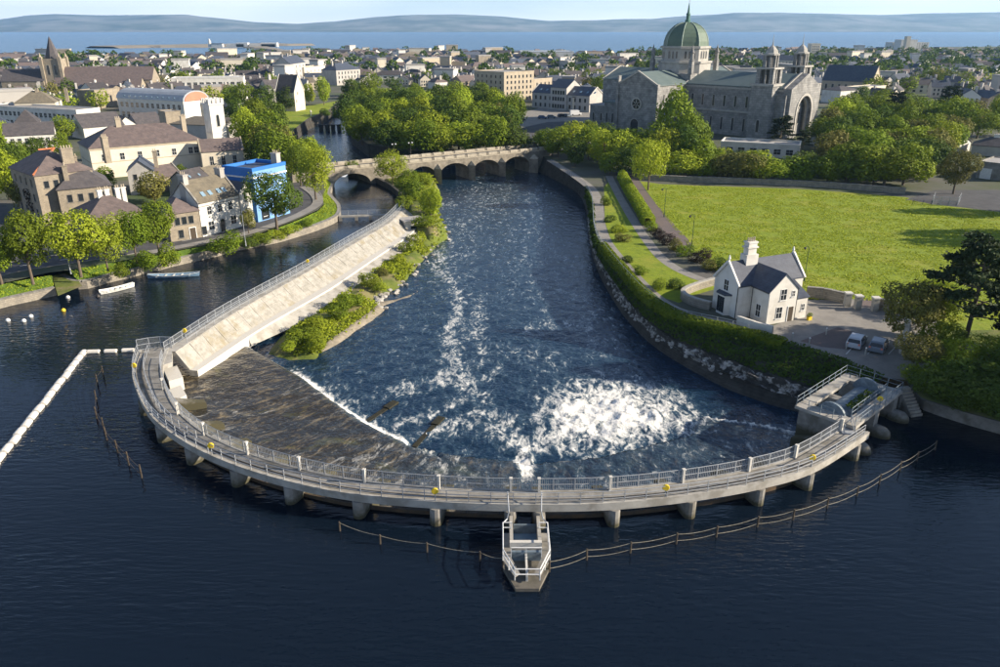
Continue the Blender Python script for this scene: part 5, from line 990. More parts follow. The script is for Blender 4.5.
# boundary wall in front of it, bins, cars, bollards, lamps
wall_run('white_garden_wall', [P(737, 324), P(750, 328.5), P(772, 335)], 1.1, .35, 'white', 'low white wall in front of the white house', step=None, cope=(1.2, .1, 'white_conc'))
b_ = empty('bin', P(809, 320), .4, 'yellow-green planter box at the corner of the white house', 'planter'); MB().box(-.3, .3, -.2, .2, 0, .5).build('box', M['yellow'], b_); link('plant', CROWNS['bush'][0], b_, (0, 0, .35), 0, (.9, .8, .8))
def car(p, rz, m, label, group=None, simple=False):
    r_ = empty('car', p, rz, label, 'car', group); prof_ = [(-2.1, .32), (-2.12, .78), (-1.95, .92), (-1.75, 1.38), (-1.45, 1.50), (.25, 1.50), (.55, 1.42), (1.05, .98), (1.95, .80), (2.1, .60), (2.08, .32)]
    def ext(pf, hw, taper): 
        n = len(pf); V = []
        for s in (-1, 1): V += [(x, s * (hw - (taper * max(0, z - .9))), z) for x, z in pf]
        return V, [tuple(range(n - 1, -1, -1)), tuple(range(n, 2 * n))] + [(i, (i + 1) % n, n + (i + 1) % n, n + i) for i in range(n)]
    MB().add(*ext(prof_, .88, .28)).build('body', m, r_)
    gl = [(-1.72, .98), (-1.58, 1.36), (-1.40, 1.42), (.2, 1.42), (.46, 1.36), (.92, .98)]; V, fs = ext(gl, .90, .27); MB().add(V, fs).build('side_window', M['glass'], r_)
    MB().add([(.52, -.70, 1.45), (1.06, -.80, .99), (1.06, .80, .99), (.52, .70, 1.45), (.50, -.70, 1.42), (1.02, -.80, .96), (1.02, .80, .96), (.50, .70, 1.42)], [(0, 1, 2, 3), (0, 4, 5, 1), (2, 6, 7, 3), (3, 7, 4, 0), (1, 5, 6, 2)]).build('windscreen', M['glass'], r_)
    MB().add([(-1.78, -.66, 1.36), (-1.98, -.76, .95), (-1.98, .76, .95), (-1.78, .66, 1.36), (-1.74, -.66, 1.36), (-1.94, -.76, .95), (-1.94, .76, .95), (-1.74, .66, 1.36)], [(0, 1, 2, 3), (0, 4, 5, 1), (2, 6, 7, 3), (3, 7, 4, 0), (1, 5, 6, 2)]).build('rear_window', M['glass'], r_)
    for x in (-1.35, 1.3):
        for s in (-1, 1):
            w_ = MB().tube((x, s * .72, .33), (x, s * .92, .33), .33, 14).build('wheel', M['frame_dark'], r_)
            if not simple: MB().tube((x, s * .925, .33), (x, s * .935, .33), .20, 10).build('rim', M['steel'], w_)
    for s in (-1, 1):
        MB().box(1.98, 2.12, s * .62 - .16, s * .62 + .16, .60, .74).build('headlight', M['white_metal'], r_); MB().box(-2.15, -2.05, s * .68 - .12, s * .68 + .12, .75, .95).build('tail_light', M['coral'], r_)
    return r_
def paint(n, c): return mat(n, c, None, 1, .25, spec=.6)
M['car_silver'] = paint('car_silver', (.40, .42, .45)); M['car_white'] = paint('car_white', (.75, .75, .75)); M['car_dark'] = paint('car_dark', (.03, .035, .05)); M['car_blue'] = paint('car_blue', (.05, .10, .22)); M['car_grey'] = paint('car_grey', (.16, .19, .23))
car(P(856, 345), 0.95, M['car_silver'], 'silver hatchback parked left of the two in the yard'); car(P(878, 349), 0.95, M['car_grey'], 'grey hatchback parked right of the two, half under the tree')
for x in (845.5, 867, 888): sheet('bay_line', [(x, 354), (x + 1.2, 354.2), (x + 13, 341.6), (x + 11.8, 341.4)], 'white_paint', .022, 'white painted parking bay line')
for j, (x, y) in enumerate([(792, 340), (809, 345), (826, 335), (846, 349), (865, 355), (791, 352)]):
    if j == 5: continue
    r_ = empty('bollard', P(x, y), 0, f'slim pale bollard in the yard, {ORD[j]} from the white house', 'bollard'); MB().tube((0, 0, 0), (0, 0, .9), .09, 8).build('shaft', M['concrete_pale'], r_); MB().lathe([(.11, .9), (.11, .98), (.03, 1.05)], 8).build('cap', M['white_metal'], r_)
def lamp(p, h, label, arm=1.0, rz=0, m='green_metal', twin=False):
    r_ = empty('street_lamp', p, rz, label, 'street lamp'); MB().lathe([(.12, 0), (.10, .8), (.06, 1.0), (.045, h)], 8).build('pole', M[m], r_)
    for s in ((1,) if not twin else (-1, 1)):
        MB().path([Vector((0, 0, h)), Vector((s * arm * .5, 0, h + .25)), Vector((s * arm, 0, h + .05))], .035, 5).build('arm', M[m], r_)
        MB().lathe([(.03, .12), (.20, .02), (.24, -.05), (.10, -.28), (.03, -.32)], 8, (s * arm, 0, h - .02)).build('lantern', M['white_metal'] if twin else M['dark_metal'], r_)
lamp(P(664, 217), 6.0, 'green lamp post standing in the field by the far end of the path', .8, 3.14); lamp(P(691.5, 248), 6.0, 'green lamp post where the field path ends', .8, 3.14); lamp(P(804, 281), 5.5, 'dark lamp post behind the right gable of the white house', .6, 3.14)
# hedges and shrubs of the garden
hedge('garden_hedge', [P(x, y) for x, y in [(622, 178), (628, 190), (636, 203), (643, 215), (649, 226)]], 2.6, 2.2, 'leaf_lime', 'bright clipped hedge between the two garden paths', dens=30)
for x, y, w, h, lf, lb in [(652, 231, 3.4, 2.4, 'leaf', 'first green shrub after the clipped hedge'), (658, 238, 3.4, 2.2, 'leaf_copper', 'brown shrub beside the field path'), (666, 245, 3.6, 2.3, 'leaf_copper', 'larger brown shrub beside the field path'), (675, 250, 3.4, 2.4, 'leaf_olive', 'olive shrub at the end of the field path'), (686, 256, 4, 2.2, 'leaf', 'low green shrub by the end lamp post'), (699, 262, 4.4, 2.6, 'leaf_copper', 'wide copper shrub near the white house'), (708, 270, 3.6, 2.0, 'leaf_olive', 'olive shrub close to the white house gable'), (722, 270, 5.0, 2.0, 'leaf_dark', 'dark bush against the back of the white house'), (618, 232, 4.2, 1.6, 'leaf_lime', 'round lime shrub on the garden lawn'), (622, 241, 3.6, 1.4, 'leaf_olive', 'low olive shrub on the garden lawn'),
                           (606, 205, 3.0, 2.2, 'leaf', 'shrub at the top of the garden by the promenade'), (610, 222, 3.0, 1.6, 'leaf_dark', 'dark shrub beside the promenade railing'), (660, 289, 3.8, 1.6, 'leaf', 'low shrub at the foot of the garden lawn'), (676, 287, 3.6, 1.5, 'leaf_dark', 'dark shrub near the curved garden wall'), (640, 284 - 10, 3.2, 1.4, 'leaf', 'shrub at the lower garden edge by the railing'), (628, 262, 2.8, 1.4, 'leaf_dark', 'small dark shrub halfway down the promenade')]: shrub(P(x, y), w, h, lf, lb, 'shrubs in the riverside garden')
# ================================================================== ARCHED BRIDGE
def poly_extrude(prof, y0, y1, mb, mi=0):      # prof: list of (x, z), solid between y0 and y1
    n = len(prof); b = len(mb.v); tr = tessellate_polygon([[Vector((x, z, 0)) for x, z in prof]])
    mb.v += [(x, y0, z) for x, z in prof] + [(x, y1, z) for x, z in prof]
    fs = [(b + i, b + j, b + k) for i, j, k in tr] + [(b + n + k, b + n + j, b + n + i) for i, j, k in tr] + [(b + i, b + (i + 1) % n, b + n + (i + 1) % n, b + n + i) for i in range(n)]
    mb.f += fs; mb.m += [mi] * len(fs); return mb
bx = Vector((.84, .543, 0)).normalized(); bA = Vector((-46.5, 203.9, 0)) - bx * 9; bL = 84.0
br = empty('stone_bridge', bA, math.atan2(bx.y, bx.x), 'old stone road bridge with round arches and panelled parapets', 'bridge')
def s_of(px_, z=0.0): return min((s * .1 for s in range(int(bL * 10))), key=lambda s: abs(proj((bA + bx * s).x, (bA + bx * s).y, z)[0] - px_))
arches = [(334, 371, 0.0), (410, 436, -2.6), (440, 470, -2.6), (473, 500, -2.6), (503, 530, -2.6)]
prof_b = [(0, 4.35), (0, -3.5)]
cuts = []
for a, b, zb in arches:
    s0, s1 = s_of(a), s_of(b); cuts.append((s0, s1)); c = (s0 + s1) / 2; w = (s1 - s0) / 2; prof_b += [(s0, -3.5), (s0, 0.2)]
    for k in range(1, 12): t = math.pi * k / 12; prof_b.append((c - w * math.cos(t), 0.2 + 3.1 * math.sin(t)))
    prof_b += [(s1, 0.2), (s1, -3.5)]
prof_b += [(bL, -3.5), (bL, 4.35)]
poly_extrude(prof_b, 0, 8.5, MB()).build('arches', M['bridge_stone'], br)
MB().box(.0, bL, .9, 7.6, 4.354, 4.40).build('roadway', M['asphalt'], br)
for yy in (0.0, 7.9):
    MB().box(0, bL, yy - .08, yy + .68, 4.40, 4.62).build('string_course', M['panel_stone'], br); MB().box(0, bL, yy + .08, yy + .52, 4.62, 5.35).build('parapet_wall', M['bridge_stone'], br)
    s = .6
    while s < bL - 3:
        l = random.uniform(2.6, 3.1); MB().box(s, s + l, yy - .02, yy + .62, 4.70, 5.44).build('parapet_panel', M['panel_stone'], br); s += l + .9
for (a0, a1), (b0, b1) in zip(cuts[1:], cuts[2:] + [(cuts[-1][1] + 3, 0)]):
    c = (a1 + b0) / 2; w = max((b0 - a1) / 2 + .3, .8); MB().prism([(c - w, 0.02, 0), (c, -2.2, 0), (c + w, 0.02, 0)], -3.4, 2.3).build('cutwater', M['bridge_stone'], br); MB().add([(c - w, .02, 2.3), (c, -2.2, 2.3), (c + w, .02, 2.3), (c, .02, 3.6)], [(0, 1, 3), (1, 2, 3), (0, 2, 1)]).build('cutwater_cap', M['panel_stone'], br)
for i, (sp_, lb) in enumerate(((s_of(407, 5), 'left twin-lantern lamp post on the stone bridge'), (s_of(424, 5), 'right twin-lantern lamp post on the stone bridge'))):
    p = bA + bx * sp_ + Vector((-bx.y, bx.x, 0)) * 8.2; p.z = 5.4; lamp(p, 3.6, lb, .55, 0.6, 'dark_metal', True)
for x, y, w, h, lb in ((340, 167, 3, 1.6, 'bush growing from the left parapet of the bridge'), (352, 171, 4, 3, 'bush growing beside the first bridge arch'), (441, 158, 3.2, 3.0, 'bush growing on the bridge pier'), (468, 160, 2.4, 1.4, 'small bush on the bridge face')): shrub(P(x, y, 3.2), w, h, 'leaf', lb)
road('bridge_approach', [(555, 146), (575, 141), (600, 138)], 9, 'asphalt', .01, 'road leaving the bridge towards the cathedral'); road('bridge_road', [(300, 169), (280, 172), (262, 174)], 8, 'asphalt', .009, 'road joining the bridge on the left bank')
# far flat bridge
ba = P(308, 88.5, 0); bb = P(360, 88, 0); b2 = empty('far_bridge', ba, math.atan2(bb.y - ba.y, bb.x - ba.x), 'low distant road bridge across the river bend', 'bridge'); l2 = (bb - ba).length
pf = [(0, 3.6), (0, -3)] + [(l2 * .52, -3)] + [(l2 * (.52 + .4 * k / 8), .2 + 2.0 * math.sin(math.pi * k / 8)) for k in range(9)] + [(l2 * .92, -3), (l2, -3), (l2, 3.6)]
poly_extrude(pf, 0, 9, MB()).build('arch', M['bridge_stone'], b2); MB().box(0, l2, -.1, .5, 3.6, 4.6).build('parapet', M['grey'], b2); MB().box(0, l2, 8.5, 9.1, 3.6, 4.6).build('parapet', M['grey'], b2)
# old bridge stumps and beacon in the bend
pc = empty('pier_beacon', P(312, 126, -2), .3, 'stone pier with a small white beacon standing in the river bend', 'pier'); MB().prism([(-4, -1.2, 0), (2.5, -1.6, 0), (4, 0, 0), (2.5, 1.6, 0), (-4, 1.2, 0)], -1, 2.2).build('base', M['stone'], pc); MB().lathe([(.6, 2.2), (.4, 3.5), (.25, 6), (.5, 6.4), (.05, 7.2)], 8).build('beacon', M['white_conc'], pc)
for j, x in enumerate((321, 327.5, 333, 339)):
    MB_ = MB().rbox(P(x, 126.5, 0), (1, .2, 0), 1.8, 1.8, -3, .5); MB_.rbox(P(x, 126.5, 0), (1, .2, 0), 2.2, 2.2, .5, .8); tag(MB_.build('bridge_stump', M['stone_dark']), f'dark old pier stump in the river bend, {ORD[j]} from the beacon', 'pier', 'old pier stumps')
# ================================================================== CATHEDRAL
cu = Vector((.70, -.714, 0)).normalized(); CC = Vector((74.0, 324.0, GZ)); cat_ = empty('cathedral', CC, math.atan2(cu.y, cu.x), 'great grey limestone cathedral with green copper dome and twin west turrets', 'cathedral')
M['cath_roof'] = mat('copper_sheet_roof', (.12, .155, .15), (.09, .125, .125), .3, .6, stretch=(1, 1, 1)); M['dome'] = mat('dome_copper', (.10, .145, .10), (.075, .115, .085), .4, .6)
def gbox(nm, x0_, x1_, y0_, y1_, z0_, z1_, mm='limestone', par=cat_): return MB().box(x0_, x1_, y0_, y1_, z0_, z1_).build(nm, M[mm], par)
E_, RH = 17.5, 4.3
def arm(nm, x0_, x1_, hw, axis, ends=(True, True)):   # a gabled arm of the cross
    def T(a, b, z): return (a, b, z) if axis == 'x' else (b, a, z)
    w = MB().add([T(x0_, -hw, -1), T(x1_, -hw, -1), T(x1_, hw, -1), T(x0_, hw, -1), T(x0_, -hw, E_), T(x1_, -hw, E_), T(x1_, hw, E_), T(x0_, hw, E_), T(x0_, 0, E_ + RH), T(x1_, 0, E_ + RH)], [(0, 1, 5, 4), (2, 3, 7, 6), (1, 2, 6, 9, 5), (3, 0, 4, 8, 7), (4, 5, 9, 8), (6, 7, 8, 9)]).build(nm, M['limestone'], cat_)
    s = RH / hw; V = []
    for x in (x0_ + .3, x1_ - .3): V += [T(x, -hw - .4, E_ - .4 * s + .05), T(x, 0, E_ + RH + .05), T(x, hw + .4, E_ - .4 * s + .05), T(x, -hw - .4, E_ - .4 * s + .4), T(x, 0, E_ + RH + .4), T(x, hw + .4, E_ - .4 * s + .4)]
    MB().add(V, [(3, 4, 10, 9), (4, 5, 11, 10), (0, 6, 7, 1), (1, 7, 8, 2), (0, 3, 9, 6), (2, 8, 11, 5), (0, 1, 4, 3), (1, 2, 5, 4), (6, 9, 10, 7), (7, 10, 11, 8)]).build('roof', M['cath_roof'], w)
    for x in (x0_ - .05, x1_ + .05):
        for sgn in (-1, 1): MB().tube(T(x, sgn * (hw + .3), E_ + .1), T(x, 0, E_ + RH + .55), .42, 4).build('coping', M['limestone_trim'], w)
    return w
nave = arm('nave', 8.5, 49, 11.25, 'x'); arm('chancel', -32, -8.5, 11.0, 'x'); tn = arm('transept', -30.5, -8.5, 8.8, 'y'); arm('transept', 8.5, 30, 8.8, 'y')
gbox('crossing', -9.2, 9.2, -9.2, 9.2, -1, 21.0)
def cwin(x, y, z, w, h, rz, st='arch'):
    pm, fm = win_mesh(w, h, st); wo = link('window', pm, cat_, (x, y, z), rz); link('frame', fm, wo)
for sgn in (-1, 1):
    rz = 0 if sgn < 0 else math.pi
    for k in range(6): cwin(12.2 + k * 4.6, sgn * 11.27, 10.2, .8, 4.0, rz); cwin(12.2 + k * 4.6, sgn * 11.27 + sgn * .5, 1.8, .8, 4.6, rz)
    gbox('aisle', 9.2, 39.0, *sorted((sgn * 11.2, sgn * 11.75)), -1, 8.4); gbox('ledge', 8.9, 39.2, *sorted((sgn * 11.2, sgn * 12.1)), 8.4, 8.9, 'limestone_trim')
    gbox('cornice', 8.9, 49.0, *sorted((sgn * 11.2, sgn * 11.6)), E_ - .9, E_ - .35, 'limestone_trim')
    for k in range(4): cwin(sgn * 8.82, -12.5 - k * 4.4, 10.2, .8, 4.0, math.pi / 2 * sgn)
# west front with the great recessed arch
W_ = 11.6; pf = [(-W_, -1), (-W_, E_), (0, E_ + RH + .6), (W_, E_), (W_, -1), (5.6, -1), (5.6, 9.2)] + [(5.6 * math.cos(math.pi * k / 14), 9.2 + 5.6 * math.sin(math.pi * k / 14)) for k in range(1, 14)] + [(-5.6, 9.2), (-5.6, -1)]
mb = poly_extrude(pf, 49.002, 52.0, MB()); mb.v = [(y, x, z) for x, y, z in mb.v]; wf = mb.build('west_front', M['limestone'], cat_)
for r0, r1, xo in ((5.61, 6.5, 52.25), (4.7, 5.6, 50.9)):
    mb = MB(); nA = 16
    pts = [(math.cos(math.pi * k / nA), math.sin(math.pi * k / nA)) for k in range(nA + 1)]
    for (c0, s0), (c1, s1) in zip(pts, pts[1:]): mb.add([(x, r * c, 9.2 + r * s) for x in (xo - .8, xo) for r, c, s in ((r0, c0, s0), (r1, c0, s0), (r1, c1, s1), (r0, c1, s1))], [(0, 1, 2, 3), (4, 7, 6, 5), (0, 4, 5, 1), (1, 5, 6, 2), (2, 6, 7, 3), (3, 7, 4, 0)])
    for sg_ in (-1, 1): mb.box(xo - .8, xo, *sorted((sg_ * r0, sg_ * r1)), -1, 9.2)
    mb.build('arch_moulding', M['limestone_trim'], wf)
for yy, z, w, h in ((-2.6, 4.6, 1.3, 4.4), (0, 4.6, 1.3, 5.0), (2.6, 4.6, 1.3, 4.4)): cwin(49.03, yy, z, w, h, math.pi / 2)
cwin(49.03, 0, -.2, 2.2, 3.8, math.pi / 2)
mb = MB()
for k in range(8): a = math.pi * k / 4; mb.lathe([(.05, -.02), (.62, -.02), (.62, .06), (.05, .06)], 10, (0, 0, 0)); 
rose = MB().lathe([(.05, 0), (2.3, 0), (2.3, .12), (.05, .12)], 24); rose.v = [(49.05 + z, x, 11.6 + y) for x, y, z in rose.v]; rw = rose.build('rose_window', M['glass'], wf)
def rose_frame(par, f, r=2.0):
    ring = MB(); 
    for k in range(20):
        a0, a1 = 2 * math.pi * k / 20, 2 * math.pi * (k + 1) / 20; ring.add([f(q * math.cos(a), q * math.sin(a), d) for d in (0, .25) for q, a in ((r, a0), (r + .5, a0), (r + .5, a1), (r, a1))], [(0, 1, 2, 3), (4, 7, 6, 5), (0, 4, 5, 1), (1, 5, 6, 2), (2, 6, 7, 3), (3, 7, 4, 0)])
    for k in range(6): a = math.pi * k / 3 + .5; ring.tube(f(.35 * math.cos(a), .35 * math.sin(a), .15), f(r * math.cos(a), r * math.sin(a), .15), .14, 4)
    ring.lathe([(.01, 0), (.01, .01)], 3); ring.build('tracery', M['limestone_trim'], par)
rose_frame(rw, lambda x, y, d: (49.1 + d, x, 11.6 + y), 2.0)
# transept gable: rose, portal
rg = MB().lathe([(.05, 0), (2.1, 0), (2.1, .12), (.05, .12)], 24); rg.v = [(x, -30.55 - z, 10.6 + y) for x, y, z in rg.v]; rg_ = rg.build('rose_window', M['glass'], tn); rose_frame(rg_, lambda x, y, d: (x, -30.62 - d, 10.6 + y), 1.9)
pm = win_mesh(3.6, 5.2, 'arch'); wo = link('portal', pm[0], cat_, (-.5, -30.55, -.2), 0); link('frame', pm[1], wo)
for sg_ in (-1, 1): gbox('buttress', *sorted((sg_ * 8.5, sg_ * 9.6)), -31.2, -29.0, -1, 16.5); gbox('pinnacle', *sorted((sg_ * 8.7, sg_ * 9.4)), -30.9, -29.4, 16.5, 20.5 if sg_ < 0 else 18)
gbox('chapel', -19, -9.5, -26, -11.0, -1, 9.6); gbox('chapel_roof', -19.4, -9.2, -26.4, -11.0, 9.6, 10.2, 'cath_roof'); gbox('sacristy', -28, -19.4, -24, -11.0, -1, 8.0); gbox('sacristy_roof', -28.4, -19.42, -24.4, -11, 8.0, 8.4, 'flat_roof')
for k in range(3): cwin(-17.5 + k * 2.9, -26.02, 2.2, .8, 3.6, 0)
for k in range(2): cwin(-26 + k * 4, -24.02, 2.2, .8, 3.0, 0)
# drum, dome, lantern
ph = math.pi / 8
MB().lathe([(10.4, 20.6), (10.4, 24.6), (10.9, 24.7), (10.9, 25.4), (9.2, 25.41), (9.2, 30.0), (9.9, 30.1), (9.9, 30.9), (9.0, 30.92)], 8, ph=ph).build('drum', M['limestone_trim'], cat_)
dm = MB().lathe([(8.8, 30.9)] + [(8.8 * math.cos(math.pi / 2 * k / 8) ** .9 if k < 8 else .7, 30.9 + 8.8 * math.sin(math.pi / 2 * k / 8)) for k in range(1, 8)] + [(.8, 39.6)], 8, ph=ph).build('dome', M['dome'], cat_)
mb = MB()
for k in range(8):
    a = ph + k * math.pi / 4; prev = None
    for j in range(8):
        r = 8.85 * math.cos(math.pi / 2 * j / 8) ** .9; p = Vector((r * math.cos(a), r * math.sin(a), 30.9 + 8.85 * math.sin(math.pi / 2 * j / 8)))
        if prev is not None: mb.tube(prev, p, .16, 4)
        prev = p
mb.build('rib', M['copper_pale'], dm)
lt = MB().lathe([(1.1, 39.2), (1.1, 40.4), (.75, 40.5), (.75, 42.2), (1.0, 42.3), (.5, 43.2), (.3, 45.2), (.12, 46.5)], 8).build('lantern', M['copper'], dm); MB().tube((0, 0, 46.4), (0, 0, 48.6), .09).tube((0, -.7, 47.7), (0, .7, 47.7), .08).build('cross', M['limestone_trim'], lt)
for k in range(8):
    a = k * math.pi / 4
    for j in (-1, 0, 1):
        r = 9.2 * math.cos(math.pi / 8) + .02; p = (r * math.cos(a) - j * 1.7 * math.sin(a), r * math.sin(a) + j * 1.7 * math.cos(a), 26.4); q = win_mesh(.75, 2.7, 'arch'); wo = link('window', q[0], cat_, p, a + math.pi / 2); link('frame', q[1], wo)
for sx_ in (-1, 1):
    for sy_ in (-1, 1): MB().box(sx_ * 9 - .8, sx_ * 9 + .8, sy_ * 9 - .8, sy_ * 9 + .8, 21, 25.5).lathe([(1.0, 25.5), (1.0, 26), (.75, 26.1), (.75, 28.4), (1.0, 28.6), (.4, 30), (.06, 31.5)], 8, (sx_ * 9, sy_ * 9, 0)).build('pinnacle', M['limestone'], cat_)
# west turrets
for sg_ in (-1, 1):
    tx, ty = 42.8, sg_ * 11.6; tw = gbox('turret', tx - 4.1, tx + 4.1, ty - 4.1, ty + 4.1, -1, 18.4); gbox('cornice', tx - 4.5, tx + 4.5, ty - 4.5, ty + 4.5, 18.4, 19.2, 'limestone_trim', tw)
    mb = MB()
    for a in (-1, 1):
        for b in (-1, 1): mb.box(tx + a * 2.5 - .75, tx + a * 2.5 + .75, ty + b * 2.5 - .75, ty + b * 2.5 + .75, 19.2, 24.0)
    for a in (-1, 1): mb.box(tx + a * 2.6 - .3, tx + a * 2.6 + .3, ty - .3, ty + .3, 19.2, 24.0); mb.box(tx - .3, tx + .3, ty + a * 2.6 - .3, ty + a * 2.6 + .3, 19.2, 24.0)
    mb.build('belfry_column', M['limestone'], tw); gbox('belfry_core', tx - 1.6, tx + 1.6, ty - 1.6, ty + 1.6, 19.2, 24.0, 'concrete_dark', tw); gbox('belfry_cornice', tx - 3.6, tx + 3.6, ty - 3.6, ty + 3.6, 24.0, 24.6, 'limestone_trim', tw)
    mb = MB()
    for k in range(8): a = math.pi * k / 4 + ph; mb.box(tx + 2.2 * math.cos(a) - .35, tx + 2.2 * math.cos(a) + .35, ty + 2.2 * math.sin(a) - .35, ty + 2.2 * math.sin(a) + .35, 24.6, 28.6)
    mb.lathe([(1.3, 24.6), (1.3, 28.6)], 8, (tx, ty, 0)).build('lantern_column', M['limestone'], tw)
    MB().lathe([(2.9, 28.6), (2.9, 29.1), (2.2, 29.3), (1.9, 30.3), (1.0, 31.3), (.3, 31.8), (.12, 33.0), (.04, 35.5)], 8, (tx, ty, 0)).build('cupola', M['limestone_trim'], tw)
    if sg_ < 0:
        q = win_mesh(1.1, 4.2, 'arch')
        wo = link('window', q[0], tw, (tx, ty - 4.12, 2.6), 0); link('frame', q[1], wo)
    gbox('stair_block', 47.0 - .5, 50.9, *sorted((sg_ * 11.6, sg_ * 13.0)), -1, 15.5)
# ================================================================== NAMED BUILDINGS
def E(px_, py_, h): q = P(px_, py_, GZ + h); return Vector((q.x, q.y, 0))
OCC = [(CC.x + cu.x * 8, CC.y + cu.y * 8, 58)]
def bld(label, A, B, depth, eave, *a, **k):
    r_ = building(label, A, B, depth, eave, *a, **k); A = Vector((A[0], A[1], 0)); B = Vector((B[0], B[1], 0)); d = (B - A).normalized(); n = Vector((-d.y, d.x, 0)); c = (A + B) / 2 + n * depth / 2; OCC.append((c.x, c.y, .5 * math.hypot((B - A).length, depth) + 2)); return r_
G = lambda f, n, zs, w, h, mg=1.0, st='sash': ('grid', f, n, zs, w, h, mg, st)
wh = bld('white quayside house with brown slate roof and four skylights', (-57.4, 143.5), (-52.5, 151.9), 8.0, 6.6, 3.6, 'gable', 'white', 'slate_olive', copings=True, trim='concrete', wins=[G('f', 3, (4.0,), .95, 1.5), ('f', 2.3, 1.0, 1.3, 1.6), ('f', 7.8, 1.0, 1.3, 1.6)], chims=[(.5, 4, 1.1, 1.6, 11.6, 3), (9.2, 4, 1.1, 1.6, 11.6, 3)], skylights=[(2.2, .28, .8, 1.1), (3.9, .28, .8, 1.1), (6.0, .28, .8, 1.1), (7.3, .28, .8, 1.1)], chmat='grey', bands=[(5.7, 5.85, .06)])
q = win_mesh(1.1, 2.5, 'arch'); wo = link('arched_door', q[0], wh, (5.0, 0, .05), 0); link('frame', q[1], wo)
bld('low stone house with hipped roof joined to the white quayside house', E(167, 215, 5.2), (-57.5, 143.4), 7, 5.2, 2.4, 'hip', 'rubble', 'slate_brown', wins=[G('f', 3, (3.0,), .9, 1.4), ('f', 2.0, .5, .9, 1.5), ('f', 6.4, .5, .9, 1.5)], doors=[('f', 4.2, 1.1, 2.1, 'door')])
bld('long stone house with hipped roof and white chimneys behind the quay trees', E(88, 219.5, 4.6), E(145, 211, 4.6), 10, 4.6, 3.2, 'hip', 'rubble', 'slate_brown', wins=[G('f', 5, (1.3,), 1.0, 1.6)], chims=[(4.2, 5, .8, .7, 8.8, 2), (5.5, 5, .8, .7, 8.8, 2), (7.6, 5.6, .8, .7, 8.7, 2), (8.7, 5.6, .8, .7, 8.7, 2)], chmat='white')
bld('square stone house with steep hipped roof and one corner chimney', E(57, 190.5, 7), E(111, 185.5, 7), 12.5, 7, 4.2, 'hip', 'rubble', 'slate', wins=[G('f', 4, (1.4, 4.4), .9, 1.5)], chims=[(2.2, 2.0, .9, 1.2, 11.6, 2), (4.6, 6.5, .9, .9, 12.6, 2)], chmat='rubble')
big = bld('tall three-storey stone building with orange ridge tiles at the left', E(34, 176.5, 10), E(92, 169.5, 10), 15, 10, 4.0, 'hip', 'rubble', 'slate_brown', wins=[G('l', 4, (1.5, 4.6, 7.6), .9, 1.5), G('f', 5, (7.4,), .9, 1.4)], chims=[(7.5, 2.2, 2.2, 1.2, 14.6, 4), (17.5, 8, 1.2, 1.2, 15.4, 3)], chmat='rubble')
rfb = [c for c in big.children if c.name.startswith('roof')][0]; MB().tube((-.2, -.2, 10.25), (7.1, 7.5, 14.15), .2, 4).build('ridge_tiles', M['orange_tile'], rfb); MB().tube((7.1, 7.5, 14.1), ((E(92, 169.5, 10) - E(34, 176.5, 10)).length - 7.1, 7.5, 14.1), .2, 4).build('ridge_tiles', M['orange_tile'], rfb)
bl = bld('bright blue and pale blue three-storey building on the street corner', (-57.5, 159.3), (-50.3, 155.5), 9.6, 10.4, .7, 'flat', 'blue', 'slate_blue', wins=[('f', 5.8, 6.6, 1.1, 1.7), G('r', 3, (.9, 3.9, 7.0), 1.0, 1.5, 1.0)], chims=[(6.6, 8.6, 1.6, 1.2, 13.0, 3)], chmat='grey', name='corner_building', cat='building')
Lb = math.hypot(7.2, 3.8); MB().box(Lb + .004, Lb + .05, .02, 9.58, .0, 10.38).build('painted_front', M['paleblue'], bl); MB().box(Lb + .05, Lb + .22, -.1, 9.7, 9.0, 9.3).build('string_course', M['white_metal'], bl); MB().box(-.1, Lb + .1, -.16, -.004, 9.0, 9.3).build('string_course', M['white_metal'], bl)
for (x0_, x1_) in ((1.2, 3.4), (5.8, 8.2)): MB().box(Lb + .052, Lb + .12, x0_, x1_, .2, 2.7).build('shop_window', M['glass'], bl)
bld('narrow white gabled annex between white house and blue building', (-52.4, 152.3), (-50.9, 155.0), 7, 7.0, 1.6, 'gabley', 'white', 'slate_blue', wins=[('f', 1.5, 4.6, .8, 1.3), ('f', 1.5, 1.0, .9, 1.6)])
bld('long cream hall with brown hipped roof behind the quay houses', E(89, 149, 8), E(201, 140, 8), 15, 8, 4.6, 'hip', 'cream', 'slate_brown', wins=[G('f', 6, (4.6,), 1.1, 1.7), ('f', 27.2, 4.6, 1.1, 1.7)], chims=[(9.5, 7.5, 1.3, 1.3, 14.5, 3), (27, 8.5, 1.2, 1.2, 14.0, 3)], chmat='tan', bands=[(4.1, 4.3, .06), (7.5, 7.9, .12)], trim='tan', name='hall', cat='building')
bld('lower cream wing with three tall windows beside the white tower', E(201, 152, 5.6), E(243, 149.5, 5.6), 8, 5.6, 2.8, 'gable', 'cream', 'slate_brown', copings=True, trim='tan', wins=[G('f', 3, (1.6,), 1.0, 2.6)], name='hall_wing', cat='building')
twc = P(224, 162.5); tw_ = empty('white_tower', twc, .79, 'tall white battlemented church tower by the left bank trees', 'tower'); OCC.append((twc.x, twc.y + 3, 6)); MB().box(-2.15, 2.15, .25, 4.55, -1, 16.6).build('shaft', M['white'], tw_); mb = MB().box(-2.35, 2.35, .05, 4.75, 16.6, 17.1)
for a in (-1.95, -.65, .65, 1.95): mb.box(a - .4, a + .4, .05, .5, 17.1, 18.4); mb.box(a - .4, a + .4, 4.3, 4.75, 17.1, 18.4)
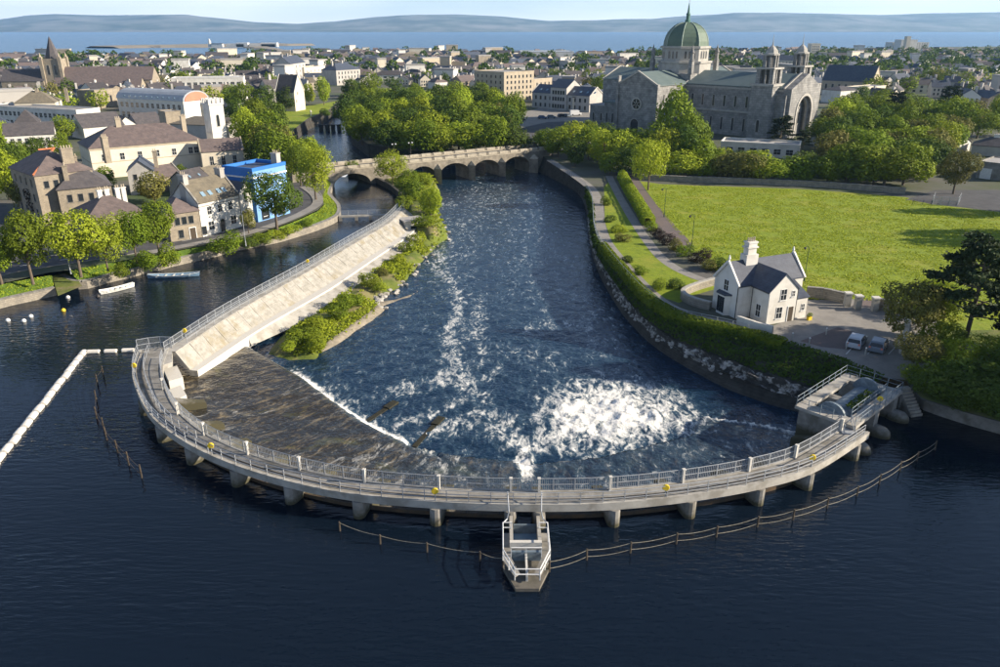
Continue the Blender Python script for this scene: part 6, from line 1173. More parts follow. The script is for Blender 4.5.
for b in (1.3, 2.4, 3.5): mb.box(1.9, 2.35, b - .3, b + .3, 17.1, 18.4); mb.box(-2.35, -1.9, b - .3, b + .3, 17.1, 18.4)
mb.build('battlement', M['white'], tw_)
for rz, p in ((0, (0, .25, 10.6)), (math.pi / 2, (2.15, 2.4, 10.6))): q = win_mesh(.8, 3.2, 'arch'); wo = link('window', q[0], tw_, p, rz); link('frame', q[1], wo)
MB().box(-2.25, 2.25, .15, 4.65, 8.6, 8.8).build('string_course', M['white_conc'], tw_)
bld('white two-storey building with grey slate roof at the left edge', E(4, 136, 6.5), E(54, 133.5, 6.5), 9, 6.5, 3.2, 'gable', 'white', 'slate', wins=[G('f', 6, (1.0, 4.0), 1.0, 1.5)])
bld('small grey gabled house in front of the cream hall', E(127, 172, 5.6), E(153, 170.5, 5.6), 9, 5.6, 2.4, 'gabley', 'grey', 'slate_blue', wins=[('f', 1.6, 3.6, .8, 1.3), ('f', 4.9, 3.6, .8, 1.3), ('f', 2.6, .8, .9, 1.4)], chims=[(6.4, 5, .9, .9, 9.5, 2)], chmat='rubble')
bld('low stone outbuilding with brown roof behind the round bush', E(157, 178, 3.6), E(181, 174, 3.6), 7, 3.6, 2.2, 'gable', 'rubble', 'slate_brown', copings=True, trim='concrete')
bld('low slate-roofed cottage just behind the white quayside house', E(190, 183, 3.4), E(212, 178, 3.4), 7, 3.4, 2.4, 'gable', 'grey', 'slate', skylights=[(1.5, .4, .5, .7), (4.5, .4, .5, .7)])
bld('low olive-roofed shed beside the blue building', E(212, 178, 3.4), E(224, 175, 3.4), 6, 3.4, 2.2, 'gable', 'rubble', 'slate_olive')
bld('low grey shed with flat lead roof behind the tall stone building', E(92, 164, 3), E(125, 161, 3), 6, 3, .3, 'flat', 'tan', 'flat_roof', wins=[G('f', 5, (.8,), .9, 1.3)])
bld('grey flat-topped workshop below the barrel-roofed hall', E(170, 124, 7), E(214, 126, 7), 13, 7, 1.2, 'shed', 'grey', 'slate_olive', wins=[('f', 6, 4, 1.6, 1.6, 'wide')]); bld('square rough concrete block beside the grey workshop', E(165, 112.5, 10), E(180, 111.5, 10), 7, 10, .3, 'flat', 'rubble', 'flat_roof', name='block', cat='building')
hl = bld('long hall with curved metal roof and coral red end wall', E(117, 98, 9), E(183, 101.5, 9), 14, 9, 4.0, 'barrel', 'white', 'tin', wins=[G('f', 12, (1.5, 5.5), 1.6, 2.0, 1.0, 'wide')], name='barrel_hall', cat='building')
hA, hB = E(117, 98, 9), E(183, 101.5, 9); hLn = (hB - hA).length; n = 10; ring = [(7 - 6.4 * math.cos(math.pi * i / n), 9 + 3.5 * math.sin(math.pi * i / n)) for i in range(n + 1)]
MB().add([(x, y, z) for x in (hLn + .3, hLn + .5) for y, z in ring], [tuple(range(n + 1)), tuple(range(2 * n + 1, n, -1))] + [(i, i + 1, n + 2 + i, n + 1 + i) for i in range(n)]).build('coral_gable', M['coral'], hl)
for k in range(10): MB().box(4 + k * 3.3, 5.2 + k * 3.3, -.1, .8, 9.6, 10.4).build('rooflight', M['skylight'], hl)
bld('cream flat-roofed block with coral framed window in front of the curved hall', E(171, 102.5, 7.5), E(205.5, 103.5, 7.5), 9, 7.5, .5, 'flat', 'cream', 'flat_roof', wins=[('f', 11, 1.2, 3.2, 3.6, 'wide')], name='block', cat='building')
bld('long white two-storey block with metal fascia behind the curved hall', E(171, 79, 8.5), E(243, 78, 8.5), 16, 8.5, .6, 'flat', 'white', 'tin', wins=[G('f', 11, (1.2, 4.8), 2.2, 1.5, 1, 'wide')], name='block', cat='building')
bld('white modern school building with rows of windows at the left edge', E(-16, 106, 7.6), E(76, 111, 7.6), 11, 7.6, .4, 'flat', 'white', 'flat_roof', wins=[G('f', 20, (1.0, 4.4), 1.5, 1.7, 1, 'wide')], name='school', cat='building')
bld('hipped olive-roofed house behind the white school', E(14, 103.5, 8.4), E(55, 102.5, 8.4), 13, 8.4, 4.5, 'hip', 'cream', 'slate_olive', chims=[(8, 6, 1.2, 1.2, 13.5, 2), (19, 6, 1.2, 1.2, 13.5, 2)], chmat='rubble')
bld('dark slate-roofed shed beside the cream hall roof', E(83, 128, 4.2), E(124, 124.5, 4.2), 12, 4.2, 4.2, 'gable', 'white', 'slate'); bld('white gabled end house among the slate sheds', E(117, 126, 3.6), E(137, 124.5, 3.6), 12, 3.6, 3.0, 'gabley', 'white', 'slate'); bld('low grey slate shed right of the white gabled end', E(137, 124, 3.6), E(162, 122, 3.6), 10, 3.6, 3.4, 'gable', 'grey', 'slate')
bld('dark blue slate house roofs at the far left edge', E(-20, 128, 5), E(14, 126, 5), 10, 5, 3.6, 'hip', 'grey', 'slate_blue'); bld('grey pyramid-roofed house beside the white school', E(14, 124, 5), E(38, 123, 5), 10, 5, 4.6, 'hip', 'grey', 'slate')
bld('pale blue-grey gabled house left of the curved hall', E(80, 89, 8), E(93, 90.5, 8), 9, 8, 3.2, 'gabley', 'white', 'slate', chims=[(5.5, 6, 1, 1, 12.5, 2)]); bld('square rough stone block at the left end of the curved hall', E(94, 91, 8.5), E(117, 88.5, 8.5), 10, 8.5, .4, 'flat', 'rubble', 'flat_roof', name='block', cat='building')
# old church with spire
ca = P(48, 95); ch_ = empty('stone_church', ca, .12, 'old stone church with pointed spire and broad slate roofs', 'church'); OCC.append((ca.x + 14, ca.y + 8, 36))
def chb(nm, x0_, x1_, y0_, y1_, z0_, z1_, mm='rubble', par=ch_): return MB().box(x0_, x1_, y0_, y1_, z0_, z1_).build(nm, M[mm], par)
tt_ = chb('tower', 0, 10.5, 0, 10, -1, 20.5)
for x in (0, 10.5):
    for y in (0, 10): MB().box(x - .9, x + .9, y - .9, y + .9, -1, 21.5).lathe([(.9, 21.5), (.05, 24)], 4, (x, y, 0)).build('corner_buttress', M['rubble'], tt_)
for k in range(2): q = win_mesh(1.5, 5.5, 'arch'); wo = link('window', q[0], tt_, (3.2 + 4 * k, -.02, 11.5), 0); link('frame', q[1], wo)
MB().lathe([(4.4, 20.5), (4.2, 22), (.1, 33)], 8, (5.25, 5, 0)).build('spire', M['slate'], tt_); 
for nm, x0_, x1_, yc, hw, ee, rr in (('nave', 10.6, 62, 6, 8, 8.5, 7), ('aisle', 9, 58, -7, 5.5, 5.0, 5), ('chancel', -24, -.1, 5, 7, 8, 6.5)):
    w = MB().add([(x0_, yc - hw, -1), (x1_, yc - hw, -1), (x1_, yc + hw, -1), (x0_, yc + hw, -1), (x0_, yc - hw, ee), (x1_, yc - hw, ee), (x1_, yc + hw, ee), (x0_, yc + hw, ee), (x0_, yc, ee + rr), (x1_, yc, ee + rr)], [(0, 1, 5, 4), (2, 3, 7, 6), (1, 2, 6, 9, 5), (3, 0, 4, 8, 7), (4, 5, 9, 8), (6, 7, 8, 9)]).build(nm, M['rubble'], ch_)
    MB().add([(x0_ - .3, yc - hw - .3, ee), (x1_ + .3, yc - hw - .3, ee), (x1_ + .3, yc, ee + rr + .3), (x0_ - .3, yc, ee + rr + .3), (x1_ + .3, yc + hw + .3, ee), (x0_ - .3, yc + hw + .3, ee)], [(0, 1, 2, 3), (3, 2, 4, 5)]).build('roof', M['slate_brown' if nm != 'chancel' else 'slate'], w)
# river bend houses
bld('white terrace with small gables left of the river bend', E(236, 94, 6.5), E(268, 91, 6.5), 10, 6.5, 3.5, 'gable', 'white', 'slate', wins=[G('f', 7, (1, 4), 1.0, 1.5)]); bld('grey stone house with slate roof beside the river bend', E(268, 88.5, 8.5), E(297, 87, 8.5), 11, 8.5, 4, 'gable', 'grey', 'slate', wins=[G('f', 5, (1, 4, 6.6), .9, 1.4)], chims=[(4, 5.5, 1.2, 1.2, 15, 3), (14, 5.5, 1.2, 1.2, 15, 3)])
bld('tall narrow white pointed gable on the river bend', E(294, 92, 9), E(304, 90.5, 9), 10, 9, 7.5, 'gabley', 'cream', 'slate', copings=True, wins=[('f', 1.6, 4, .7, 1.3), ('f', 3.2, 7.5, .7, 1.3)]); bld('blue-grey gabled tower house beyond the river bend', E(290, 64, 13), E(305, 62, 13), 12, 13, 5, 'gable', 'grey', 'slate_blue', wins=[G('f', 4, (3, 6.5, 10), .9, 1.5)], chims=[(1, 6, 1.2, 1.2, 20, 2), (13, 6, 1.2, 1.2, 20, 2)])
bld('cream flat-roofed house between the bend trees', E(304, 68, 9), E(325, 66, 9), 10, 9, .5, 'flat', 'cream', 'slate', wins=[G('f', 5, (2, 5.5), 1, 1.6)]); bld('grey stone mansion with many windows beside the far bridge', E(336, 70.5, 10), E(360, 69, 10), 14, 10, 4.5, 'hip', 'grey', 'slate_blue', wins=[G('f', 7, (1.5, 4.5, 7.4), .9, 1.5)], chims=[(4, 7, 1, 1, 16, 2), (14, 7, 1, 1, 16, 2)])
# square in front of the cathedral
sheet('square', [(470, 132), (500, 118), (540, 108), (600, 112), (610, 124), (600, 142), (560, 150), (525, 145)], 'paving', .012, 'open paved square and car park left of the cathedral')
sheet('square_road', [(505, 140), (520, 128), (548, 122), (575, 121), (590, 124), (585, 133), (558, 136), (540, 141), (530, 148)], 'asphalt', .018, 'curving dark road through the square')
bld('long shaded stone terrace with slate mansard facing the square', P(532, 107.5), P(589, 112.5), 11, 7.5, 3.6, 'gable', 'grey', 'slate_blue', wins=[G('f', 11, (1, 4.4), 1.1, 1.7), ], skylights=[(4 + 4.2 * k, .35, 1, 1.3) for k in range(9)], copings=True, name='terrace', cat='building')
ta_, tb_ = P(532, 107.5), P(589, 112.5); bld('taller centre block of the shaded terrace on the square', ta_.lerp(tb_, .34) + Vector((-.3, -.6, 0)), ta_.lerp(tb_, .62) + Vector((-.3, -.6, 0)), 11.9, 10.5, 3.6, 'gable', 'grey', 'slate_blue', wins=[G('f', 5, (1, 4.4, 7.4), 1.1, 1.7)], name='terrace', cat='building')
bld('five-storey tan warehouse with small windows behind the square', E(504, 73, 15.5), E(534, 71.5, 15.5), 24, 15.5, .5, 'flat', 'tan', 'flat_roof', wins=[G('f', 7, (1.5, 4.3, 7.1, 9.9, 12.7), 1.0, 1.4), G('l', 6, (1.5, 4.3, 7.1, 9.9, 12.7), 1.0, 1.4)], name='warehouse', cat='building'); bld('lower tan wing right of the warehouse', E(534, 80, 11), E(552, 78.5, 11), 18, 11, .5, 'flat', 'tan', 'flat_roof', wins=[G('f', 4, (2, 5, 8), 1, 1.4)], name='warehouse', cat='building')
bld('pale stone gabled end house at the right of the terrace', P(589.5, 112), P(600, 109.5), 9, 6.5, 3.4, 'gabley', 'cream', 'slate')
for j, (x, y, rz, c, lb) in enumerate([(521, 120.5, -.1, 'car_dark', 'dark car farthest left in the square'), (542.5, 118.8, -.1, 'car_blue', 'blue car second from the left in the square'), (551.5, 118.3, -.1, 'car_grey', 'grey car third from the left in the square'), (562, 117, .4, 'car_dark', 'dark car fourth from the left in the square'), (567.5, 116.8, .5, 'car_grey', 'grey car fifth from the left in the square')]): car(P(x, y), rz, M[c], lb, 'cars in the cathedral square', True)
vn = empty('white_van', P(575.5, 115.5), .2, 'white van parked at the right end of the square', 'van'); MB().add([(-2.6, -1, .4), (2.6, -1, .4), (2.6, 1, .4), (-2.6, 1, .4), (-2.6, -.95, 2.4), (1.2, -.95, 2.4), (1.2, .95, 2.4), (-2.6, .95, 2.4), (2.6, -.95, 1.2), (2.6, .95, 1.2)], [(0, 3, 2, 1), (4, 5, 6, 7), (0, 1, 8, 5, 4), (2, 3, 7, 6, 9), (1, 2, 9, 8), (3, 0, 4, 7), (5, 8, 9, 6)]).build('body', M['car_white'], vn); MB().box(1.4, 2.3, -.97, .97, 1.3, 1.9).build('side_window', M['glass'], vn)
for x in (-1.6, 1.6): MB().tube((x, -1.03, .38), (x, 1.03, .38), .38, 10).build('wheel', M['frame_dark'], vn)
# right-hand side buildings
bld('long dark slate-roofed church building right of the cathedral', E(822, 80, 8), E(872, 82, 8), 17, 8, 8.5, 'gable', 'tan', 'slate_blue', copings=True, trim='panel_stone', wins=[G('f', 7, (2.5,), 1.2, 3.5, 1, 'stone')], name='chapel', cat='building'); bld('cream square house in the trees right of the cathedral', E(862, 88, 7.5), E(886, 86, 7.5), 9, 7.5, .4, 'flat', 'cream', 'flat_roof'); bld('white square house below the dark chapel roof', E(841, 91, 6.5), E(859, 90, 6.5), 12, 6.5, 2.0, 'hip', 'white', 'slate')
bld('white cottage with slate roof at the right edge behind the field', P(956, 153), P(969, 151), 6, 2.9, 2.0, 'gabley', 'white', 'slate', chims=[(3.2, 4.6, .8, .8, 6.6, 1)]); bld('grey hipped bungalow at the right edge behind the field', P(970, 155), P(1010, 158), 9, 3, 2.6, 'hip', 'grey', 'slate', chims=[(6, 4.5, 1.6, .9, 6.4, 3)], chmat='white')
bld('grey concrete shed with flat roof at the right edge by the field', E(979, 162, 4.2), E(1016, 166, 4.2), 12, 4.2, .3, 'flat', 'concrete', 'flat_roof', doors=[('f', 2.2, 2.4, 2.6, 'white_metal'), ('l', 4, 2.0, 2.4, 'blue_steel')], name='shed', cat='shed')
bld('low white flat-roofed building in front of the cathedral nave', E(721, 142.5, 3.8), E(800, 146.5, 3.8), 10, 3.8, .5, 'flat', 'white', 'flat_roof', wins=[G('f', 6, (1.0,), 2.0, 1.6, 1, 'wide')], name='hall', cat='building'); bld('low metal-roofed shelter at the foot of the west front', E(811, 135, 3.6), E(836, 137, 3.6), 8, 3.6, 1.6, 'hip', 'grey', 'tin', name='shelter', cat='building')
bld('long slate-roofed terrace far behind the dome', E(757, 60, 8), E(800, 60.5, 8), 12, 8, 4.5, 'gable', 'cream', 'slate_blue', wins=[G('f', 12, (2, 5), 1, 1.5)], name='terrace', cat='building'); bld('long white gabled terrace right behind the dome', E(712, 70, 6), E(750, 71, 6), 10, 6, 4, 'gable', 'white', 'slate', wins=[G('f', 9, (1, 3.6), 1, 1.4)], name='terrace', cat='building')
bld('big pale flat warehouse on the far side of town left of the dome', E(521, 52, 9), E(574, 52, 9), 60, 9, .6, 'flat', 'white', 'tin', name='warehouse', cat='building'); bld('white hotel block on the shore at the right', P(892, 49.5), P(928, 49.5), 30, 12, .6, 'flat', 'white', 'flat_roof', wins=[G('f', 14, (2, 5.5, 9), 2.2, 1.6, 1, 'wide')], name='hotel', cat='building'); bld('higher stepped middle of the shore hotel', P(900, 49.9), P(916, 49.9), 26, 17, .6, 'flat', 'white', 'flat_roof', name='hotel', cat='building'); bld('narrow pale tower of the shore hotel', P(905, 50.2), P(909, 50.2), 10, 23, .6, 'flat', 'cream', 'flat_roof', name='hotel', cat='building')
bld('dark-topped apartment tower right of the west turrets', E(812, 44, 18), E(821, 44, 18), 14, 18, .6, 'flat', 'cream', 'slate', wins=[G('f', 4, (2, 5, 8, 11, 14), 1.2, 1.5)], name='apartment_block', cat='building')
# lighthouse on the spit
lh = empty('lighthouse', P(210, 46.6, 1), 0, 'small white lighthouse on the rocky spit', 'lighthouse'); MB().lathe([(4, -1), (3.2, 12), (4, 12.3), (2, 12.6), (2, 15), (.2, 17)], 10).build('tower', M['white'], lh); MB().box(5, 30, -5, 5, -1, 6).build('keeper_house', M['white'], lh); MB().box(4.5, 30.5, -5.5, 5.5, 6, 6.8).build('roof', M['slate'], lh)
for j, (x, w) in enumerate(((236, 40), (243, 26), (263, 60), (270, 36))): tag(MB().rbox(P(x, 46.2, 1.5), (1, 0, 0), w, 14, 0, 6 + j % 2 * 3).build('spit_building', M['white']), f'low white building on the rocky spit, {ORD[j]} right of the lighthouse', 'building', 'white buildings on the spit')
# ================================================================== THE TOWN BEHIND
def proto(roof, chim=True):
    w = MB(); L, D, e, r_ = 1, 1, .62, .38
    if roof == 'gable': w.add([(0, 0, -.1), (1, 0, -.1), (1, 1, -.1), (0, 1, -.1), (0, 0, e), (1, 0, e), (1, 1, e), (0, 1, e), (0, .5, 1), (1, .5, 1)], [(0, 1, 5, 4), (2, 3, 7, 6), (1, 2, 6, 9, 5), (3, 0, 4, 8, 7)])
    elif roof == 'gabley': w.add([(0, 0, -.1), (1, 0, -.1), (1, 1, -.1), (0, 1, -.1), (0, 0, e), (1, 0, e), (1, 1, e), (0, 1, e), (.5, 0, 1), (.5, 1, 1)], [(0, 1, 5, 8, 4), (2, 3, 7, 9, 6), (1, 2, 6, 5), (3, 0, 4, 7)])
    else: w.box(0, 1, 0, 1, -.1, e if roof == 'hip' else .9)
    r2 = MB()
    if roof == 'gable': r2.add([(-.02, -.05, e - .03), (1.02, -.05, e - .03), (1.02, .5, 1.03), (-.02, .5, 1.03), (1.02, 1.05, e - .03), (-.02, 1.05, e - .03)], [(0, 1, 2, 3), (3, 2, 4, 5)])
    elif roof == 'gabley': r2.add([(-.05, -.02, e - .03), (.5, -.02, 1.03), (.5, 1.02, 1.03), (-.05, 1.02, e - .03), (1.05, -.02, e - .03), (1.05, 1.02, e - .03)], [(0, 1, 2, 3), (1, 4, 5, 2)])
    elif roof == 'hip': r2.add([(-.04, -.04, e), (1.04, -.04, e), (1.04, 1.04, e), (-.04, 1.04, e), (.3, .5, 1), (.7, .5, 1)], [(0, 1, 5, 4), (2, 3, 4, 5), (1, 2, 5), (3, 0, 4)])
    else: r2.box(-.02, 1.02, -.02, 1.02, .9, 1.0)
    wn_ = MB()
    for k in range(4):
        for z in (.1, .36): wn_.box(.12 + k * .22, .2 + k * .22, -.012, .01, z, z + .15)
    return w.mesh('wall', M['white']), r2.mesh('roof', M['slate']), wn_.mesh('window_row', M['glass'])
PR = {k: proto(k) for k in ('gable', 'gabley', 'hip', 'flat')}
CH = MB().box(-.5, .5, -.5, .5, 0, 1).mesh('chimney', M['grey'])
def town_house(p, rz, L, D, h, roof, wm, rm, label, group):
    o = bpy.data.objects.new('town_house', None); COL.objects.link(o); o.location = p; o.rotation_euler = (0, 0, rz); o.scale = (L, D, h); tag(o, label, 'house', group); a, b, c = PR[roof]
    w = link('wall', a, o); w.material_slots[0].link = 'OBJECT'; w.material_slots[0].material = M[wm]; r_ = link('roof', b, o); r_.material_slots[0].link = 'OBJECT'; r_.material_slots[0].material = M[rm]; tag(link('window_row', c, o), kind='stuff')
    if roof != 'flat': link('chimney', CH, o, (.12, .5, .8), 0, (1.0 / L, 1.4 / D, .36)); link('chimney', CH, o, (.88, .5, .8), 0, (1.0 / L, 1.4 / D, .36))
EXC = [[(225, 175), (225, 95), (300, 95), (335, 82), (362, 82), (372, 92), (530, 92), (530, 160), (300, 190)], [(470, 160), (470, 112), (532, 110), (600, 118), (600, 160)], [(530, 160), (560, 118), (640, 118), (660, 100), (840, 100), (850, 105), (1010, 112), (1010, 230), (540, 230)], [(62, 58.8), (258, 57.8), (258, 50), (62, 50)], [(-50, 330), (-50, 116), (250, 116), (250, 330)]]
rt = random.Random(5); rows = []; D = 335.0; far_list = []
while D < 1330:
    rows.append(D); D += 17 + 9 * (D / 600)
cnt = 0; WM = ['white'] * 9 + ['cream'] * 5 + ['grey'] * 6 + ['tan'] * 2 + ['rubble'] * 2; RM = ['slate'] * 7 + ['slate_blue'] * 6 + ['slate_brown'] * 4 + ['slate_olive'] * 1; RW = {'slate': 'grey slate', 'slate_blue': 'blue-grey slate', 'slate_brown': 'brown slate', 'slate_olive': 'olive slate'}; WW = {'white': 'white', 'cream': 'cream', 'grey': 'grey', 'tan': 'tan', 'rubble': 'stone'}
zones = [(-99, 75, 'behind the white school'), (75, 250, 'behind the curved hall'), (250, 370, 'beyond the river bend'), (370, 480, 'behind the wooded bank'), (480, 610, 'behind the tan warehouse'), (610, 760, 'behind the cathedral dome'), (760, 880, 'behind the west turrets'), (880, 1100, 'behind the field trees')]
TOWN = []
for ri, D in enumerate(rows):
    x = -D * .68; base_r = .25 + .5 * math.sin(ri * 1.7)
    while x < D * .70:
        L = rt.uniform(7, 15) if rt.random() < .7 else rt.uniform(15, 30); dd = rt.uniform(6.5, 10); y = D + rt.uniform(-6, 6)
        pxx, pyy = proj(x + L / 2, y, GZ); x0_ = x; x += L * rt.choice((1.02, 1.02, 1.1, 1.4)) + (rt.uniform(4, 22) if rt.random() < .20 else 0)
        if not (-30 < pxx < 1030): continue
        if any(inpoly(np.array([pxx]), np.array([pyy]), e_)[0] for e_ in EXC): continue
        if any(math.hypot(x0_ + L / 2 - ox, y + dd / 2 - oy) < orr + L * .35 for ox, oy, orr in OCC): continue
        dens_ = .97 if pxx < 560 else (.94 if pxx < 800 else .82)
        if rt.random() > dens_: continue
        if pyy < np.interp(pxx, [c[0] for c in coast[::-1]], [c[1] for c in coast[::-1]]) + 1.2: continue
        big_ = rt.random() < .06; h = rt.uniform(6.0, 9.0) * (1.5 if big_ else 1); roof = 'flat' if big_ else rt.choice(('gable', 'gable', 'gable', 'gabley', 'gabley', 'hip')); 
        if roof == 'gabley': L = min(L, 10)
        TOWN.append((ri, pxx, pyy, Vector((x0_, y, GZ)), base_r + rt.uniform(-.25, .25) + (math.pi / 2 if rt.random() < .12 else 0), L, dd, h, roof, rt.choice(WM), rt.choice(RM) if roof != 'flat' else 'flat_roof'))
near = sorted(TOWN, key=lambda t: t[3].y)[:290]; ids = set(id(t) for t in near); lastrow = {}
for t in sorted(near, key=lambda t: (t[0], t[1])):
    zi = next(k for k, z in enumerate(zones) if z[0] <= t[1] < z[1]); key = (t[0], zi); c = lastrow.get(key, 0); lastrow[key] = c + 1; rowsz = sorted(set(k[0] for k in lastrow if k[1] == zi)); rn = rowsz.index(t[0])
    kind = 'flat-roofed block' if t[8] == 'flat' else f'{RW[t[10]]}-roofed house'
    town_house(t[3], t[4], t[5], t[6], t[7], t[8], t[9], t[10], f'{WW[t[9]]} {kind}, {ordn(c)} from left, {ordn(rn)} row {zones[zi][2]}', 'houses of the town')
tm = MB(); fm_ = [M[k] for k in ('white', 'cream', 'grey', 'tan', 'rubble', 'slate', 'slate_blue', 'slate_brown', 'slate_olive', 'flat_roof')]; fk = {k: i for i, k in enumerate(('white', 'cream', 'grey', 'tan', 'rubble', 'slate', 'slate_blue', 'slate_brown', 'slate_olive', 'flat_roof'))}
for t in TOWN:
    if id(t) in ids: continue
    m4 = Matrix.Translation(t[3]) @ Matrix.Rotation(t[4], 4, 'Z') @ Matrix.Diagonal((t[5], t[6], t[7], 1)); a, b, _ = PR[t[8]]
    for me, k in ((a, t[9]), (b, t[10])): tm.add([m4 @ v.co for v in me.vertices], [tuple(p.vertices) for p in me.polygons], fk[k])
tag(tm.build('distant_rooftops', fm_, fix=False), 'mass of small houses of the far town towards the bay', 'houses', kind='stuff')
print('TOWN', len(TOWN), len(near), near[-1][3].y)
# ================================================================== TREES
def T_(px_, py_, w, h, kind, leaf, label, group=None): o = tree(P(px_, py_), w, h, kind, leaf, label, group); return o
QT = 'trees along the left quay'
for x, y, w, h, lf, lb in [(2, 284, 8.5, 9.5, 'leaf', 'green tree cut by the left edge of the photo on the quay'), (33, 283, 9.5, 11.5, 'leaf', 'full green tree left of the slipway'), (81, 276, 10.5, 11.5, 'leaf_lime', 'wide pale yellow-green tree right of the slipway'), (108, 270, 7.0, 9.5, 'leaf_lime', 'thin pale tree beside the wide yellow-green one'), (137, 263, 7.0, 9.5, 'leaf', 'upright green tree with bare trunk on the verge'), (160, 257, 8.0, 10.5, 'leaf', 'dense green tree nearest the white quayside house'),
                           (249, 234, 4.2, 5.0, 'leaf_olive', 'small reddish street tree in front of the white annex'), (277, 229, 11.5, 12.0, 'leaf_dark', 'big dark round tree in front of the blue building'), (316, 200, 9.5, 12.5, 'leaf_lime', 'bright tree over the road bend by the channel'), (301, 186, 9.0, 11, 'leaf', 'green tree behind the road bend')]: T_(x, y, w, h, 'near', lf, lb, QT)
for x, y, w, h, lf, lb in [(226, 252, 6.5, 4.2, 'leaf', 'large round bush on the quay below the white house'), (120, 277, 3.6, 2.6, 'leaf', 'bush hanging over the quay wall by the white boat'), (147, 269, 5.0, 3.2, 'leaf', 'bush on the quay above the blue boat'), (169, 265, 4.6, 4.4, 'leaf', 'taller bush on the quay beside the blue boat'), (262, 243, 4.5, 2.0, 'leaf', 'low bush on the quay under the dark tree'), (277, 239, 4.5, 1.8, 'leaf_lime', 'low bright bush along the channel wall'), (292, 233, 4.5, 1.8, 'leaf_lime', 'next low bush along the channel wall'), (308, 226, 4.2, 1.6, 'leaf', 'low bush near the footbridge landing'), (250, 246, 4, 1.8, 'leaf_dark', 'dark bush at the water below the street tree')]: shrub(P(x, y, 1.5), w, h, lf, lb, 'bushes along the quay')
YT = 'trees between the left bank houses'
for x, y, w, h, lf, lb in [(50, 218, 9.0, 10, 'leaf_copper', 'dark copper beech beside the stone houses'), (27, 214, 6.5, 8, 'leaf_olive', 'olive tree in the side street'), (10, 200, 10, 12, 'leaf_lime', 'tall lime tree at the left edge behind the side street'), (20, 185, 9, 11, 'leaf_dark', 'dark tree beside the tall stone building'), (2, 178, 10, 13, 'leaf', 'green tree at the left edge beside the tall stone building'), (155, 203, 8.8, 7.5, 'leaf_olive', 'wide olive tree behind the hipped stone houses'), (106, 190, 6.5, 6, 'leaf', 'green tree behind the square stone house'), (67, 210, 3.4, 6, 'leaf_lime', 'slim lime tree against the square stone house'), (145, 170, 9, 8, 'leaf', 'round green tree in front of the cream hall'), (62, 158, 7, 8, 'leaf', 'green tree left of the small grey shed'), (38, 160, 8, 7, 'leaf_dark', 'low tree below the white two-storey building'), (66, 140, 9, 9, 'leaf', 'round tree beside the white two-storey building'), (22, 150 + 14, 7, 7, 'leaf', 'small tree below the left white building'), (67, 104, 9, 8, 'leaf_olive', 'olive tree by the old church'), (38, 99, 8, 6, 'leaf_lime', 'small bright tree before the old church'), (183, 181, 3.5, 4.5, 'leaf', 'narrow tree beside the olive-roofed shed'), (3, 150, 8, 10, 'leaf_lime', 'lime tree in front of the white building at the edge')]: T_(x, y, w, h, 'mid', lf, lb, YT)
LT = 'trees on the left bank before the river bend'
lst = [(282, 180, 15, 14, 'leaf'), (268, 170, 12, 13, 'leaf_dark'), (294, 173, 10, 10, 'leaf_lime'), (255, 160, 12, 14, 'leaf'), (311, 170, 9.5, 9.5, 'leaf_lime'), (275, 161, 13, 11.5, 'leaf_olive'), (270, 150, 12, 13, 'leaf'), (246, 146, 12, 13, 'leaf_lime'), (258, 136, 13, 14, 'leaf'), (240, 128, 12, 12, 'leaf_dark'), (276, 134, 11, 12, 'leaf_dark'), (246, 112, 13, 14, 'leaf'), (232, 108, 12, 12, 'leaf'), (266, 112, 13, 13, 'leaf_dark'), (290, 111, 10, 12, 'leaf_dark'), (309, 104, 8, 11, 'leaf_lime'), (324, 105, 9, 15, 'leaf_lime'), (278, 116, 6, 6, 'leaf'), (325, 117, 6, 4, 'leaf_dark'), (314, 162, 8, 6, 'leaf_dark')]
for i, (x, y, w, h, lf) in enumerate(sorted(lst)): T_(x, y, w, h, 'mid', lf, f'leafy tree on the left bank above the bridge, {ordn(i)} from left', LT)
WT = 'wood between the river bend and the square'
rr_ = random.Random(3); wl_ = []
for y, xs_, hh in ((152, range(392, 520, 17), 10.5), (146, range(366, 510, 18), 11.5), (138, range(356, 520, 17), 12.5), (130, range(352, 515, 18), 13), (122, range(354, 505, 18), 13), (114, range(362, 505, 19), 12.5), (106, range(372, 500, 22), 11.5), (98, range(352, 380, 14), 12)):
    for x in xs_: wl_.append((x + rr_.uniform(-5, 5), y + rr_.uniform(-2, 2), rr_.uniform(11.5, 15), hh * rr_.uniform(.85, 1.12), rr_.choice(('leaf', 'leaf_dark', 'leaf_dark', 'leaf', 'leaf_lime', 'leaf_dark', 'leaf'))))
for i, (x, y, w, h, lf) in enumerate(sorted(wl_)): T_(x, y, w, h, 'mid', lf, f'rounded tree in the wood beyond the bridge, {ordn(i)} from left', WT)
for x, y, w, h, lf, lb in [(512, 130, 10, 15, 'leaf', 'tall tree with bare trunk at the edge of the square'), (500, 135, 10, 12, 'leaf_olive', 'brownish tree at the edge of the square'), (495, 140, 9, 9, 'leaf', 'low tree before the square'), (520, 146, 6, 4, 'leaf_lime', 'small tree at the right end of the bridge parapet'), (539, 146, 6, 5.5, 'leaf', 'small bright tree by the bridge approach'), (601, 100, 12, 14, 'leaf', 'bright tree left of the cathedral transept'), (640, 78, 12, 15, 'leaf_dark', 'left of two poplars behind the transept'), (650, 78, 12, 15, 'leaf_dark', 'right of two poplars behind the transept'), (655, 63, 26, 15, 'leaf_dark', 'broad dark tree far left of the dome')]: T_(x, y, w, h, 'tall' if 'poplar' in lb else 'mid', lf, lb)
CT = 'trees in front of the cathedral'
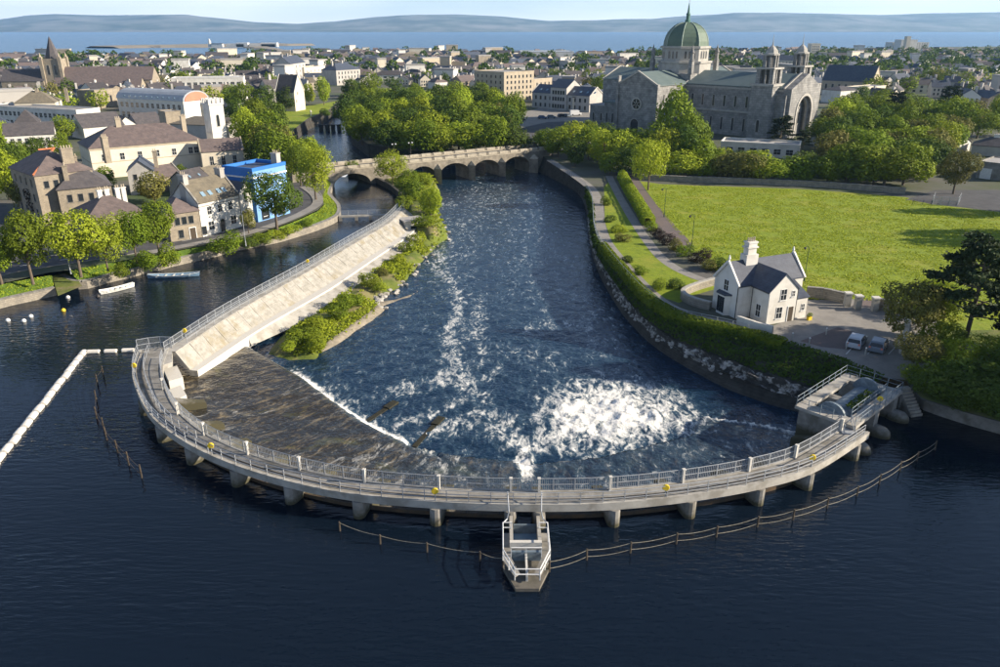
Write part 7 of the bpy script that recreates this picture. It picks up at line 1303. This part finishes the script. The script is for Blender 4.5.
lst = [(547, 153, 9, 8), (558, 157, 10, 9.5), (572, 152, 11, 10), (588, 160, 11, 10.5), (586, 147, 10, 9), (603, 165, 11, 11), (606, 152, 11, 9.5), (622, 168, 12, 11), (618, 156, 11, 9), (636, 160, 11, 10), (664, 172, 12, 12), (682, 172, 12, 13), (700, 174, 12, 10), (718, 172, 11, 7), (745, 172, 10, 6), (655, 160, 11, 12), (693, 160, 12, 13), (575, 166, 9, 8), (632, 176, 9, 8), (732, 176, 10, 7), (610, 174, 8, 6)]
for i, (x, y, w, h) in enumerate(sorted(lst)): T_(x, y, w, h, 'mid', ('leaf', 'leaf', 'leaf_lime', 'leaf_dark')[i % 4], f'green tree in the belt below the cathedral, {ordn(i)} from left', CT)
T_(648, 190, 9.0, 13, 'near', 'leaf_lime', 'tall bright yellow-green tree at the top corner of the field'); T_(676, 158, 15, 22, 'tall', 'leaf', 'tallest dark green tree in front of the nave'); T_(690, 164, 12, 15, 'tall', 'leaf', 'tall green tree right of the tallest one before the nave')
FT = 'trees behind the field wall'
fl_ = []
for y, x0_, x1_, st, hh in ((179, 690, 830, 17, 7.6), (180, 832, 915, 18, 10), (171, 832, 930, 18, 11), (162, 836, 945, 19, 11), (154, 838, 960, 20, 11.5), (146, 822, 1010, 21, 12), (138, 835, 1015, 22, 12.5), (129, 838, 1015, 23, 12.5), (120, 842, 1010, 26, 12), (112, 850, 1010, 30, 11)):
    x = x0_
    while x < x1_:
        q = (x + rr_.uniform(-5, 5), y + (x - 700) * .03 + rr_.uniform(-1.5, 1.5), rr_.uniform(10.5, 14.5), hh * rr_.uniform(.8, 1.15), rr_.choice(('leaf', 'leaf', 'leaf_dark', 'leaf_lime', 'leaf', 'leaf_olive')))
        if not (948 < q[0] < 1012 and 140 < q[1] < 200): fl_.append(q)
        x += st
for i, (x, y, w, h, lf) in enumerate(sorted(fl_)): T_(x, y, w, h, 'mid', lf, f'leafy tree in the grove right of the cathedral, {ordn(i)} from left', FT)
T_(953, 194, 10, 11, 'near', 'leaf_olive', 'round brownish tree at the far right corner of the field'); T_(850, 128, 12, 14, 'mid', 'leaf', 'bright dense tree right of the west front'); T_(858, 108, 9, 11, 'tall', 'leaf_dark', 'dark conical tree right of the west front')
for x, y, lb in ((1045, 236, 'middle'), (1062, 245, 'nearest'), (1035, 214, 'farthest')): T_(x, y, 11, 12, 'mid', 'leaf', f'{lb} of three trees outside the right edge shading the field', 'trees outside the right edge')
sheet('river_lawn', [(262, 124), (268, 112), (300, 107), (325, 103), (337, 101), (330, 109), (308, 118), (294, 129), (290, 136), (270, 134)], 'lawn', .02, 'grass bank on the inside of the river bend')
tree(P(393, 186, .9), 9.5, 9.5, 'near', 'leaf_lime', 'bright young tree on the tongue of land in front of the bridge'); tree(P(407, 197, .9), 7, 7, 'near', 'leaf', 'smaller tree on the tongue of land by the river'); tree(P(431, 216, .9), 6, 6.5, 'near', 'leaf_lime', 'bright tree leaning over the river below the bridge')
for i, (x, y, w, h) in enumerate(((64, 68, 11, 13), (70, 74, 11, 14), (66, 80, 10, 12), (76, 82, 12, 14), (78, 70, 12, 14), (72, 63.5, 10, 12))): tree((x, y, GZ), w, h, 'mid', 'leaf', f'tall tree outside the right edge shading the sluice, {ORD[i]} of six', 'trees outside the right edge')
# pines
def pine(pos, w, h, label):
    o = bpy.data.objects.new('pine_tree', None); COL.objects.link(o); o.location = pos; o.scale = (w, w, h); o.rotation_euler = (0, 0, random.random() * 6); tag(o, label, 'pine tree'); r = np.random.default_rng(int(pos[0] * 10)); rd = random.Random(int(pos[1] * 7)); mb = MB(); mb.tube((0, 0, -.02), (.01, 0, .55), .022, 8, .015); mb.tube((.01, 0, .55), (0, .01, .97), .015, 6, .004); PT = []; NR = []
    for k in range(26):
        z = .34 + .62 * (k / 26) ** .9; L = (.50 * (1 - (z - .30) / .75) ** .8 + .05) * rd.uniform(.6, 1.1); a = k * 2.4; e_ = Vector((L * math.cos(a), L * math.sin(a), z + rd.uniform(-.02, .05))); mb.tube((0, 0, z - .02), e_, .007, 4, .002); n = 230
        for c_ in (.6, .82, 1.0):
            c = np.array([e_.x * c_, e_.y * c_, z + (e_.z - z) * c_ + .008]); s = .10 * (1.15 - c_ * .4); pt = c + r.normal(size=(n // 2, 3)) * np.array([s * .5, s * .5, s * .16]); PT.append(pt); NR.append(np.tile([[0, 0, 1.0]], (len(pt), 1)))
    mb.build('trunk', M['bark'], o); PT = np.concatenate(PT); NR = np.concatenate(NR); link('crown', leaf_mesh('crown', PT, NR, np.full(len(PT), .020), M['leaf_pine'], .8, r), o); return o
pine(P(962, 352), 14.0, 15.0, 'dark spreading pine at the right edge by the car park'); pine(P(1004, 345), 9, 10, 'smaller pine cut by the right edge of the photo'); pine(P(779, 152), 11, 11.5, 'flat-topped pine in front of the west turret'); pine(P(802, 152), 7, 7, 'small pine beside the low metal-roofed shelter'); pine(P(893, 128), 14, 14, 'dark pine clump in the grove right of the cathedral'); pine(P(948, 118), 15, 14, 'dark pine deep in the grove at the right')
for x, y, w, h, lf, lb in [(903, 349, 8.5, 9.5, 'leaf_olive', 'olive-yellow tree overhanging the grey parked car'), (922, 337, 7.5, 7.5, 'leaf_lime', 'sunlit lime tree right of the car park'), (936, 358, 6.0, 5.0, 'leaf', 'green tree below the pine'), (950, 374, 6, 4.6, 'leaf_lime', 'bright tree in front of the pine trunk'), (938, 316, 7, 5.0, 'leaf', 'low tree behind the car park by the field'), (915, 372, 6, 5.0, 'leaf_olive', 'small olive tree at the end of the car park'), (988, 376, 6.5, 5.0, 'leaf', 'green tree under the pine at the right edge')]: T_(x, y, w, h, 'near', lf, lb, 'trees right of the car park')
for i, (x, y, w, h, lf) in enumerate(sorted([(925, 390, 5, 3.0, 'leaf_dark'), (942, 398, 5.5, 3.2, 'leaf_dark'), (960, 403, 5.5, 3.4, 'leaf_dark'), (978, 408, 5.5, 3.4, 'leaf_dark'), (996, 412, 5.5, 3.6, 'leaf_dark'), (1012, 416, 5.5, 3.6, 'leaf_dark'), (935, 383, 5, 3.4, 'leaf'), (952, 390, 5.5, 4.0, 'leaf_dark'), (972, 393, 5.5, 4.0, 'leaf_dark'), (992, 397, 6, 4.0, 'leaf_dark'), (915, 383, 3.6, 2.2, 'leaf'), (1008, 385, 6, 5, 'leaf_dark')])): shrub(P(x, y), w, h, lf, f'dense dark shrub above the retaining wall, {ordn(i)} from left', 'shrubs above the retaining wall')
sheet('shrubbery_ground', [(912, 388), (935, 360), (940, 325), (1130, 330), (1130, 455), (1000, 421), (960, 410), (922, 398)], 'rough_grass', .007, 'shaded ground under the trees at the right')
for x, y, h, lb in ((904, 354, 4.6, 'pale stone pillar beside the grey parked car'), (966, 372, 3.4, 'pale stone pillar in front of the pine')):
    r_ = empty('stone_pillar', P(x, y), .4, lb, 'pillar'); MB().box(-.55, .55, -.4, .4, -.1, h).build('shaft', M['boulder'], r_); MB().box(-.65, .65, -.5, .5, h, h + .18).build('cap', M['white_conc'], r_)
fc = empty('sheep_pen', P(936, 203), .1, 'small grey metal fence pen at the far right corner of the field', 'fence')
for ln in ([(932, 205), (957, 206)], [(957, 206), (960, 201)], [(932, 205), (934, 200)]): railing(fc, [P(*ln[0]), P(*ln[1])], 1.9, 1.6, (1.0, .5), True)
for x, y, lb in ((246, 246, 'slim grey lamp post on the quay by the street tree'), (71, 274, 'lamp post beside the slipway'), (315, 196, 'lamp post at the road bend')): lamp(P(x, y), 6.5, lb, .7, 0, 'steel')
# the trees of the town
tt3 = random.Random(11); fts = []; k = 0
while len(fts) < 210 and k < 6000:
    k += 1; D = 345 + 850 * tt3.random() ** 1.25; x = D * tt3.uniform(-.66, .68); pxx, pyy = proj(x, D, GZ)
    if pxx < 560 and tt3.random() < .25: continue
    if any(inpoly(np.array([pxx]), np.array([pyy]), e_)[0] for e_ in EXC): continue
    if any(math.hypot(x - ox, D - oy) < orr + 2 for ox, oy, orr in OCC): continue
    if pyy < np.interp(pxx, [c[0] for c in coast[::-1]], [c[1] for c in coast[::-1]]) + .8: continue
    fts.append((pxx, pyy, tt3.uniform(9, 15), tt3.uniform(8.5, 13), tt3.choice(('leaf', 'leaf_dark', 'leaf_dark', 'leaf', 'leaf_olive', 'leaf_lime'))))
zc_ = {}; fts.sort(key=lambda q: -q[1]); far_t = fts[68:]; fts = fts[:68]
for q in sorted(fts):
    zi = next(i for i, z in enumerate(zones) if z[0] <= q[0] < z[1] or i == len(zones) - 1); c = zc_.get(zi, 0); zc_[zi] = c + 1
    T_(q[0], q[1], q[2], q[3], 'far', q[4], f'small distant tree, {ordn(c)} from left among the roofs {zones[zi][2]}', 'trees among the town houses')
pts = []
for q in far_t:
    p = P(q[0], q[1]); w, h = q[2], q[3]; n = 150; d = rng.normal(size=(n, 3)); d /= np.linalg.norm(d, axis=1)[:, None]; pts.append(np.array([p.x, p.y, GZ + h * .55]) + d * np.array([w / 2, w / 2, h * .5]) * (.75 + .3 * rng.random((n, 1))))
for k in range(650):
    D = tt3.uniform(560, 1330); x = D * (tt3.uniform(.16, .70) if tt3.random() < .78 else tt3.uniform(-.66, .2)); pxx, pyy = proj(x, D, GZ)
    if pyy < np.interp(pxx, [c[0] for c in coast[::-1]], [c[1] for c in coast[::-1]]) + .5: continue
    w = tt3.uniform(7, 13); h = tt3.uniform(6, 11.5); n = 60; d = rng.normal(size=(n, 3)); d /= np.linalg.norm(d, axis=1)[:, None]; pts.append(np.array([x, D, GZ + h * .55]) + d * np.array([w / 2, w / 2, h * .5]) * (.8 + .3 * rng.random((n, 1))))
pts = np.concatenate(pts); tag(link('distant_trees', leaf_mesh('distant_trees', pts, np.tile([[0, 0, 1.0]], (len(pts), 1)), np.full(len(pts), 1.5), M['leaf_dark'], .9)), 'dark mass of far trees among the roofs near the bay', 'trees', kind='stuff')
